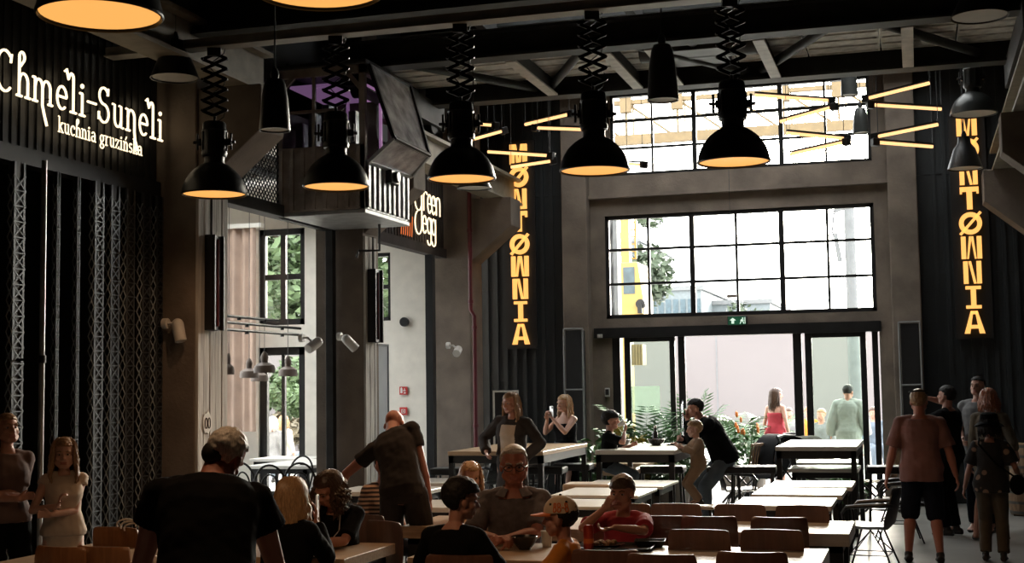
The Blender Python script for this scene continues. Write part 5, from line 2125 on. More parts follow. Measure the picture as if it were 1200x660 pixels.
def bushy(label, px, d, h, R, leaf, seed, n=160, flower=None):
    p = spot(px, d)
    rnd = random.Random(seed)
    t = thing('potted_plant', label, 'plant', (p.x, p.y, 0 if d < 21 else -.01))
    mb = MB()
    mb.lathe([(R * .55, 0), (R * .7, h * .3), (R * .73, h * .3 + .03), (R * .6, h * .3 + .03), (0, h * .3)], n=20)
    mb.build('pot', MATS['pot'], t)
    mb = MB()
    for i in range(n):
        a = rnd.uniform(0, 2 * PI)
        rr = R * math.sqrt(rnd.random())
        z = h * (.3 + .7 * rnd.random() * (1 - .4 * rr / R))
        b = V((rr * .5 * math.cos(a), rr * .5 * math.sin(a), z - .1))
        dr = V((math.cos(a), math.sin(a), rnd.uniform(-.3, .9))).normalized()
        L = rnd.uniform(.14, .28)
        sd = dr.cross(V((0, 0, 1))).normalized() * L * .22
        mb.add([b, b + dr * L * .5 - sd + V((0, 0, .02)), b + dr * L - V((0, 0, .04)), b + dr * L * .5 + sd + V((0, 0, .02))], [(0, 1, 2, 3)])
    mb.build('leaf', MATS[leaf], t, smooth=False)
    mb = MB()
    for i in range(6):
        a = i * 1.1
        mb.tube([(0, 0, h * .3), (math.cos(a) * R * .4, math.sin(a) * R * .4, h * .8)], .008, 5)
    mb.build('stem', MATS['leaf'], t)
    if flower:
        mb = MB()
        for i in range(14):
            a, z = rnd.uniform(0, 6.3), h * rnd.uniform(.75, 1.05)
            c = V((math.cos(a) * R * .45, math.sin(a) * R * .35, z))
            mb.ell(c, (.022, .022, .05), None, 8, 6)
        mb.build('flower', MATS[flower], t)
    return t


palm('tall feathery palm in the left pane of the entrance', 755, 20.3, 0, 1.75, 13, .75, 'leaf', 1)
palm('slender palm just right of the left entrance post', 806, 22.3, 0, 1.75, 9, .55, 'leaf', 2, droop=.35)
palm('spreading palm behind the leaning man, centre of the entrance', 852, 23.2, 0, 1.55, 12, .95, 'leaf', 3, droop=.6)
palm('palm with drooping fronds right of the leaning man', 884, 24.3, 0, 1.75, 12, .95, 'leaf', 4, droop=.65)
bushy('broad-leaved yellowish plant behind the high table, left of the palm', 733, 19.0, 1.45, .50, 'leaf_yellow', 5, 260)
bushy('leafy green plant beside the dark-haired child, against the column', 694, 18.9, 1.25, .40, 'leaf', 6, 200)
bushy('green plant under the palm, behind the bowls', 778, 19.1, 1.35, .52, 'leaf', 7, 300)
bushy('green plant behind the high table near the entrance post', 800, 20.0, 1.40, .40, 'leaf', 8, 220)
bushy('plant with orange flowers right of the leaning man', 874, 22.0, 1.35, .40, 'leaf', 9, 180, 'flower')
bushy('low green plant under the far right tables', 950, 20.0, .62, .5, 'leaf', 10, 160)
bushy('low green plant under the far right tables, nearer the right leg', 985, 19.6, .55, .45, 'leaf', 11, 140)


# dark pushchairs parked outside the doorway
def pushchair(label, px, d, rot, sc=1.0):
    p = spot(px, d, -.01)
    t = thing('pushchair', label, 'pushchair', p, R_(rot))
    mb = MB()
    for s in (-1, 1):
        mb.tube([(s * .22, -.38, .12), (s * .22, .10, .55), (s * .22, .42, 1.02)], .016, 8)
        mb.tube([(s * .22, .38, .12), (s * .22, .0, .5), (s * .22, -.10, .62)], .016, 8)
    mb.tube([(-.22, .42, 1.02), (0, .45, 1.04), (.22, .42, 1.02)], .02, 8)
    mb.build('chassis', MATS['black_metal'], t)
    mb = MB()
    rings = []
    for k in range(9):
        a = R_(-10 + 130 * k / 8)
        rings.append([V((x, .12 - .38 * math.cos(a), .62 + .42 * math.sin(a))) for x in (-.23, -.12, 0, .12, .23)] + [V((x, .12 - .35 * math.cos(a), .62 + .39 * math.sin(a))) for x in (.22, .12, 0, -.12, -.22)])
    mb.loft(rings)
    mb.build('canopy', MATS['cloth_black'], t)
    mb = MB()
    mb.loft([[V((x, y, z)) for x in (-.2, .2)] + [V((x, y + .05, z + .05)) for x in (.2, -.2)] for y, z in ((-.30, .38), (-.1, .42), (.05, .46), (.28, .95))])
    mb.build('seat', MATS['cloth_black'], t)
    for sx in (-1, 1):
        for y in (-.38, .38):
            mb = MB()
            mb.tube([(sx * .25, y + .12 * math.cos(a), .125 + .12 * math.sin(a)) for a in [2 * PI * i / 16 for i in range(16)]], .02, 6, True)
            mb.cyl((sx * .235, y, .125), (sx * .265, y, .125), .03, n=10)
            for i in range(6):
                a = PI * i / 3
                mb.bar((sx * .25, y, .125), (sx * .25, y + .11 * math.cos(a), .125 + .11 * math.sin(a)), .008, .008, (1, 0, 0))
            mb.build('wheel', MATS['black_plastic'], t)


pushchair('black pushchair with a round hood parked behind the far right high table', 947, 19.7, 60)
pushchair('black pushchair turned away beside the woman with long hair, left of the hooded one', 905, 20.6, -40)
# ------------------------------------------------------------------ tables
def table(label, x0, x1, y0, y1, h, top, group=None, thick=.045, apron=.07, leg=.045, inset=.05, legm='black_metal', cat='table', name='dining_table', edge=None):
    cx, cy = (x0 + x1) / 2, (y0 + y1) / 2
    t = thing(name, label, cat, (cx, cy, 0), 0, group)
    w, d = (x1 - x0) / 2, (y1 - y0) / 2
    mb = MB(); mb.box(-w, -d, h - thick, w, d, h)
    mb.build('table_top', MATS[top], t, smooth=False, bevel=.005)
    mb = MB()
    i = inset
    for a in ((-w + i, -d + i, w - i, -d + i + .03), (-w + i, d - i - .03, w - i, d - i), (-w + i, -d + i, -w + i + .03, d - i), (w - i - .03, -d + i, w - i, d - i)):
        mb.box(a[0], a[1], h - thick - apron, a[2], a[3], h - thick)
    mb.build('apron', MATS[legm], t, smooth=False)
    for sx in (-1, 1):
        for sy in (-1, 1):
            mb = MB()
            xx, yy = sx * (w - i - leg / 2), sy * (d - i - leg / 2)
            mb.box(xx - leg / 2, yy - leg / 2, 0, xx + leg / 2, yy + leg / 2, h - thick)
            mb.build('leg', MATS[legm], t, smooth=False)
    return t


RT = 'row of square tables on the right'
table('pale square table on the right, nearest of three in a file behind the long rows', -1.60, -.75, 11.86, 12.73, .75, 'pale_top', RT)
table('pale square table on the right, middle of three in a file', -1.57, -.72, 13.04, 13.90, .75, 'pale_top', RT)
table('pale square table on the right, farthest of three in a file before the high table', -1.53, -.68, 14.06, 14.95, .75, 'pale_top', RT)
table('pale low table seen under the far right high table, the nearer of two', -1.58, -.74, 16.95, 17.75, .75, 'pale_top')
table('pale low table seen under the far right high table, the farther of two', -1.63, -.78, 18.3, 19.1, .75, 'pale_top')
LT = 'file of square tables left of the middle'
table('square table left of the middle, behind the boy in red, nearest of three', -3.48, -2.62, 11.55, 12.35, .75, 'pale_top', LT, thick=.03)
table('square table left of the middle, second of three behind the boy in red', -3.47, -2.60, 12.74, 13.72, .75, 'pale_top', LT, thick=.03)
table('square table left of the middle, third of three behind the boy in red', -3.49, -2.58, 13.92, 14.86, .75, 'pale_top', LT, thick=.03)
table('low table behind the standing woman in the dark jacket', -4.45, -3.55, 17.9, 18.75, .75, 'wood_top')
table('low table at the left, behind the bald man in grey', -5.9, -4.9, 12.9, 13.7, .75, 'pale_top')
table('low table at the left behind the blonde girl', -4.75, -3.95, 11.3, 12.1, .75, 'pale_top')
table('low table at the left, deep behind the bald man', -5.9, -5.0, 14.2, 15.0, .75, 'pale_top')
# long communal tables
ED = 'long wooden table made of two tops'
table('long pale wooden table running to the right, second row from the camera', -2.15, -.50, 9.72, 10.60, .75, 'pale_top', thick=.09, leg=.09, apron=.05)
table('long table second row from the camera, its left half behind the man with glasses', -3.85, -2.17, 9.72, 10.60, .75, 'wood_top', thick=.09, leg=.09, apron=.05)
table('front long pale table with the black food tray, nearest row', -2.02, -.58, 7.95, 8.83, .75, 'pale_top', thick=.09, leg=.09, apron=.05)
table('front wooden table under the bowl, before the man with glasses', -3.10, -2.04, 7.95, 8.83, .75, 'wood_top', thick=.09, leg=.09, apron=.05)
table('front wooden table where the girl with earphones leans', -4.72, -3.46, 7.80, 8.66, .75, 'wood_top', thick=.07, leg=.07, apron=.05)
table('wooden table in the lower left corner in front of the man in black', -5.60, -4.76, 6.85, 8.55, .75, 'wood_top', thick=.07, leg=.07, apron=.05)
# high tables
table('black framed high table on the right in front of the doorway', -1.66, -.72, 16.3, 18.3, 1.05, 'pale_top', thick=.05, apron=.09, leg=.06, inset=.01, name='high_table')
table('black framed high table with bowls in the middle', -3.66, -2.72, 15.45, 17.3, 1.05, 'pale_top', thick=.05, apron=.09, leg=.06, inset=.01, name='high_table')
table('black framed high table at the left behind the standing woman', -5.40, -4.22, 15.2, 17.4, 1.05, 'wood_top', thick=.05, apron=.09, leg=.06, inset=.01, name='high_table')


# ------------------------------------------------------------------ ply shell chairs
def shell_chair_mesh(w=.40, h=.88, sd=.40):
    """seat and backrest; the chair looks towards +y, its back at y = -sd/2"""
    hw = w / 2
    # seat slab, gently dished
    seat, back = MB(), MB()
    rings = []
    for k in range(7):
        f = k / 6
        y = -sd / 2 + .03 + f * (sd + .02)
        z = .445 + .012 * math.cos(f * PI) + (.0 if f < .9 else -.012)
        ww = hw * (.92 + .10 * math.sin(f * PI * .8))
        top = [V((ww * (i / 4 - 1), y, z + .012 * (i / 4 - 1) ** 2)) for i in range(9)]
        rings.append(top + [p - V((0, 0, .012)) for p in reversed(top)])
    seat.loft(rings)
    rings = []
    zl = [.45 + .02, .52, .58, .64, .72, .80, .85, h - .008, h]
    for k, z in enumerate(zl):
        f = (z - .47) / (h - .47)
        y = -sd / 2 - .055 * f - .012 * math.sin(f * PI)
        ww = hw * (.62 if k == 0 else .80 if k == 1 else .95 if k == 2 else 1.0 if z < h - .05 else (.97 if z < h - .02 else .93 if z < h - .005 else .86))
        fr = [V((ww * (i / 5 - 1), y + .045 * (i / 5 - 1) ** 2 * f, z)) for i in range(11)]
        rings.append(fr + [p - V((0, .012, 0)) for p in reversed(fr)])
    back.loft(rings)
    legs = []
    for sx in (-1, 1):
        for sy in (-1, 1):
            m = MB()
            m.tube([(sx * (hw - .06), sy * (sd / 2 - .07), .43), (sx * (hw + .01), sy * (sd / 2 + (.0 if sy > 0 else .04)), 0)], [.012, .009], 8)
            legs.append(m)
    fr_ = MB()
    fr_.tube([(-hw + .06, -sd / 2 + .07, .425), (hw - .06, -sd / 2 + .07, .425), (hw - .06, sd / 2 - .07, .425), (-hw + .06, sd / 2 - .07, .425)], .010, 6, True)
    return seat, back, legs, fr_


def make_shell_chair(label, m, group=None):
    t = thing('shell_chair', label, 'chair', (0, 0, 0), 0, group)
    a, b, legs, fr = shell_chair_mesh()
    a.build('seat', MATS[m], t)
    b.build('backrest', MATS[m], t, ang=60)
    for q in legs:
        q.build('leg', MATS['black_metal'], t)
    fr.build('seat_frame', MATS['black_metal'], t)
    return t


_ch = {}


def chair(label, x, y, rot, m='chair_ply', group=None):
    if m not in _ch:
        t = make_shell_chair(label, m, group)
        _ch[m] = t
        t.location = (x, y, 0)
        t.rotation_euler = (0, 0, R_(rot))
        return t
    return copy_tree(_ch[m], (x, y, 0), R_(rot), label, group)


def chair_px(label, px, py, rot, m='chair_ply', group=None, zt=.88):
    """place by the top edge of the backrest"""
    p = aZ(px, py, zt)
    a = R_(rot)
    off = V((0, .255, 0))
    off = V((-math.sin(a) * .255, math.cos(a) * .255, 0))
    return chair(label, p.x + off.x, p.y + off.y, rot, m, group)


# nearest row of backs (seats towards the table, away from the camera)
chair_px('brown chair back in the nearest row, beside the boy in the cap', 708, 645, 2, group='chairs of the nearest row')
chair_px('brown chair back in the nearest row, second from the boy in the cap', 773, 650, -3, group='chairs of the nearest row')
chair_px('brown chair back in the nearest row, rightmost', 880, 647.5, 1, group='chairs of the nearest row')
chair_px('brown chair under the short-haired woman in black', 536, 651, 4, group='chairs of the nearest row')
chair_px('brown chair facing the camera across the front table, left one', 820, 620.5, 180, group='chairs across the front table')
chair_px('brown chair facing the camera across the front table, right one', 905, 620.5, 178, group='chairs across the front table')
chair('brown chair under the boy in red', -2.02, 9.12, 184, group='chairs across the front table')
chair('brown chair under the man with glasses', -2.82, 9.16, 180, group='chairs across the front table')
chair_px('brown chair on the near side of the second row, right behind the boy in red', 768, 604.5, 0, group='chairs on the near side of the second row')
chair_px('brown chair on the near side of the second row, middle one', 830, 605.5, 2, group='chairs on the near side of the second row')
chair_px('brown chair on the near side of the second row, rightmost', 912, 606.5, -2, group='chairs on the near side of the second row')
chair_px('brown chair across the second row, showing just right of the boy in red', 734, 590, 183, group='chairs on the far side of the second row')
chair_px('brown chair on the far side of the second row, second from the boy in red', 793, 590, 180, group='chairs on the far side of the second row')
chair_px('brown chair on the far side of the second row, third from the boy in red', 868, 591, 178, group='chairs on the far side of the second row')
chair_px('brown chair on the far side of the second row, next to the table end', 940, 592, 181, group='chairs on the far side of the second row')
chair('brown chair under the blonde girl facing the camera', -3.42, 10.82, 180)
# oak chairs at the left
chair_px('oak chair back in the lower left corner, the near one', 66, 641, -8, 'chair_oak')
chair_px('oak chair back in the lower left corner, right beside the man in black', 116, 641, -4, 'chair_oak')
chair_px('oak chair across the lower left table, half hidden by the man in black', 140, 618, 172, 'chair_oak')
chair('oak chair seen through the gap under the right arm of the man in black', -4.05, 7.35, -10, 'chair_oak')
chair_px('oak brown chair turned sideways beside the bald man in grey', 455, 611, 150, 'chair_ply')
chair('brown chair under the girl with earphones', -3.98, 9.02, 176)


# ------------------------------------------------------------------ black armchairs with wire legs
def armchair(label, x, y, rot):
    t = thing('armchair', label, 'chair', (x, y, 0), R_(rot))
    mb = MB()
    rings = []
    for k, (y_, z, hw) in enumerate(((.24, .44, .20), (.20, .455, .225), (0, .44, .23), (-.16, .445, .23), (-.215, .50, .23), (-.245, .62, .225), (-.27, .74, .205), (-.28, .80, .17), (-.282, .825, .12))):
        fr = [V((hw * (i / 5 - 1), y_ + (.05 * (i / 5 - 1) ** 2 if k > 3 else 0), z + (.035 * (i / 5 - 1) ** 2 if k < 5 else 0))) for i in range(11)]
        rings.append(fr + [p + (V((0, -.012, 0)) if k > 3 else V((0, 0, -.012))) for p in reversed(fr)])
    mb.loft(rings)
    mb.build('shell', MATS['black_plastic'], t, ang=60)
    for s in (-1, 1):
        mb = MB()
        mb.tube([(s * .20, -.25, .66), (s * .27, -.18, .68), (s * .285, 0, .67), (s * .28, .16, .655), (s * .25, .21, .60), (s * .215, .19, .47)], [.016, .02, .022, .02, .016, .014], 8)
        mb.build('armrest', MATS['black_plastic'], t)
    for sx in (-1, 1):
        for sy in (-1, 1):
            mb = MB()
            mb.tube([(sx * .12, sy * .10, .43), (sx * .25, sy * .25, 0)], .009, 8)
            mb.build('leg', MATS['black_metal'], t)
    mb = MB()
    P4 = [V((sx * .185, sy * .175, .21)) for sx, sy in ((-1, -1), (1, -1), (1, 1), (-1, 1))]
    for i in range(4):
        mb.tube([P4[i], P4[(i + 1) % 4]], .005, 6)
        mb.tube([P4[i], (0, 0, .42)], .005, 6)
    mb.build('wire_brace', MATS['black_metal'], t)
    return t


p = aZ(1020, 618, .45)
armchair('black armchair with wire legs at the right end of the second row', p.x, p.y, 82)
p = aZ(1052, 590, .45)
armchair('black armchair farther back, right behind the man in the pink shirt', p.x, p.y + .3, 95)
p = aZ(622, 566, .45)
armchair('black armchair at the left files of tables, behind the man with glasses', p.x, p.y, 120)
p = aZ(575, 566, .45)
armchair('black armchair behind the blonde girl, left of the high table leg', p.x, p.y, 60)
p = aZ(880, 575, .45)
armchair('black armchair left of the right file of square tables', p.x - .15, p.y, -80)


# ------------------------------------------------------------------ padded stools at the high tables
def stool(label, x, y, rot, h=.78, w=.44, d=.38, m='black', thick=.09, group=None, name='bar_stool'):
    t = thing(name, label, 'stool', (x, y, 0), R_(rot), group)
    mb = MB(); mb.box(-w / 2, -d / 2, h - thick, w / 2, d / 2, h)
    mb.build('seat', MATS[m], t, smooth=False, bevel=.02)
    for sx in (-1, 1):
        for sy in (-1, 1):
            mb = MB(); mb.bar((sx * (w / 2 - .05), sy * (d / 2 - .05), h - thick), (sx * (w / 2 - .02), sy * (d / 2 - .02), 0), .028, .028); mb.build('leg', MATS['black_metal'], t, smooth=False)
    mb = MB()
    c = [(sx * (w / 2 - .03), sy * (d / 2 - .03), .26) for sx, sy in ((-1, -1), (1, -1), (1, 1), (-1, 1))]
    for i in range(4):
        mb.bar(c[i], c[(i + 1) % 4], .02, .02)
    mb.build('footrest', MATS['black_metal'], t, smooth=False)
    return t


for px, py, w, lab, kw in ((882, 546, .58, 'black padded stool left of the right high table', {}), (1040, 546, .5, 'black padded stool right of the right high table, beside the man in pink', {}),
                           (775, 546, .6, 'stool under the middle high table, between its legs', {}), (690, 566, .5, 'brown stool under the dark-haired child', dict(m='wood_top')),
                           (640, 547, .5, 'dark stool right of the woman in the dark jacket, nearer one', {}), (672, 543, .5, 'dark stool right of the woman in the dark jacket, farther one', {}),
                           (530, 548, .5, 'black stool left of the left high table', {}), (725, 548, .5, 'brown stool at the left end of the middle high table', dict(m='wood_top'))):
    p = aZ(px, py, .78)
    stool(lab, p.x, p.y, 3, w=w, **kw)
p = spot(846, 16.9)
stool('black stool under the leaning man in dark clothes', p.x, p.y, 10)
p = spot(815, 15.75)
stool('low stool the toddler stands on', p.x, p.y, 0, h=.40, w=.40, d=.34, m='wood_top', thick=.04, name='step_stool')


# ------------------------------------------------------------------ side room: bentwood chairs and tables
def bentwood(label, px, d, rot):
    p = spot(px, d)
    t = thing('bentwood_chair', label, 'chair', p, R_(rot), 'bentwood chairs in the side room')
    mb = MB(); mb.lathe([(0, .455), (.19, .455), (.205, .445), (.205, .425), (0, .42)], n=28); mb.build('seat', MATS['hair_dark'], t)
    mb = MB()
    mb.tube([(-.19, -.12, .44)] + [(-.20 * math.cos(a), -.19 - .05 * math.sin(a), .62 + .26 * math.sin(a)) for a in [PI * i / 14 for i in range(15)]] + [(.19, -.12, .44)], .014, 8)
    mb.build('back_hoop', MATS['hair_dark'], t)
    mb = MB(); mb.tube([(-.11, -.15, .44)] + [(-.11 * math.cos(a), -.20 - .02 * math.sin(a), .60 + .16 * math.sin(a)) for a in [PI * i / 12 for i in range(13)]] + [(.11, -.15, .44)], .011, 8); mb.build('inner_hoop', MATS['hair_dark'], t)
    for sx in (-1, 1):
        for sy in (-1, 1):
            mb = MB(); mb.tube([(sx * .14, sy * .14, .43), (sx * .19, sy * .20, 0)], [.016, .011], 8); mb.build('leg', MATS['hair_dark'], t)
    mb = MB(); mb.tube([(.155 * math.cos(a), .155 * math.sin(a), .22) for a in [2 * PI * i / 20 for i in range(20)]], .009, 6, True); mb.build('ring_brace', MATS['hair_dark'], t)


def px_table(label, x0p, x1p, y0p, y1p, top='white_paint'):
    a, b, c = aZ(x0p, y1p, .75), aZ(x1p, y1p, .75), aZ((x0p + x1p) / 2, y0p, .75)
    table(label, a.x, b.x, min(a.y, c.y - .35), c.y, .75, top)


px_table('white table in the side room, the nearer one behind the grey-haired man', 288, 362, 538, 546)
px_table('white table in the side room, the farther one by the door', 292, 364, 534.5, 538)
bentwood('bentwood chair in the side room, largest and nearest the door post', 322, 17.0, 10)
bentwood('bentwood chair in the side room, left beside the curtain', 298, 17.6, -15)
bentwood('bentwood chair in the side room, farthest by the glass door', 343, 18.8, 170)
bentwood('bentwood chair in the side room, right edge of the opening', 353, 17.4, 20)


# slatted patio chairs just outside the doorway
def patio_chair(label, px, d, rot):
    p = spot(px, d, -.01 if d > 21.8 else 0)
    t = thing('patio_chair', label, 'chair', p, R_(rot), 'slatted patio chairs')
    mb = MB()
    for k in range(6):
        y = -.18 + k * .07
        mb.box(-.20, y, .43, .20, y + .045, .445)
    mb.build('seat', MATS['oak_cask'], t, smooth=False)
    mb = MB()
    for k in range(5):
        x = -.17 + k * .085
        mb.bar((x, -.20, .47), (x, -.29, .88), .012, .03, (1, 0, 0))
    mb.bar((-.20, -.29, .88), (.20, -.29, .88), .03, .04)
    mb.build('backrest', MATS['oak_cask'], t, smooth=False)
    for sx in (-1, 1):
        for a, b in (((sx * .20, .20, .43), (sx * .20, -.24, 0)), ((sx * .18, -.20, .45), (sx * .18, .24, 0))):
            mb = MB(); mb.bar(a, b, .025, .025); mb.build('leg', MATS['black_metal'], t, smooth=False)


patio_chair('slatted folding chair outside, right behind the leaning man', 866, 20.6, 70)
patio_chair('slatted folding chair outside, farther right beside the flowering plant', 893, 21.0, 20)
patio_chair('slatted folding chair between the right high table and the man in pink', 1026, 18.6, 80)
# ------------------------------------------------------------------ the people
def who(label, px, d, off, z=0.0, **kw):
    p = spot(px, d, z)
    return person(label, p, face_cam(p.x, p.y, off), **kw)


SIT = dict(pel=(0, -.02, .53), fL=(-.12, .40, .09), fR=(.12, .40, .09), kL=(0, .6, 1), kR=(0, .6, 1))


def sit(**k):
    q = dict(SIT)
    q.update(k)
    return q


# left side: woman and girl by the shutters
who('woman in a taupe shirt with folded arms standing at the far left edge', 9, 9.8, 14, h=1.66, female=True, pel=(0, 0, .90), lean=2, head=(10, 12, 0), skin='skin',
    hL=(.15, .19, 1.10), hR=(-.02, .24, 1.06), pole_L=(-.7, -.25, -.7), pole_R=(.7, -.25, -.7), hdL=(1, -.3, .2), hdR=(-1, -.3, .25), curl=.9,
    hair=dict(style='short', mat='hair_fair', line=.062, nape=-.06), top=dict(mat='cloth_taupe', sleeve=.75, hem=-.02), bottom=dict(kind='trousers', mat='cloth_black'))
who('girl in a cream top and skirt standing right of the pale pipe', 76, 9.9, 4, h=1.46, female=True, pel=(0, 0, .79), lean=2, head=(-6, -3, 0), skin='skin_pale', hd=.98, shw=.98,
    hL=(.10, .20, .94), hR=(.05, .19, 1.00), pole_L=(-.75, -.4, -.5), pole_R=(.75, -.3, -.5), hdL=(1, .1, .1), hdR=(-.2, .3, 1), curl=.8,
    hair=dict(style='long', mat='hair_fair', line=.058, length=.30, n=130), top=dict(mat='cloth_cream', sleeve=.16, hem=-.02, name='top'), bottom=dict(kind='skirt', mat='cloth_cream', hem=.50, flare=.05))

# big man in black, from behind
J_big = who('big man in a black T-shirt bending over the table with his back turned', 247, 5.45, 184, h=1.84, pel=(-.02, -.06, .95), lean=42, pl=.5, side=5, head=(-38, -34, 14), skin='skin_red', fat=1.16, shw=1.06, vox=.007,
    hL=(-.30, .34, .80), hR=(.34, .36, .80), pole_L=(-1, -.1, .0), pole_R=(1, -.1, .0), hdL=(.1, .6, -.6), hdR=(-.1, .6, -.6), curl=.35,
    hair=dict(style='short', mat='hair_grey', line=.07, nape=-.07), top=dict(mat='cloth_black', sleeve=.44, hem=-.10, sl_loose=.026), bottom=dict(kind='trousers', mat='cloth_navy'))
# blonde woman, from behind
J_bl = who('woman with long blonde hair and a black jacket seated with her back turned', 333, 8.05, 150, **sit(h=1.66, female=True, lean=16, pl=.2, head=(18, -8, 0), vox=.007,
    hR=(.03, .33, .985), hL=(-.05, .40, .80), pole_R=(.5, -.05, -1), pole_L=(-.8, -.2, -.5), hdR=(.0, .1, 1), hnR=(-.6, -.3, 0),
    hair=dict(style='long', mat='hair_blonde', line=.06, length=.36, n=200, flare=1.3), top=dict(mat='cloth_black', sleeve=1.9, hem=-.08, infl=.022, name='jacket'), bottom=dict(kind='trousers', mat='cloth_navy')))
# girl with earphones
J_ea = who('girl with wavy brown hair and white earphones leaning on the wooden table', 398, 9.28, -22, **sit(h=1.66, female=True, lean=20, pl=.2, head=(-22, -30, -8), skin='skin', vox=.007,
    hL=(.04, .44, .80), hR=(-.02, .40, .80), pole_L=(-.9, -.1, -.5), pole_R=(.8, -.2, -.5), hdL=(1, .1, 0), hdR=(-.5, .8, .1),
    hair=dict(style='long', mat='hair_brown', line=.055, length=.17, n=170, wave=.016, flare=1.9, vol=.05), top=dict(mat='cloth_black', sleeve=.85, hem=-.06, neck=.482, collar='cloth_black'), bottom=dict(kind='trousers', mat='cloth_navy')))
mb = MB()
S = J_ea['S']
for sg in (-1, 1):
    e = J_ea['HT']((sg * .078, .0, -.03))
    c1, R1 = S(.42); c2, R2 = S(.30)
    mb.tube([e, e.lerp(c1 + R1 @ V((sg * .09, .13, .02)), .6), c1 + R1 @ V((sg * .07, .15, -.01)), c2 + R2 @ V((.02, .155, 0)), S(.18)[0] + S(.18)[1] @ V((.03, .15, 0))], .004, 6)
mb.build('earphones', MATS['tape_white'], J_ea['root'])
# bald man in grey
who('bald man in a grey T-shirt standing and leaning over with his back turned', 458, 10.5, 168, h=1.84, pel=(.09, 0, 1.0), lean=44, side=-26, pl=.40, fat=.92, shw=.96, head=(-6, -52, -8), skin='skin_red', vox=.007,
    hL=(-.56, .36, .92), hR=(.30, .10, .84), pole_L=(-.6, -.4, .2), pole_R=(.9, -.7, .2), hdR=(.05, .2, -1), curl=.4,
    fL=(-.05, -.04, .09), fR=(.34, .10, .09), hair=dict(style='none', mat='hair_grey', brow=False), top=dict(mat='cloth_charcoal', sleeve=.5, hem=-.06), bottom=dict(kind='trousers', mat='cloth_charcoal', wide=.02))
who('person in a striped shirt seated almost hidden behind the bald man in grey', 446, 11.4, 30, **sit(h=1.62, female=True, lean=8, vox=.012, hair=dict(style='short', mat='hair_brown', line=.06), eyes=False,
    top=dict(mat='cloth_stripe', sleeve=.8, hem=-.06), bottom=dict(kind='trousers', mat='cloth_navy')))
# table with the man in glasses
who('woman with short dark hair in a black T-shirt seated with her back turned', 530, 7.62, 150, **sit(h=1.66, female=True, lean=8, pl=.1, head=(-42, -8, 0), vox=.007, skin='skin', shw=1.02,
    hL=(-.10, .24, .66), hR=(.10, .24, .66), pole_L=(-.9, -.2, -.5), pole_R=(.9, -.2, -.5),
    hair=dict(style='short', mat='hair_dark', line=.05, nape=-.075, thick=1.13, vol=.03), top=dict(mat='cloth_black', sleeve=.8, hem=-.06, sl_loose=.014), bottom=dict(kind='trousers', mat='cloth_navy')))
who('grey-haired man with glasses in a dark polo shirt seated facing the camera', 601, 9.28, -3, **sit(h=1.84, lean=9, pl=.1, head=(4, -5, 0), vox=.006, skin='skin_red', fat=1.06, hd=1.12, pel=(0, -.02, .555), glasses=True,
    hL=(.03, .42, .815), hR=(.115, .40, .82), pole_L=(-.8, -.2, -.6), pole_R=(.8, -.2, -.6), hdL=(.75, .7, -.05), hdR=(-.75, .6, .05), hnL=(.3, -.3, -.6), hnR=(-.3, .3, -.8), curl=.7,
    hair=dict(style='short', mat='hair_grey', line=.075, nape=-.04, thick=1.05), top=dict(mat='cloth_polo', sleeve=.85, hem=-.06, neck=.482, collar='cloth_polo', sl_loose=.016), bottom=dict(kind='trousers', mat='cloth_navy')))
J_cap = who('boy in an orange T-shirt and a cream cap seated in profile at the front table', 657, 8.0, -104, **sit(h=1.19, lean=4, pl=.1, head=(0, -2, 0), vox=.007, skin='skin', hd=.96, pel=(0, -.02, .54), fL=(-.1, .3, .14), fR=(.1, .3, .14),
    hL=(-.10, .22, .64), hR=(.10, .22, .64), pole_L=(-.9, -.2, -.5), pole_R=(.9, -.2, -.5),
    hair=dict(style='short', mat='hair_dark', line=.045, nape=-.085, thick=1.06), top=dict(mat='cloth_orange', sleeve=.8, hem=-.06, sl_loose=.016), bottom=dict(kind='shorts', mat='cloth_navy')))
who('boy in a red T-shirt eating with one hand at his mouth, seated facing the camera', 728, 9.22, -8, **sit(h=1.40, lean=6, pl=.1, head=(-12, -4, 0), vox=.006, skin='skin', hd=.97, pel=(0, -.02, .52), fL=(-.1, .32, .12), fR=(.1, .32, .12),
    hR=(.10, .19, .985), hL=(.02, .30, .87), pole_R=(.8, -.1, -.7), pole_L=(-.95, .0, -.25), hdR=(-.45, -.2, .8), hnR=(-.4, -.6, .2), hdL=(.8, .1, -.2), curl=.8,
    hair=dict(style='short', mat='hair_brown', line=.040, nape=-.06, thick=1.10), top=dict(mat='cloth_red', sleeve=.8, hem=-.06, sl_loose=.016), bottom=dict(kind='shorts', mat='cloth_navy')))
who('blonde girl in a cream top seated far behind the short-haired woman', 549, 11.0, 8, **sit(h=1.45, female=True, lean=6, hd=.98, vox=.009, skin='skin_pale', pel=(0, -.02, .52), head=(5, -10, 0),
    hL=(-.10, .30, .78), hR=(.10, .30, .78), hair=dict(style='long', mat='hair_blonde', line=.055, length=.18, n=90), top=dict(mat='cloth_cream', sleeve=.2, hem=-.06, name='top'), bottom=dict(kind='shorts', mat='cloth_navy')))
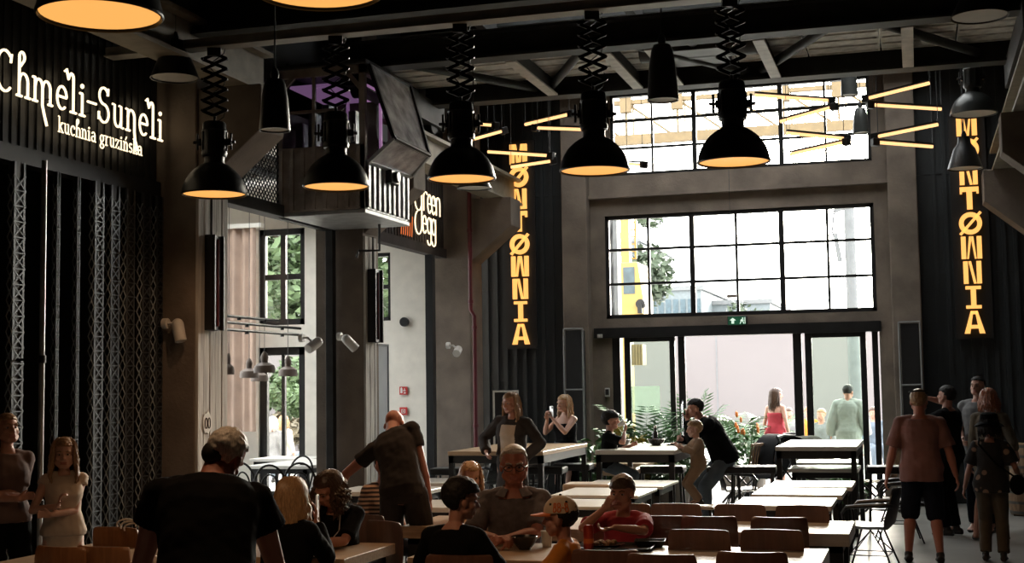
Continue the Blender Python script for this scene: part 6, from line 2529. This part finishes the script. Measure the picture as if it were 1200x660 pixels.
# standing women at the back left
who('woman with long brown hair and open dark jacket over a cream top, hand on hip', 601, 14.8, -22, h=1.73, female=True, pel=(.02, 0, .96), lean=4, side=-4, head=(-20, -4, 6), vox=.008, skin='skin', shw=1.05,
    hL=(-.15, .10, 1.03), hR=(.26, .16, 1.10), pole_L=(-1, -.1, .1), pole_R=(.8, -.4, -.3), hdL=(.6, .5, -.5), eyes=True,
    hair=dict(style='long', mat='hair_fair', line=.055, length=.30, n=120, maxa=105), top=dict(mat='cloth_charcoal', sleeve=1.95, hem=.10, infl=.026, sl_loose=.02, name='jacket', neck=.50, panel=('cloth_cream', .085, -.18, .19)), bottom=dict(kind='skirt', mat='cloth_charcoal', hem=.25, flare=.05, waist=.12))
J_ph = who('blonde woman in a black strapless dress holding up a phone', 663, 18.3, -46, h=1.68, female=True, pel=(0, 0, .92), lean=3, head=(0, -4, 0), vox=.008, skin='skin_pale', fat=1.08,
    hL=(-.05, .30, 1.37), hR=(.07, .29, 1.36), pole_L=(-.6, .1, -1), pole_R=(.6, .1, -1), hdL=(.2, .3, 1), hdR=(-.2, .3, 1), hnL=(1, .2, 0), hnR=(-1, .2, 0), curl=.6,
    hair=dict(style='long', mat='hair_blonde', line=.06, length=.30, n=120, maxa=100), top=dict(mat='cloth_black', sleeve=0, hem=-.05, neck=.40, name='dress_bodice'), bottom=dict(kind='skirt', mat='cloth_black', hem=.12, flare=.03, waist=.15))
# at the middle high table
who('dark-haired child in black drinking at the left end of the middle high table', 712, 16.25, 82, **sit(h=1.30, lean=4, hd=.98, vox=.008, skin='skin', pel=(0, 0, .86), fL=(-.1, .28, .42), fR=(.1, .28, .42), head=(0, 2, 0),
    hR=(.03, .20, 1.25), hL=(-.12, .26, 1.08), pole_R=(.7, .4, -.7), hdR=(0, .3, 1), hnR=(-.4, -.8, 0), curl=.7, eyes=False,
    hair=dict(style='short', mat='hair_dark', line=.03, nape=-.10, thick=1.12), top=dict(mat='cloth_black', sleeve=.8, hem=-.06), bottom=dict(kind='shorts', mat='cloth_denim', len=1.2)))
who('man in a dark top and light jeans leaning on the middle high table', 846, 16.9, -74, **sit(h=1.82, lean=42, pl=.45, vox=.008, skin='skin', pel=(0, 0, .90), fL=(-.14, .28, .10), fR=(.14, .20, .10), head=(0, -4, 0), fat=1.12,
    hL=(-.02, .46, 1.36), hR=(.10, .52, 1.12), pole_L=(-.4, .2, -1), pole_R=(.8, -.2, -.6), hdL=(.2, -.2, 1), curl=.7, eyes=False, neck_fwd=.03,
    hair=dict(style='short', mat='hair_dark', line=.05, thick=1.06), top=dict(mat='cloth_black', sleeve=1.9, hem=-.08, infl=.02), bottom=dict(kind='trousers', mat='cloth_denim', wide=.01)))
who('blond toddler in a tan top standing at the right end of the middle high table', 816, 15.75, -74, z=.40, h=1.0, hd=.86, pel=(0, 0, .47), lean=4, vox=.007, skin='skin_pale', head=(0, -2, 0), shw=.95,
    fL=(-.06, 0, .06), fR=(.06, 0, .06), hL=(-.10, .22, .68), hR=(.08, .22, .70), pole_L=(-.7, -.2, -.7), pole_R=(.7, -.2, -.7), eyes=False,
    hair=dict(style='short', mat='hair_blonde', line=.05, nape=-.09, thick=1.08), top=dict(mat='cloth_tan', sleeve=1.8, hem=-.06), bottom=dict(kind='trousers', mat='cloth_tan'))
# outside
who('woman with long brown hair and bare shoulders outside the open doorway', 908, 23.0, 150, h=1.68, female=True, lean=3, head=(-60, 0, 0), vox=.011, skin='skin_pale', eyes=False,
    hair=dict(style='long', mat='hair_brown', line=.06, length=.32, n=90), top=dict(mat='cloth_red', sleeve=0, hem=-.05, neck=.36, name='top'), bottom=dict(kind='skirt', mat='cloth_red', hem=.4))
who('man in a pale hooded sweatshirt outside the right glass pane, back turned', 993, 22.6, 172, h=1.76, pel=(0, 0, .96), lean=2, vox=.010, skin='skin', eyes=False, head=(-12, -3, 0),
    hL=(-.30, .04, .92), hR=(.30, .04, .92), hair=dict(style='short', mat='hair_dark', line=.05, nape=-.03), top=dict(mat='cloth_hoodie', sleeve=1.95, hem=-.12, infl=.045, sl_loose=.02, name='hoodie', neck=.53), bottom=dict(kind='trousers', mat='cloth_charcoal'))
for px, d, off, lab, hm, tm in ((923, 27.5, 10, 'dark-haired boy seated far outside between the long-haired woman and the hood of the pushchair', 'hair_brown', 'cloth_grey'),
                                (962, 26.0, -30, 'man in a grey top seated outside, left of the man in the pale sweatshirt', 'hair_fair', 'cloth_grey'),
                                (946, 28.5, 20, 'person in orange seated far outside behind the post', 'hair_fair', 'cloth_orange'),
                                (1022, 27.0, 15, 'person in blue seated outside at the right edge of the entrance', 'hair_brown', 'cloth_denim')):
    who(lab, px, d, off, **sit(h=1.68, lean=4, vox=.014, eyes=False, hair=dict(style='short', mat=hm, line=.05), top=dict(mat=tm, sleeve=1.6, hem=-.06), bottom=dict(kind='trousers', mat='cloth_denim')))
for px, d, off, lab, hm, tm in ((332, 27.0, 150, 'blonde woman in a cream top seated outside the side room door', 'hair_blonde', 'cloth_cream'),
                                (319, 26.0, 160, 'person in grey seated outside, left of the blonde woman beyond the side room door', 'hair_grey', 'cloth_grey')):
    who(lab, px, d, off, **sit(h=1.70, female=True, lean=4, vox=.014, eyes=False, hair=dict(style='long', mat=hm, line=.05, length=.2, n=60), top=dict(mat=tm, sleeve=1.6, hem=-.06), bottom=dict(kind='trousers', mat='cloth_denim')))
# right side
J_pk = who('man in a dusty pink T-shirt and dark shorts standing with his back to the camera', 1076, 13.45, 181, h=1.73, pel=(0, 0, .93), lean=2, head=(-4, 0, 0), vox=.007, skin='skin_red', fat=1.16, shw=1.10,
    hL=(-.345, .0, .80), hR=(.345, .0, .80), pole_L=(-.5, -.8, 0), pole_R=(.5, -.8, 0), fL=(-.15, .02, .09), fR=(.15, -.02, .09),
    hair=dict(style='short', mat='hair_fair', line=.07, nape=-.05, thick=1.05), top=dict(mat='cloth_pink', sleeve=.85, hem=-.12, sl_loose=.022, loose=.02), bottom=dict(kind='shorts', mat='cloth_navy', len=1.14, wide=.022))
J_rp = who('man in black taking a photo with a red phone, elbow raised, at the right', 1109, 15.8, -118, h=1.74, pel=(0, 0, .95), lean=0, head=(0, 8, 0), vox=.008, skin='skin', fat=1.1, eyes=False,
    hL=(-.06, .34, 1.50), hR=(.09, .30, 1.60), pole_L=(-.4, .2, -1), pole_R=(1, -.1, .05), hdL=(.2, .4, 1), hdR=(-.6, .5, .3), curl=.6,
    hair=dict(style='short', mat='hair_dark', line=.05), top=dict(mat='cloth_black', sleeve=.8, hem=-.10), bottom=dict(kind='trousers', mat='cloth_black'))
who('tall man in grey standing behind the two women at the right', 1146, 16.2, -14, h=1.86, lean=0, head=(-10, 6, 0), vox=.009, skin='skin', pel=(0, 0, 1.01), hL=(-.2, .2, 1.02), hR=(.15, .22, 1.1),
    hair=dict(style='short', mat='hair_dark', line=.07), top=dict(mat='cloth_grey', sleeve=.8, hem=-.08), bottom=dict(kind='trousers', mat='cloth_navy'))
who('woman with reddish hair in khaki top and shorts standing behind the person in the hat', 1158, 15.2, 168, h=1.70, female=True, lean=2, head=(30, 2, 0), vox=.008, skin='skin', pel=(0, 0, .93), eyes=False, fL=(-.20, .02, .09), fR=(.10, 0, .09), sandals=True,
    hL=(-.24, .10, .86), hR=(.26, .12, .95), hair=dict(style='long', mat='hair_red', line=.06, length=.16, n=110, flare=1.5, vol=.05), top=dict(mat='cloth_khaki', sleeve=1.5, hem=-.08, infl=.022), bottom=dict(kind='shorts', mat='cloth_khaki', len=.75))
J_ht = who('person in a black sun hat, patterned dark shirt and khaki trousers at the right', 1157, 13.5, 176, h=1.44, female=True, lean=1, head=(0, 0, 0), vox=.007, skin='skin', pel=(0, 0, .77), eyes=False, shw=1.1, fat=1.1,
    hL=(-.26, .05, .72), hR=(.27, .10, .80), fL=(-.08, .0, .08), fR=(.09, -.03, .08), hair=dict(style='long', mat='hair_dark', line=.05, length=.12, n=70),
    top=dict(mat='cloth_dots', sleeve=.8, hem=-.10, sl_loose=.024, loose=.02), bottom=dict(kind='trousers', mat='cloth_khaki', wide=.004))
# ------------------------------------------------------------------ worn and held things
def rootM(J):
    r = J['root']
    return Matrix.Translation(r.location) @ Matrix.Rotation(r.rotation_euler.z, 4, 'Z')


# cream cap with a brim and orange lettering
J = J_cap
HT, k = J['HT'], J['k']
mb = MB()
c, r = V((0, -.012, .042)), V((.088, .110, .098))
rings = []
for j in range(9):
    e = R_(-4 + 92 * j / 8)
    rings.append([HT((c.x + r.x * math.cos(e) * math.cos(a), c.y + r.y * math.cos(e) * math.sin(a), c.z + r.z * math.sin(e))) for a in [2 * PI * i / 36 for i in range(36)]])
mb.loft(rings)
capo = mb.build('cap', MATS['cap_cream'], J['root'])
mb = MB()
rings = []
for j in range(13):
    a = R_(25 + 130 * j / 12)
    x0, y0 = c.x + r.x * .98 * math.cos(a), c.y + r.y * .98 * math.sin(a)
    ext = .085 * math.sin((a - R_(25)) / R_(130) * PI) ** .7
    x1, y1 = x0 * 1.0 + math.cos(a) * .01, y0 + ext + .004
    zb_ = c.z - .004
    rings.append([HT((x0, y0, zb_)), HT((x1, y1, zb_ - .012)), HT((x1, y1, zb_ - .019)), HT((x0, y0, zb_ - .010))])
mb.loft(rings)
mb.build('cap_brim', MATS['cap_orange'], capo)
out, sc, wt = text_strokes('BB-8')
mb = MB()
h_ = .020
for ch, ss in out:
    for st in ss:
        pts = []
        for px, py in st:
            # the boy's left side faces away, his right side faces the camera side: letters run from the front to the back on his left
            a = R_(164) + px * .215
            e = R_(2) + py * .34
            pts.append(HT((c.x + r.x * 1.02 * math.cos(e) * math.cos(a), c.y + r.y * 1.02 * math.cos(e) * math.sin(a), c.z + r.z * 1.02 * math.sin(e))))
        mb.tube(pts, .0042, 5)
mb.build('cap_lettering', MATS['cap_orange'], capo)
mb = MB()
for a, e in ((150, 30), (215, 38)):
    a, e = R_(a), R_(e)
    mb.ell(HT((c.x + r.x * math.cos(e) * math.cos(a), c.y + r.y * math.cos(e) * math.sin(a), c.z + r.z * math.sin(e))), (.008,) * 3, None, 8, 6)
mb.ell(HT((0, -.012, .141)), (.009,) * 3, None, 8, 6)
mb.build('cap_eyelet', MATS['black_plastic'], capo)

# black sun hat
J = J_ht
HT, k = J['HT'], J['k']
mb = MB()
prof = [(.162, .012), (.140, .034), (.098, .048), (.096, .09), (.088, .125), (.06, .142), (0, .146)]
mb.loft([[HT((rr * math.cos(a) * .95, -.012 + rr * 1.12 * math.sin(a), z - (.018 * math.cos(2 * a) if rr > .13 else 0))) for a in [2 * PI * i / 32 for i in range(32)]] for rr, z in prof + [(.09, .04), (.13, .016)]][:7] )
mb.build('sun_hat', MATS['cloth_black'], J['root'])
mb = MB()
mb.ell(J_big['HT']((-.016, -.066, -.018)), (.056, .040, .058), J_big['Rh'])
mb.build('hair_nape', MATS['hair_dark'], J_big['root'])
# shoulder bag on the hat person's right hip
mb = MB()
S = J['S']
p0, R0 = S(.02)
mb.ell(p0 + R0 @ V((.25, -.05, -.02)), (.08, .06, .10))
mb.build('shoulder_bag', MATS['cloth_black'], J['root'])
mb = MB()
q = [p0 + R0 @ V((.24, -.08, .05)), S(.25)[0] + S(.25)[1] @ V((.06, -.145, 0)), S(.46)[0] + S(.46)[1] @ V((-.10, -.115, .02)), S(.50)[0] + S(.50)[1] @ V((-.10, .0, .04))]
mb.tube(q, .010, 6)
mb.build('bag_strap', MATS['cloth_black'], J['root'])
# headphones / hair knot detail on the man in pink
J = J_pk
mb = MB()
mb.tube([J['HT']((.0 + .088 * math.cos(a), -.03 - .082 * abs(math.sin(a)) * .9, .085 + .02 * math.sin(a))) for a in [PI * i / 12 for i in range(13)]], .008, 6)
mb.ell(J['HT']((.082, -.035, .085)), (.018, .018, .018), None, 10, 8)
mb.build('sunglasses_on_head', MATS['hair_dark'], J['root'])
# waist bag of the woman with the phone
J = J_ph
mb = MB()
S = J['S']
p0, R0 = S(.08)
mb.ell(p0 + R0 @ V((.03, .15, -.02)), (.13, .055, .075))
mb.tube([p0 + R0 @ V((math.cos(a) * .175, math.sin(a) * .14, .02 + .04 * math.cos(a))) for a in [2 * PI * i / 20 for i in range(20)]], .012, 6, True)
mb.build('waist_bag', MATS['cloth_denim'], J['root'])


def held_phone(J, which, label, m, up=.07, w=.072, h=.145):
    M = rootM(J)
    wr, el = J['wr' + which], J['el' + which]
    c = (J['wrL'] + J['wrR']) / 2 if which == 'B' else wr + (wr - el).normalized() * .0 + V((0, .02, .10))
    p = M @ c
    t = thing('phone', label, 'phone', p, J['root'].rotation_euler.z)
    mb = MB(); mb.box(-w / 2, -.004, -h / 2, w / 2, .004, h / 2); mb.build('body', MATS[m], t, smooth=False, bevel=.004)
    mb = MB(); mb.box(-w / 2 + .004, -.0052, -h / 2 + .006, w / 2 - .004, -.004, h / 2 - .006); mb.build('screen', emis('screen_glow', (.55, .6, .62), .25), t, smooth=False)
    mb = MB(); mb.box(-w / 2 + .008, .004, h / 2 - .035, -w / 2 + .03, .007, h / 2 - .010); mb.build('camera_bump', MATS['black_plastic'], t, smooth=False)
    return t


t = held_phone(J_ph, 'L', 'grey phone held up by the blonde woman in the black dress', 'steel')
t = held_phone(J_rp, 'L', 'red phone held up by the man in black at the right', 'phone_red')
t = held_phone(J_bl, 'R', 'white edged phone held upright by the woman with long blonde hair', 'tape_white')
t.rotation_euler.z = face_cam(t.location.x, t.location.y, 80)

# ------------------------------------------------------------------ things on the tables
def bowl(label, p, R=.10, h=.075, m='ceramic', group=None):
    t = thing('bowl', label, 'bowl', p, 0, group)
    mb = MB()
    mb.lathe([(0, 0), (R * .45, 0), (R * .48, .008), (R * .78, h * .45), (R, h), (R * .96, h + .002), (R * .74, h * .5), (R * .42, .018), (0, .016)], n=32)
    mb.build('body', MATS[m], t)
    mb = MB(); mb.lathe([(0, h * .55), (R * .4, h * .58), (R * .80, h * .52), (0, h * .4)], n=24); mb.build('contents', MATS['leaf_yellow'], t)


bowl('dark bowl on the front table before the man with glasses', aZ(615, 644, .75), .088, .085)
bowl('dark bowl on the middle high table, left one', aZ(728, 524, 1.05), .125, .09)
bowl('dark bowl on the middle high table, right one', aZ(769, 522, 1.05), .12, .08)
p = aZ(641, 641, .75)
t = thing('paper_cup', 'white paper cup between the bowl and the boy in the cap', 'cup', p)
mb = MB(); mb.lathe([(0, 0), (.030, 0), (.038, .10), (.041, .10), (.041, .105), (.036, .105), (.028, .006), (0, .006)], n=24); mb.build('body', MATS['cup_paper'], t)
p = aZ(690, 646, .75)
t = thing('drink_can', 'orange red drink can in front of the boy in red', 'can', p)
mb = MB(); mb.lathe([(0, .004), (.025, .0), (.033, .012), (.033, .15), (.027, .163), (.027, .166), (.024, .162), (0, .162)], n=28); mb.build('body', MATS['can_red'], t)
mb = MB(); mb.lathe([(.0334, .05), (.0336, .055), (.0336, .075), (.0334, .08)], n=28); mb.build('label_band', MATS['cap_orange'], t)
mb = MB(); mb.box(-.008, -.02, .163, .008, .004, .1655); mb.build('pull_tab', MATS['steel'], t, smooth=False)
p = aZ(722, 643, .75)
t = thing('food_tray', 'black food tray with a plate in front of the boy in red', 'tray', p, R_(4))
mb = MB()
mb.loft([[V((sx * .22, sy * .15, 0)) for sx, sy in ((-1, -1), (1, -1), (1, 1), (-1, 1))], [V((sx * .25, sy * .18, .022)) for sx, sy in ((-1, -1), (1, -1), (1, 1), (-1, 1))],
         [V((sx * .24, sy * .17, .022)) for sx, sy in ((-1, -1), (1, -1), (1, 1), (-1, 1))], [V((sx * .215, sy * .145, .006)) for sx, sy in ((-1, -1), (1, -1), (1, 1), (-1, 1))]])
mb.build('body', MATS['black_plastic'], t, smooth=False)
mb = MB(); mb.lathe([(0, .008), (.08, .008), (.12, .03), (.125, .03), (.085, .014), (0, .014)], n=28, c=(-.07, 0, 0)); mb.build('plate', MATS['ceramic'], t)
mb = MB()
rnd = random.Random(5)
for i in range(14):
    mb.ell((-.07 + rnd.uniform(-.06, .06), rnd.uniform(-.05, .05), .028 + rnd.uniform(0, .015)), (.022, .016, .014), Rz(rnd.uniform(0, 180)), 10, 6)
mb.build('food', mat('food', (.30, .17, .08), .5, var=.3), t)
p = aZ(762, 641, .75)
t = thing('food_box', 'small open black food box with foil at the right end of the tray', 'box', p, R_(8))
mb = MB()
mb.loft([[V((sx * .075, sy * .055, 0)) for sx, sy in ((-1, -1), (1, -1), (1, 1), (-1, 1))], [V((sx * .10, sy * .075, .045)) for sx, sy in ((-1, -1), (1, -1), (1, 1), (-1, 1))],
         [V((sx * .095, sy * .07, .045)) for sx, sy in ((-1, -1), (1, -1), (1, 1), (-1, 1))], [V((sx * .07, sy * .05, .008)) for sx, sy in ((-1, -1), (1, -1), (1, 1), (-1, 1))]])
mb.build('body', MATS['black_plastic'], t, smooth=False)
mb = MB()
for s in (-1, 1):
    mb.loft([[V((s * .035 + .028 * math.cos(a), .028 * math.sin(a), z)) for a in [2 * PI * i / 12 for i in range(12)]] for z in (.010, .030)])
mb.build('foil_cup', MATS['chrome'], t)
p = aZ(690, 630, .75)
# pepper mill / bottle on the high table
p = aZ(768, 520.5, 1.0495)
t = thing('sauce_bottle', 'small dark bottle standing behind the right bowl on the middle high table', 'bottle', p)
mb = MB(); mb.lathe([(0, 0), (.035, 0), (.037, .02), (.035, .13), (.016, .17), (.016, .20), (0, .20)], n=20); mb.build('body', MATS['ceramic'], t)
mb = MB(); mb.lathe([(0, .235), (.016, .235), (.019, .20), (0, .20)], n=16); mb.build('cap', MATS['white_plastic'], t)
p = aZ(790, 522, 1.05)
t = thing('plate', 'shallow dark plate in front of the toddler', 'plate', p)
mb = MB(); mb.lathe([(0, 0), (.07, 0), (.13, .02), (.132, .024), (.07, .008), (0, .008)], n=30); mb.build('body', MATS['ceramic'], t)
mb = MB(); mb.ell((0, 0, .018), (.05, .04, .014)); mb.build('food', MATS['food'], t)
# white cup at the child's mouth
J = None
p = CAM + ray(728, 497) * 16.1
t = thing('paper_cup', 'white cup raised to the mouth of the dark-haired child', 'cup', p)
mb = MB(Matrix.Rotation(R_(60), 4, 'Y')); mb.lathe([(0, -.045), (.022, -.045), (.029, .045), (.026, .045), (.020, -.04), (0, -.04)], n=20); mb.build('body', MATS['cup_paper'], t)
# plastic bag and phone on the left wooden table
p = aZ(345, 646, .75)
t = thing('plastic_bag', 'crumpled translucent plastic bag on the table beside the man in black', 'bag', p)
mb = MB()
rings = []
for j in range(10):
    f = j / 9
    rr = .10 * (1 - f) ** .6 + .012 + (.02 if f > .9 else 0)
    rings.append([V((rr * math.cos(a) * (1 + .25 * noise.noise(V((math.cos(a) * 2, math.sin(a) * 2, f * 3)))), rr * math.sin(a) * (1 + .25 * noise.noise(V((math.sin(a) * 3, math.cos(a) * 2, f * 4 + 5)))), f * .17 + .004)) for a in [2 * PI * i / 22 for i in range(22)]])
mb.loft(rings)
mb.build('body', mat('bag_film', (.50, .56, .56), .3, var=.2, scale=12, bump=.5, bscale=20), t)
mb = MB()
for s in (-1, 1):
    mb.tube([(s * .01, 0, .17), (s * .035, .01, .22), (s * .02, .02, .19)], .008, 6)
mb.build('handle', MATS['bag_film'], t)
p = aZ(358, 653, .755)
t = thing('phone', 'black phone lying on the table under the elbow of the blonde woman', 'phone', p, R_(60))
mb = MB(); mb.box(-.036, -.075, -.004, .036, .075, .004); mb.build('body', MATS['phone'], t, smooth=False, bevel=.004)
mb = MB(); mb.box(-.032, -.070, .004, .032, .070, .0048); mb.build('screen', MATS['ceramic'], t, smooth=False)
p = aZ(148, 642, .75)
t = thing('cord_bundle', 'looped pale strap lying on the oak chair beside the man in black', 'strap', (p.x, p.y, .88))
mb = MB()
for q in range(3):
    mb.tube([(.07 * math.cos(a) + .02 * q, .012 * q + .02 * math.sin(a * 2), .012 + .05 * abs(math.sin(a)) - .05 * q * .3) for a in [PI * i / 12 for i in range(13)]], .006, 6)
mb.build('strap', MATS['cup_paper'], t)

# ------------------------------------------------------------------ light
w = bpy.data.worlds.new('World')
SC.world = w
w.use_nodes = True
nt = w.node_tree
bg = nt.nodes['Background']
tc = nt.nodes.new('ShaderNodeTexCoord')
nz = nt.nodes.new('ShaderNodeTexNoise')
nz.inputs['Scale'].default_value = 2.2
nz.inputs['Detail'].default_value = 4
nt.links.new(tc.outputs['Generated'], nz.inputs['Vector'])
rp = nt.nodes.new('ShaderNodeValToRGB')
rp.color_ramp.elements[0].color = (.92, .95, 1.0, 1)
rp.color_ramp.elements[1].color = (1.0, .985, .95, 1)
nt.links.new(nz.outputs['Fac'], rp.inputs['Fac'])
# hazy sun glow low in the sky beyond the entrance
sd = V((math.sin(R_(9)) * math.cos(R_(20)), math.cos(R_(9)) * math.cos(R_(20)), math.sin(R_(20))))
dt = nt.nodes.new('ShaderNodeVectorMath')
dt.operation = 'DOT_PRODUCT'
dt.inputs[1].default_value = sd
nt.links.new(tc.outputs['Generated'], dt.inputs[0])
mr = nt.nodes.new('ShaderNodeMapRange')
mr.interpolation_type = 'SMOOTHERSTEP'
mr.inputs['From Min'].default_value = math.cos(R_(24))
mr.inputs['From Max'].default_value = 1.0
mr.inputs['To Min'].default_value = 0.0
mr.inputs['To Max'].default_value = 9.0
nt.links.new(dt.outputs['Value'], mr.inputs['Value'])
warm = nt.nodes.new('ShaderNodeVectorMath')
warm.operation = 'SCALE'
warm.inputs[0].default_value = (1.0, .90, .76)
nt.links.new(mr.outputs['Result'], warm.inputs['Scale'])
ad = nt.nodes.new('ShaderNodeVectorMath')
ad.operation = 'ADD'
nt.links.new(rp.outputs['Color'], ad.inputs[0])
nt.links.new(warm.outputs['Vector'], ad.inputs[1])
nt.links.new(ad.outputs['Vector'], bg.inputs['Color'])
bg.inputs['Strength'].default_value = 9.0


def portal(x0, x1, y, z0, z1):
    l = bpy.data.lights.new('sky_portal', 'AREA')
    l.shape = 'RECTANGLE'
    l.size, l.size_y = x1 - x0, z1 - z0
    l.cycles.is_portal = True
    o = bpy.data.objects.new('sky_portal', l)
    COL.objects.link(o)
    o.location = ((x0 + x1) / 2, y, (z0 + z1) / 2)
    o.rotation_euler = (R_(-90), 0, 0)          # emits towards -y, into the hall


portal(XW0, XW1, YB + .4, 2.87, 4.52)
portal(XW0, XW1, YB + .4, 5.16, 6.5)
portal(XW0, XW1, YB + .4, .05, 2.56)
portal(xa0, xa1, YE + .3, .05, z1t)
portal(xb0, xb1, YE + .3, z2b, z2t)


def portal2(loc, rot, sx, sy):
    l = bpy.data.lights.new('sky_portal', 'AREA')
    l.shape = 'RECTANGLE'
    l.size, l.size_y = sx, sy
    l.cycles.is_portal = True
    o = bpy.data.objects.new('sky_portal', l)
    COL.objects.link(o)
    o.location = loc
    o.rotation_euler = rot


portal2(((SKX0 + SKX1) / 2, (SKY0 + SKY1) / 2, 7.55), (0, 0, 0), SKX1 - SKX0, SKY1 - SKY0)
portal2((-9.9, 17.2, 5.3), (0, 0, 0), 2.6, 4.4)
for a, b in ADDED_WINDOWS:
    portal2((-13.25, (a + b) / 2, 2.75), (0, R_(-90), 0), 3.7, b - a)

SC.view_settings.view_transform = 'Standard'
SC.view_settings.look = 'None'
SC.view_settings.gamma = 1.0
SC.view_settings.use_curve_mapping = False
SC.view_settings.exposure = 0.0
SC.cycles.use_denoising = True
SC.cycles.max_bounces = 8
SC.cycles.diffuse_bounces = 4
SC.cycles.glossy_bounces = 4
SC.cycles.transparent_max_bounces = 16
SC.cycles.sample_clamp_indirect = 6.0
SC.cycles.caustics_reflective = False
SC.cycles.caustics_refractive = False
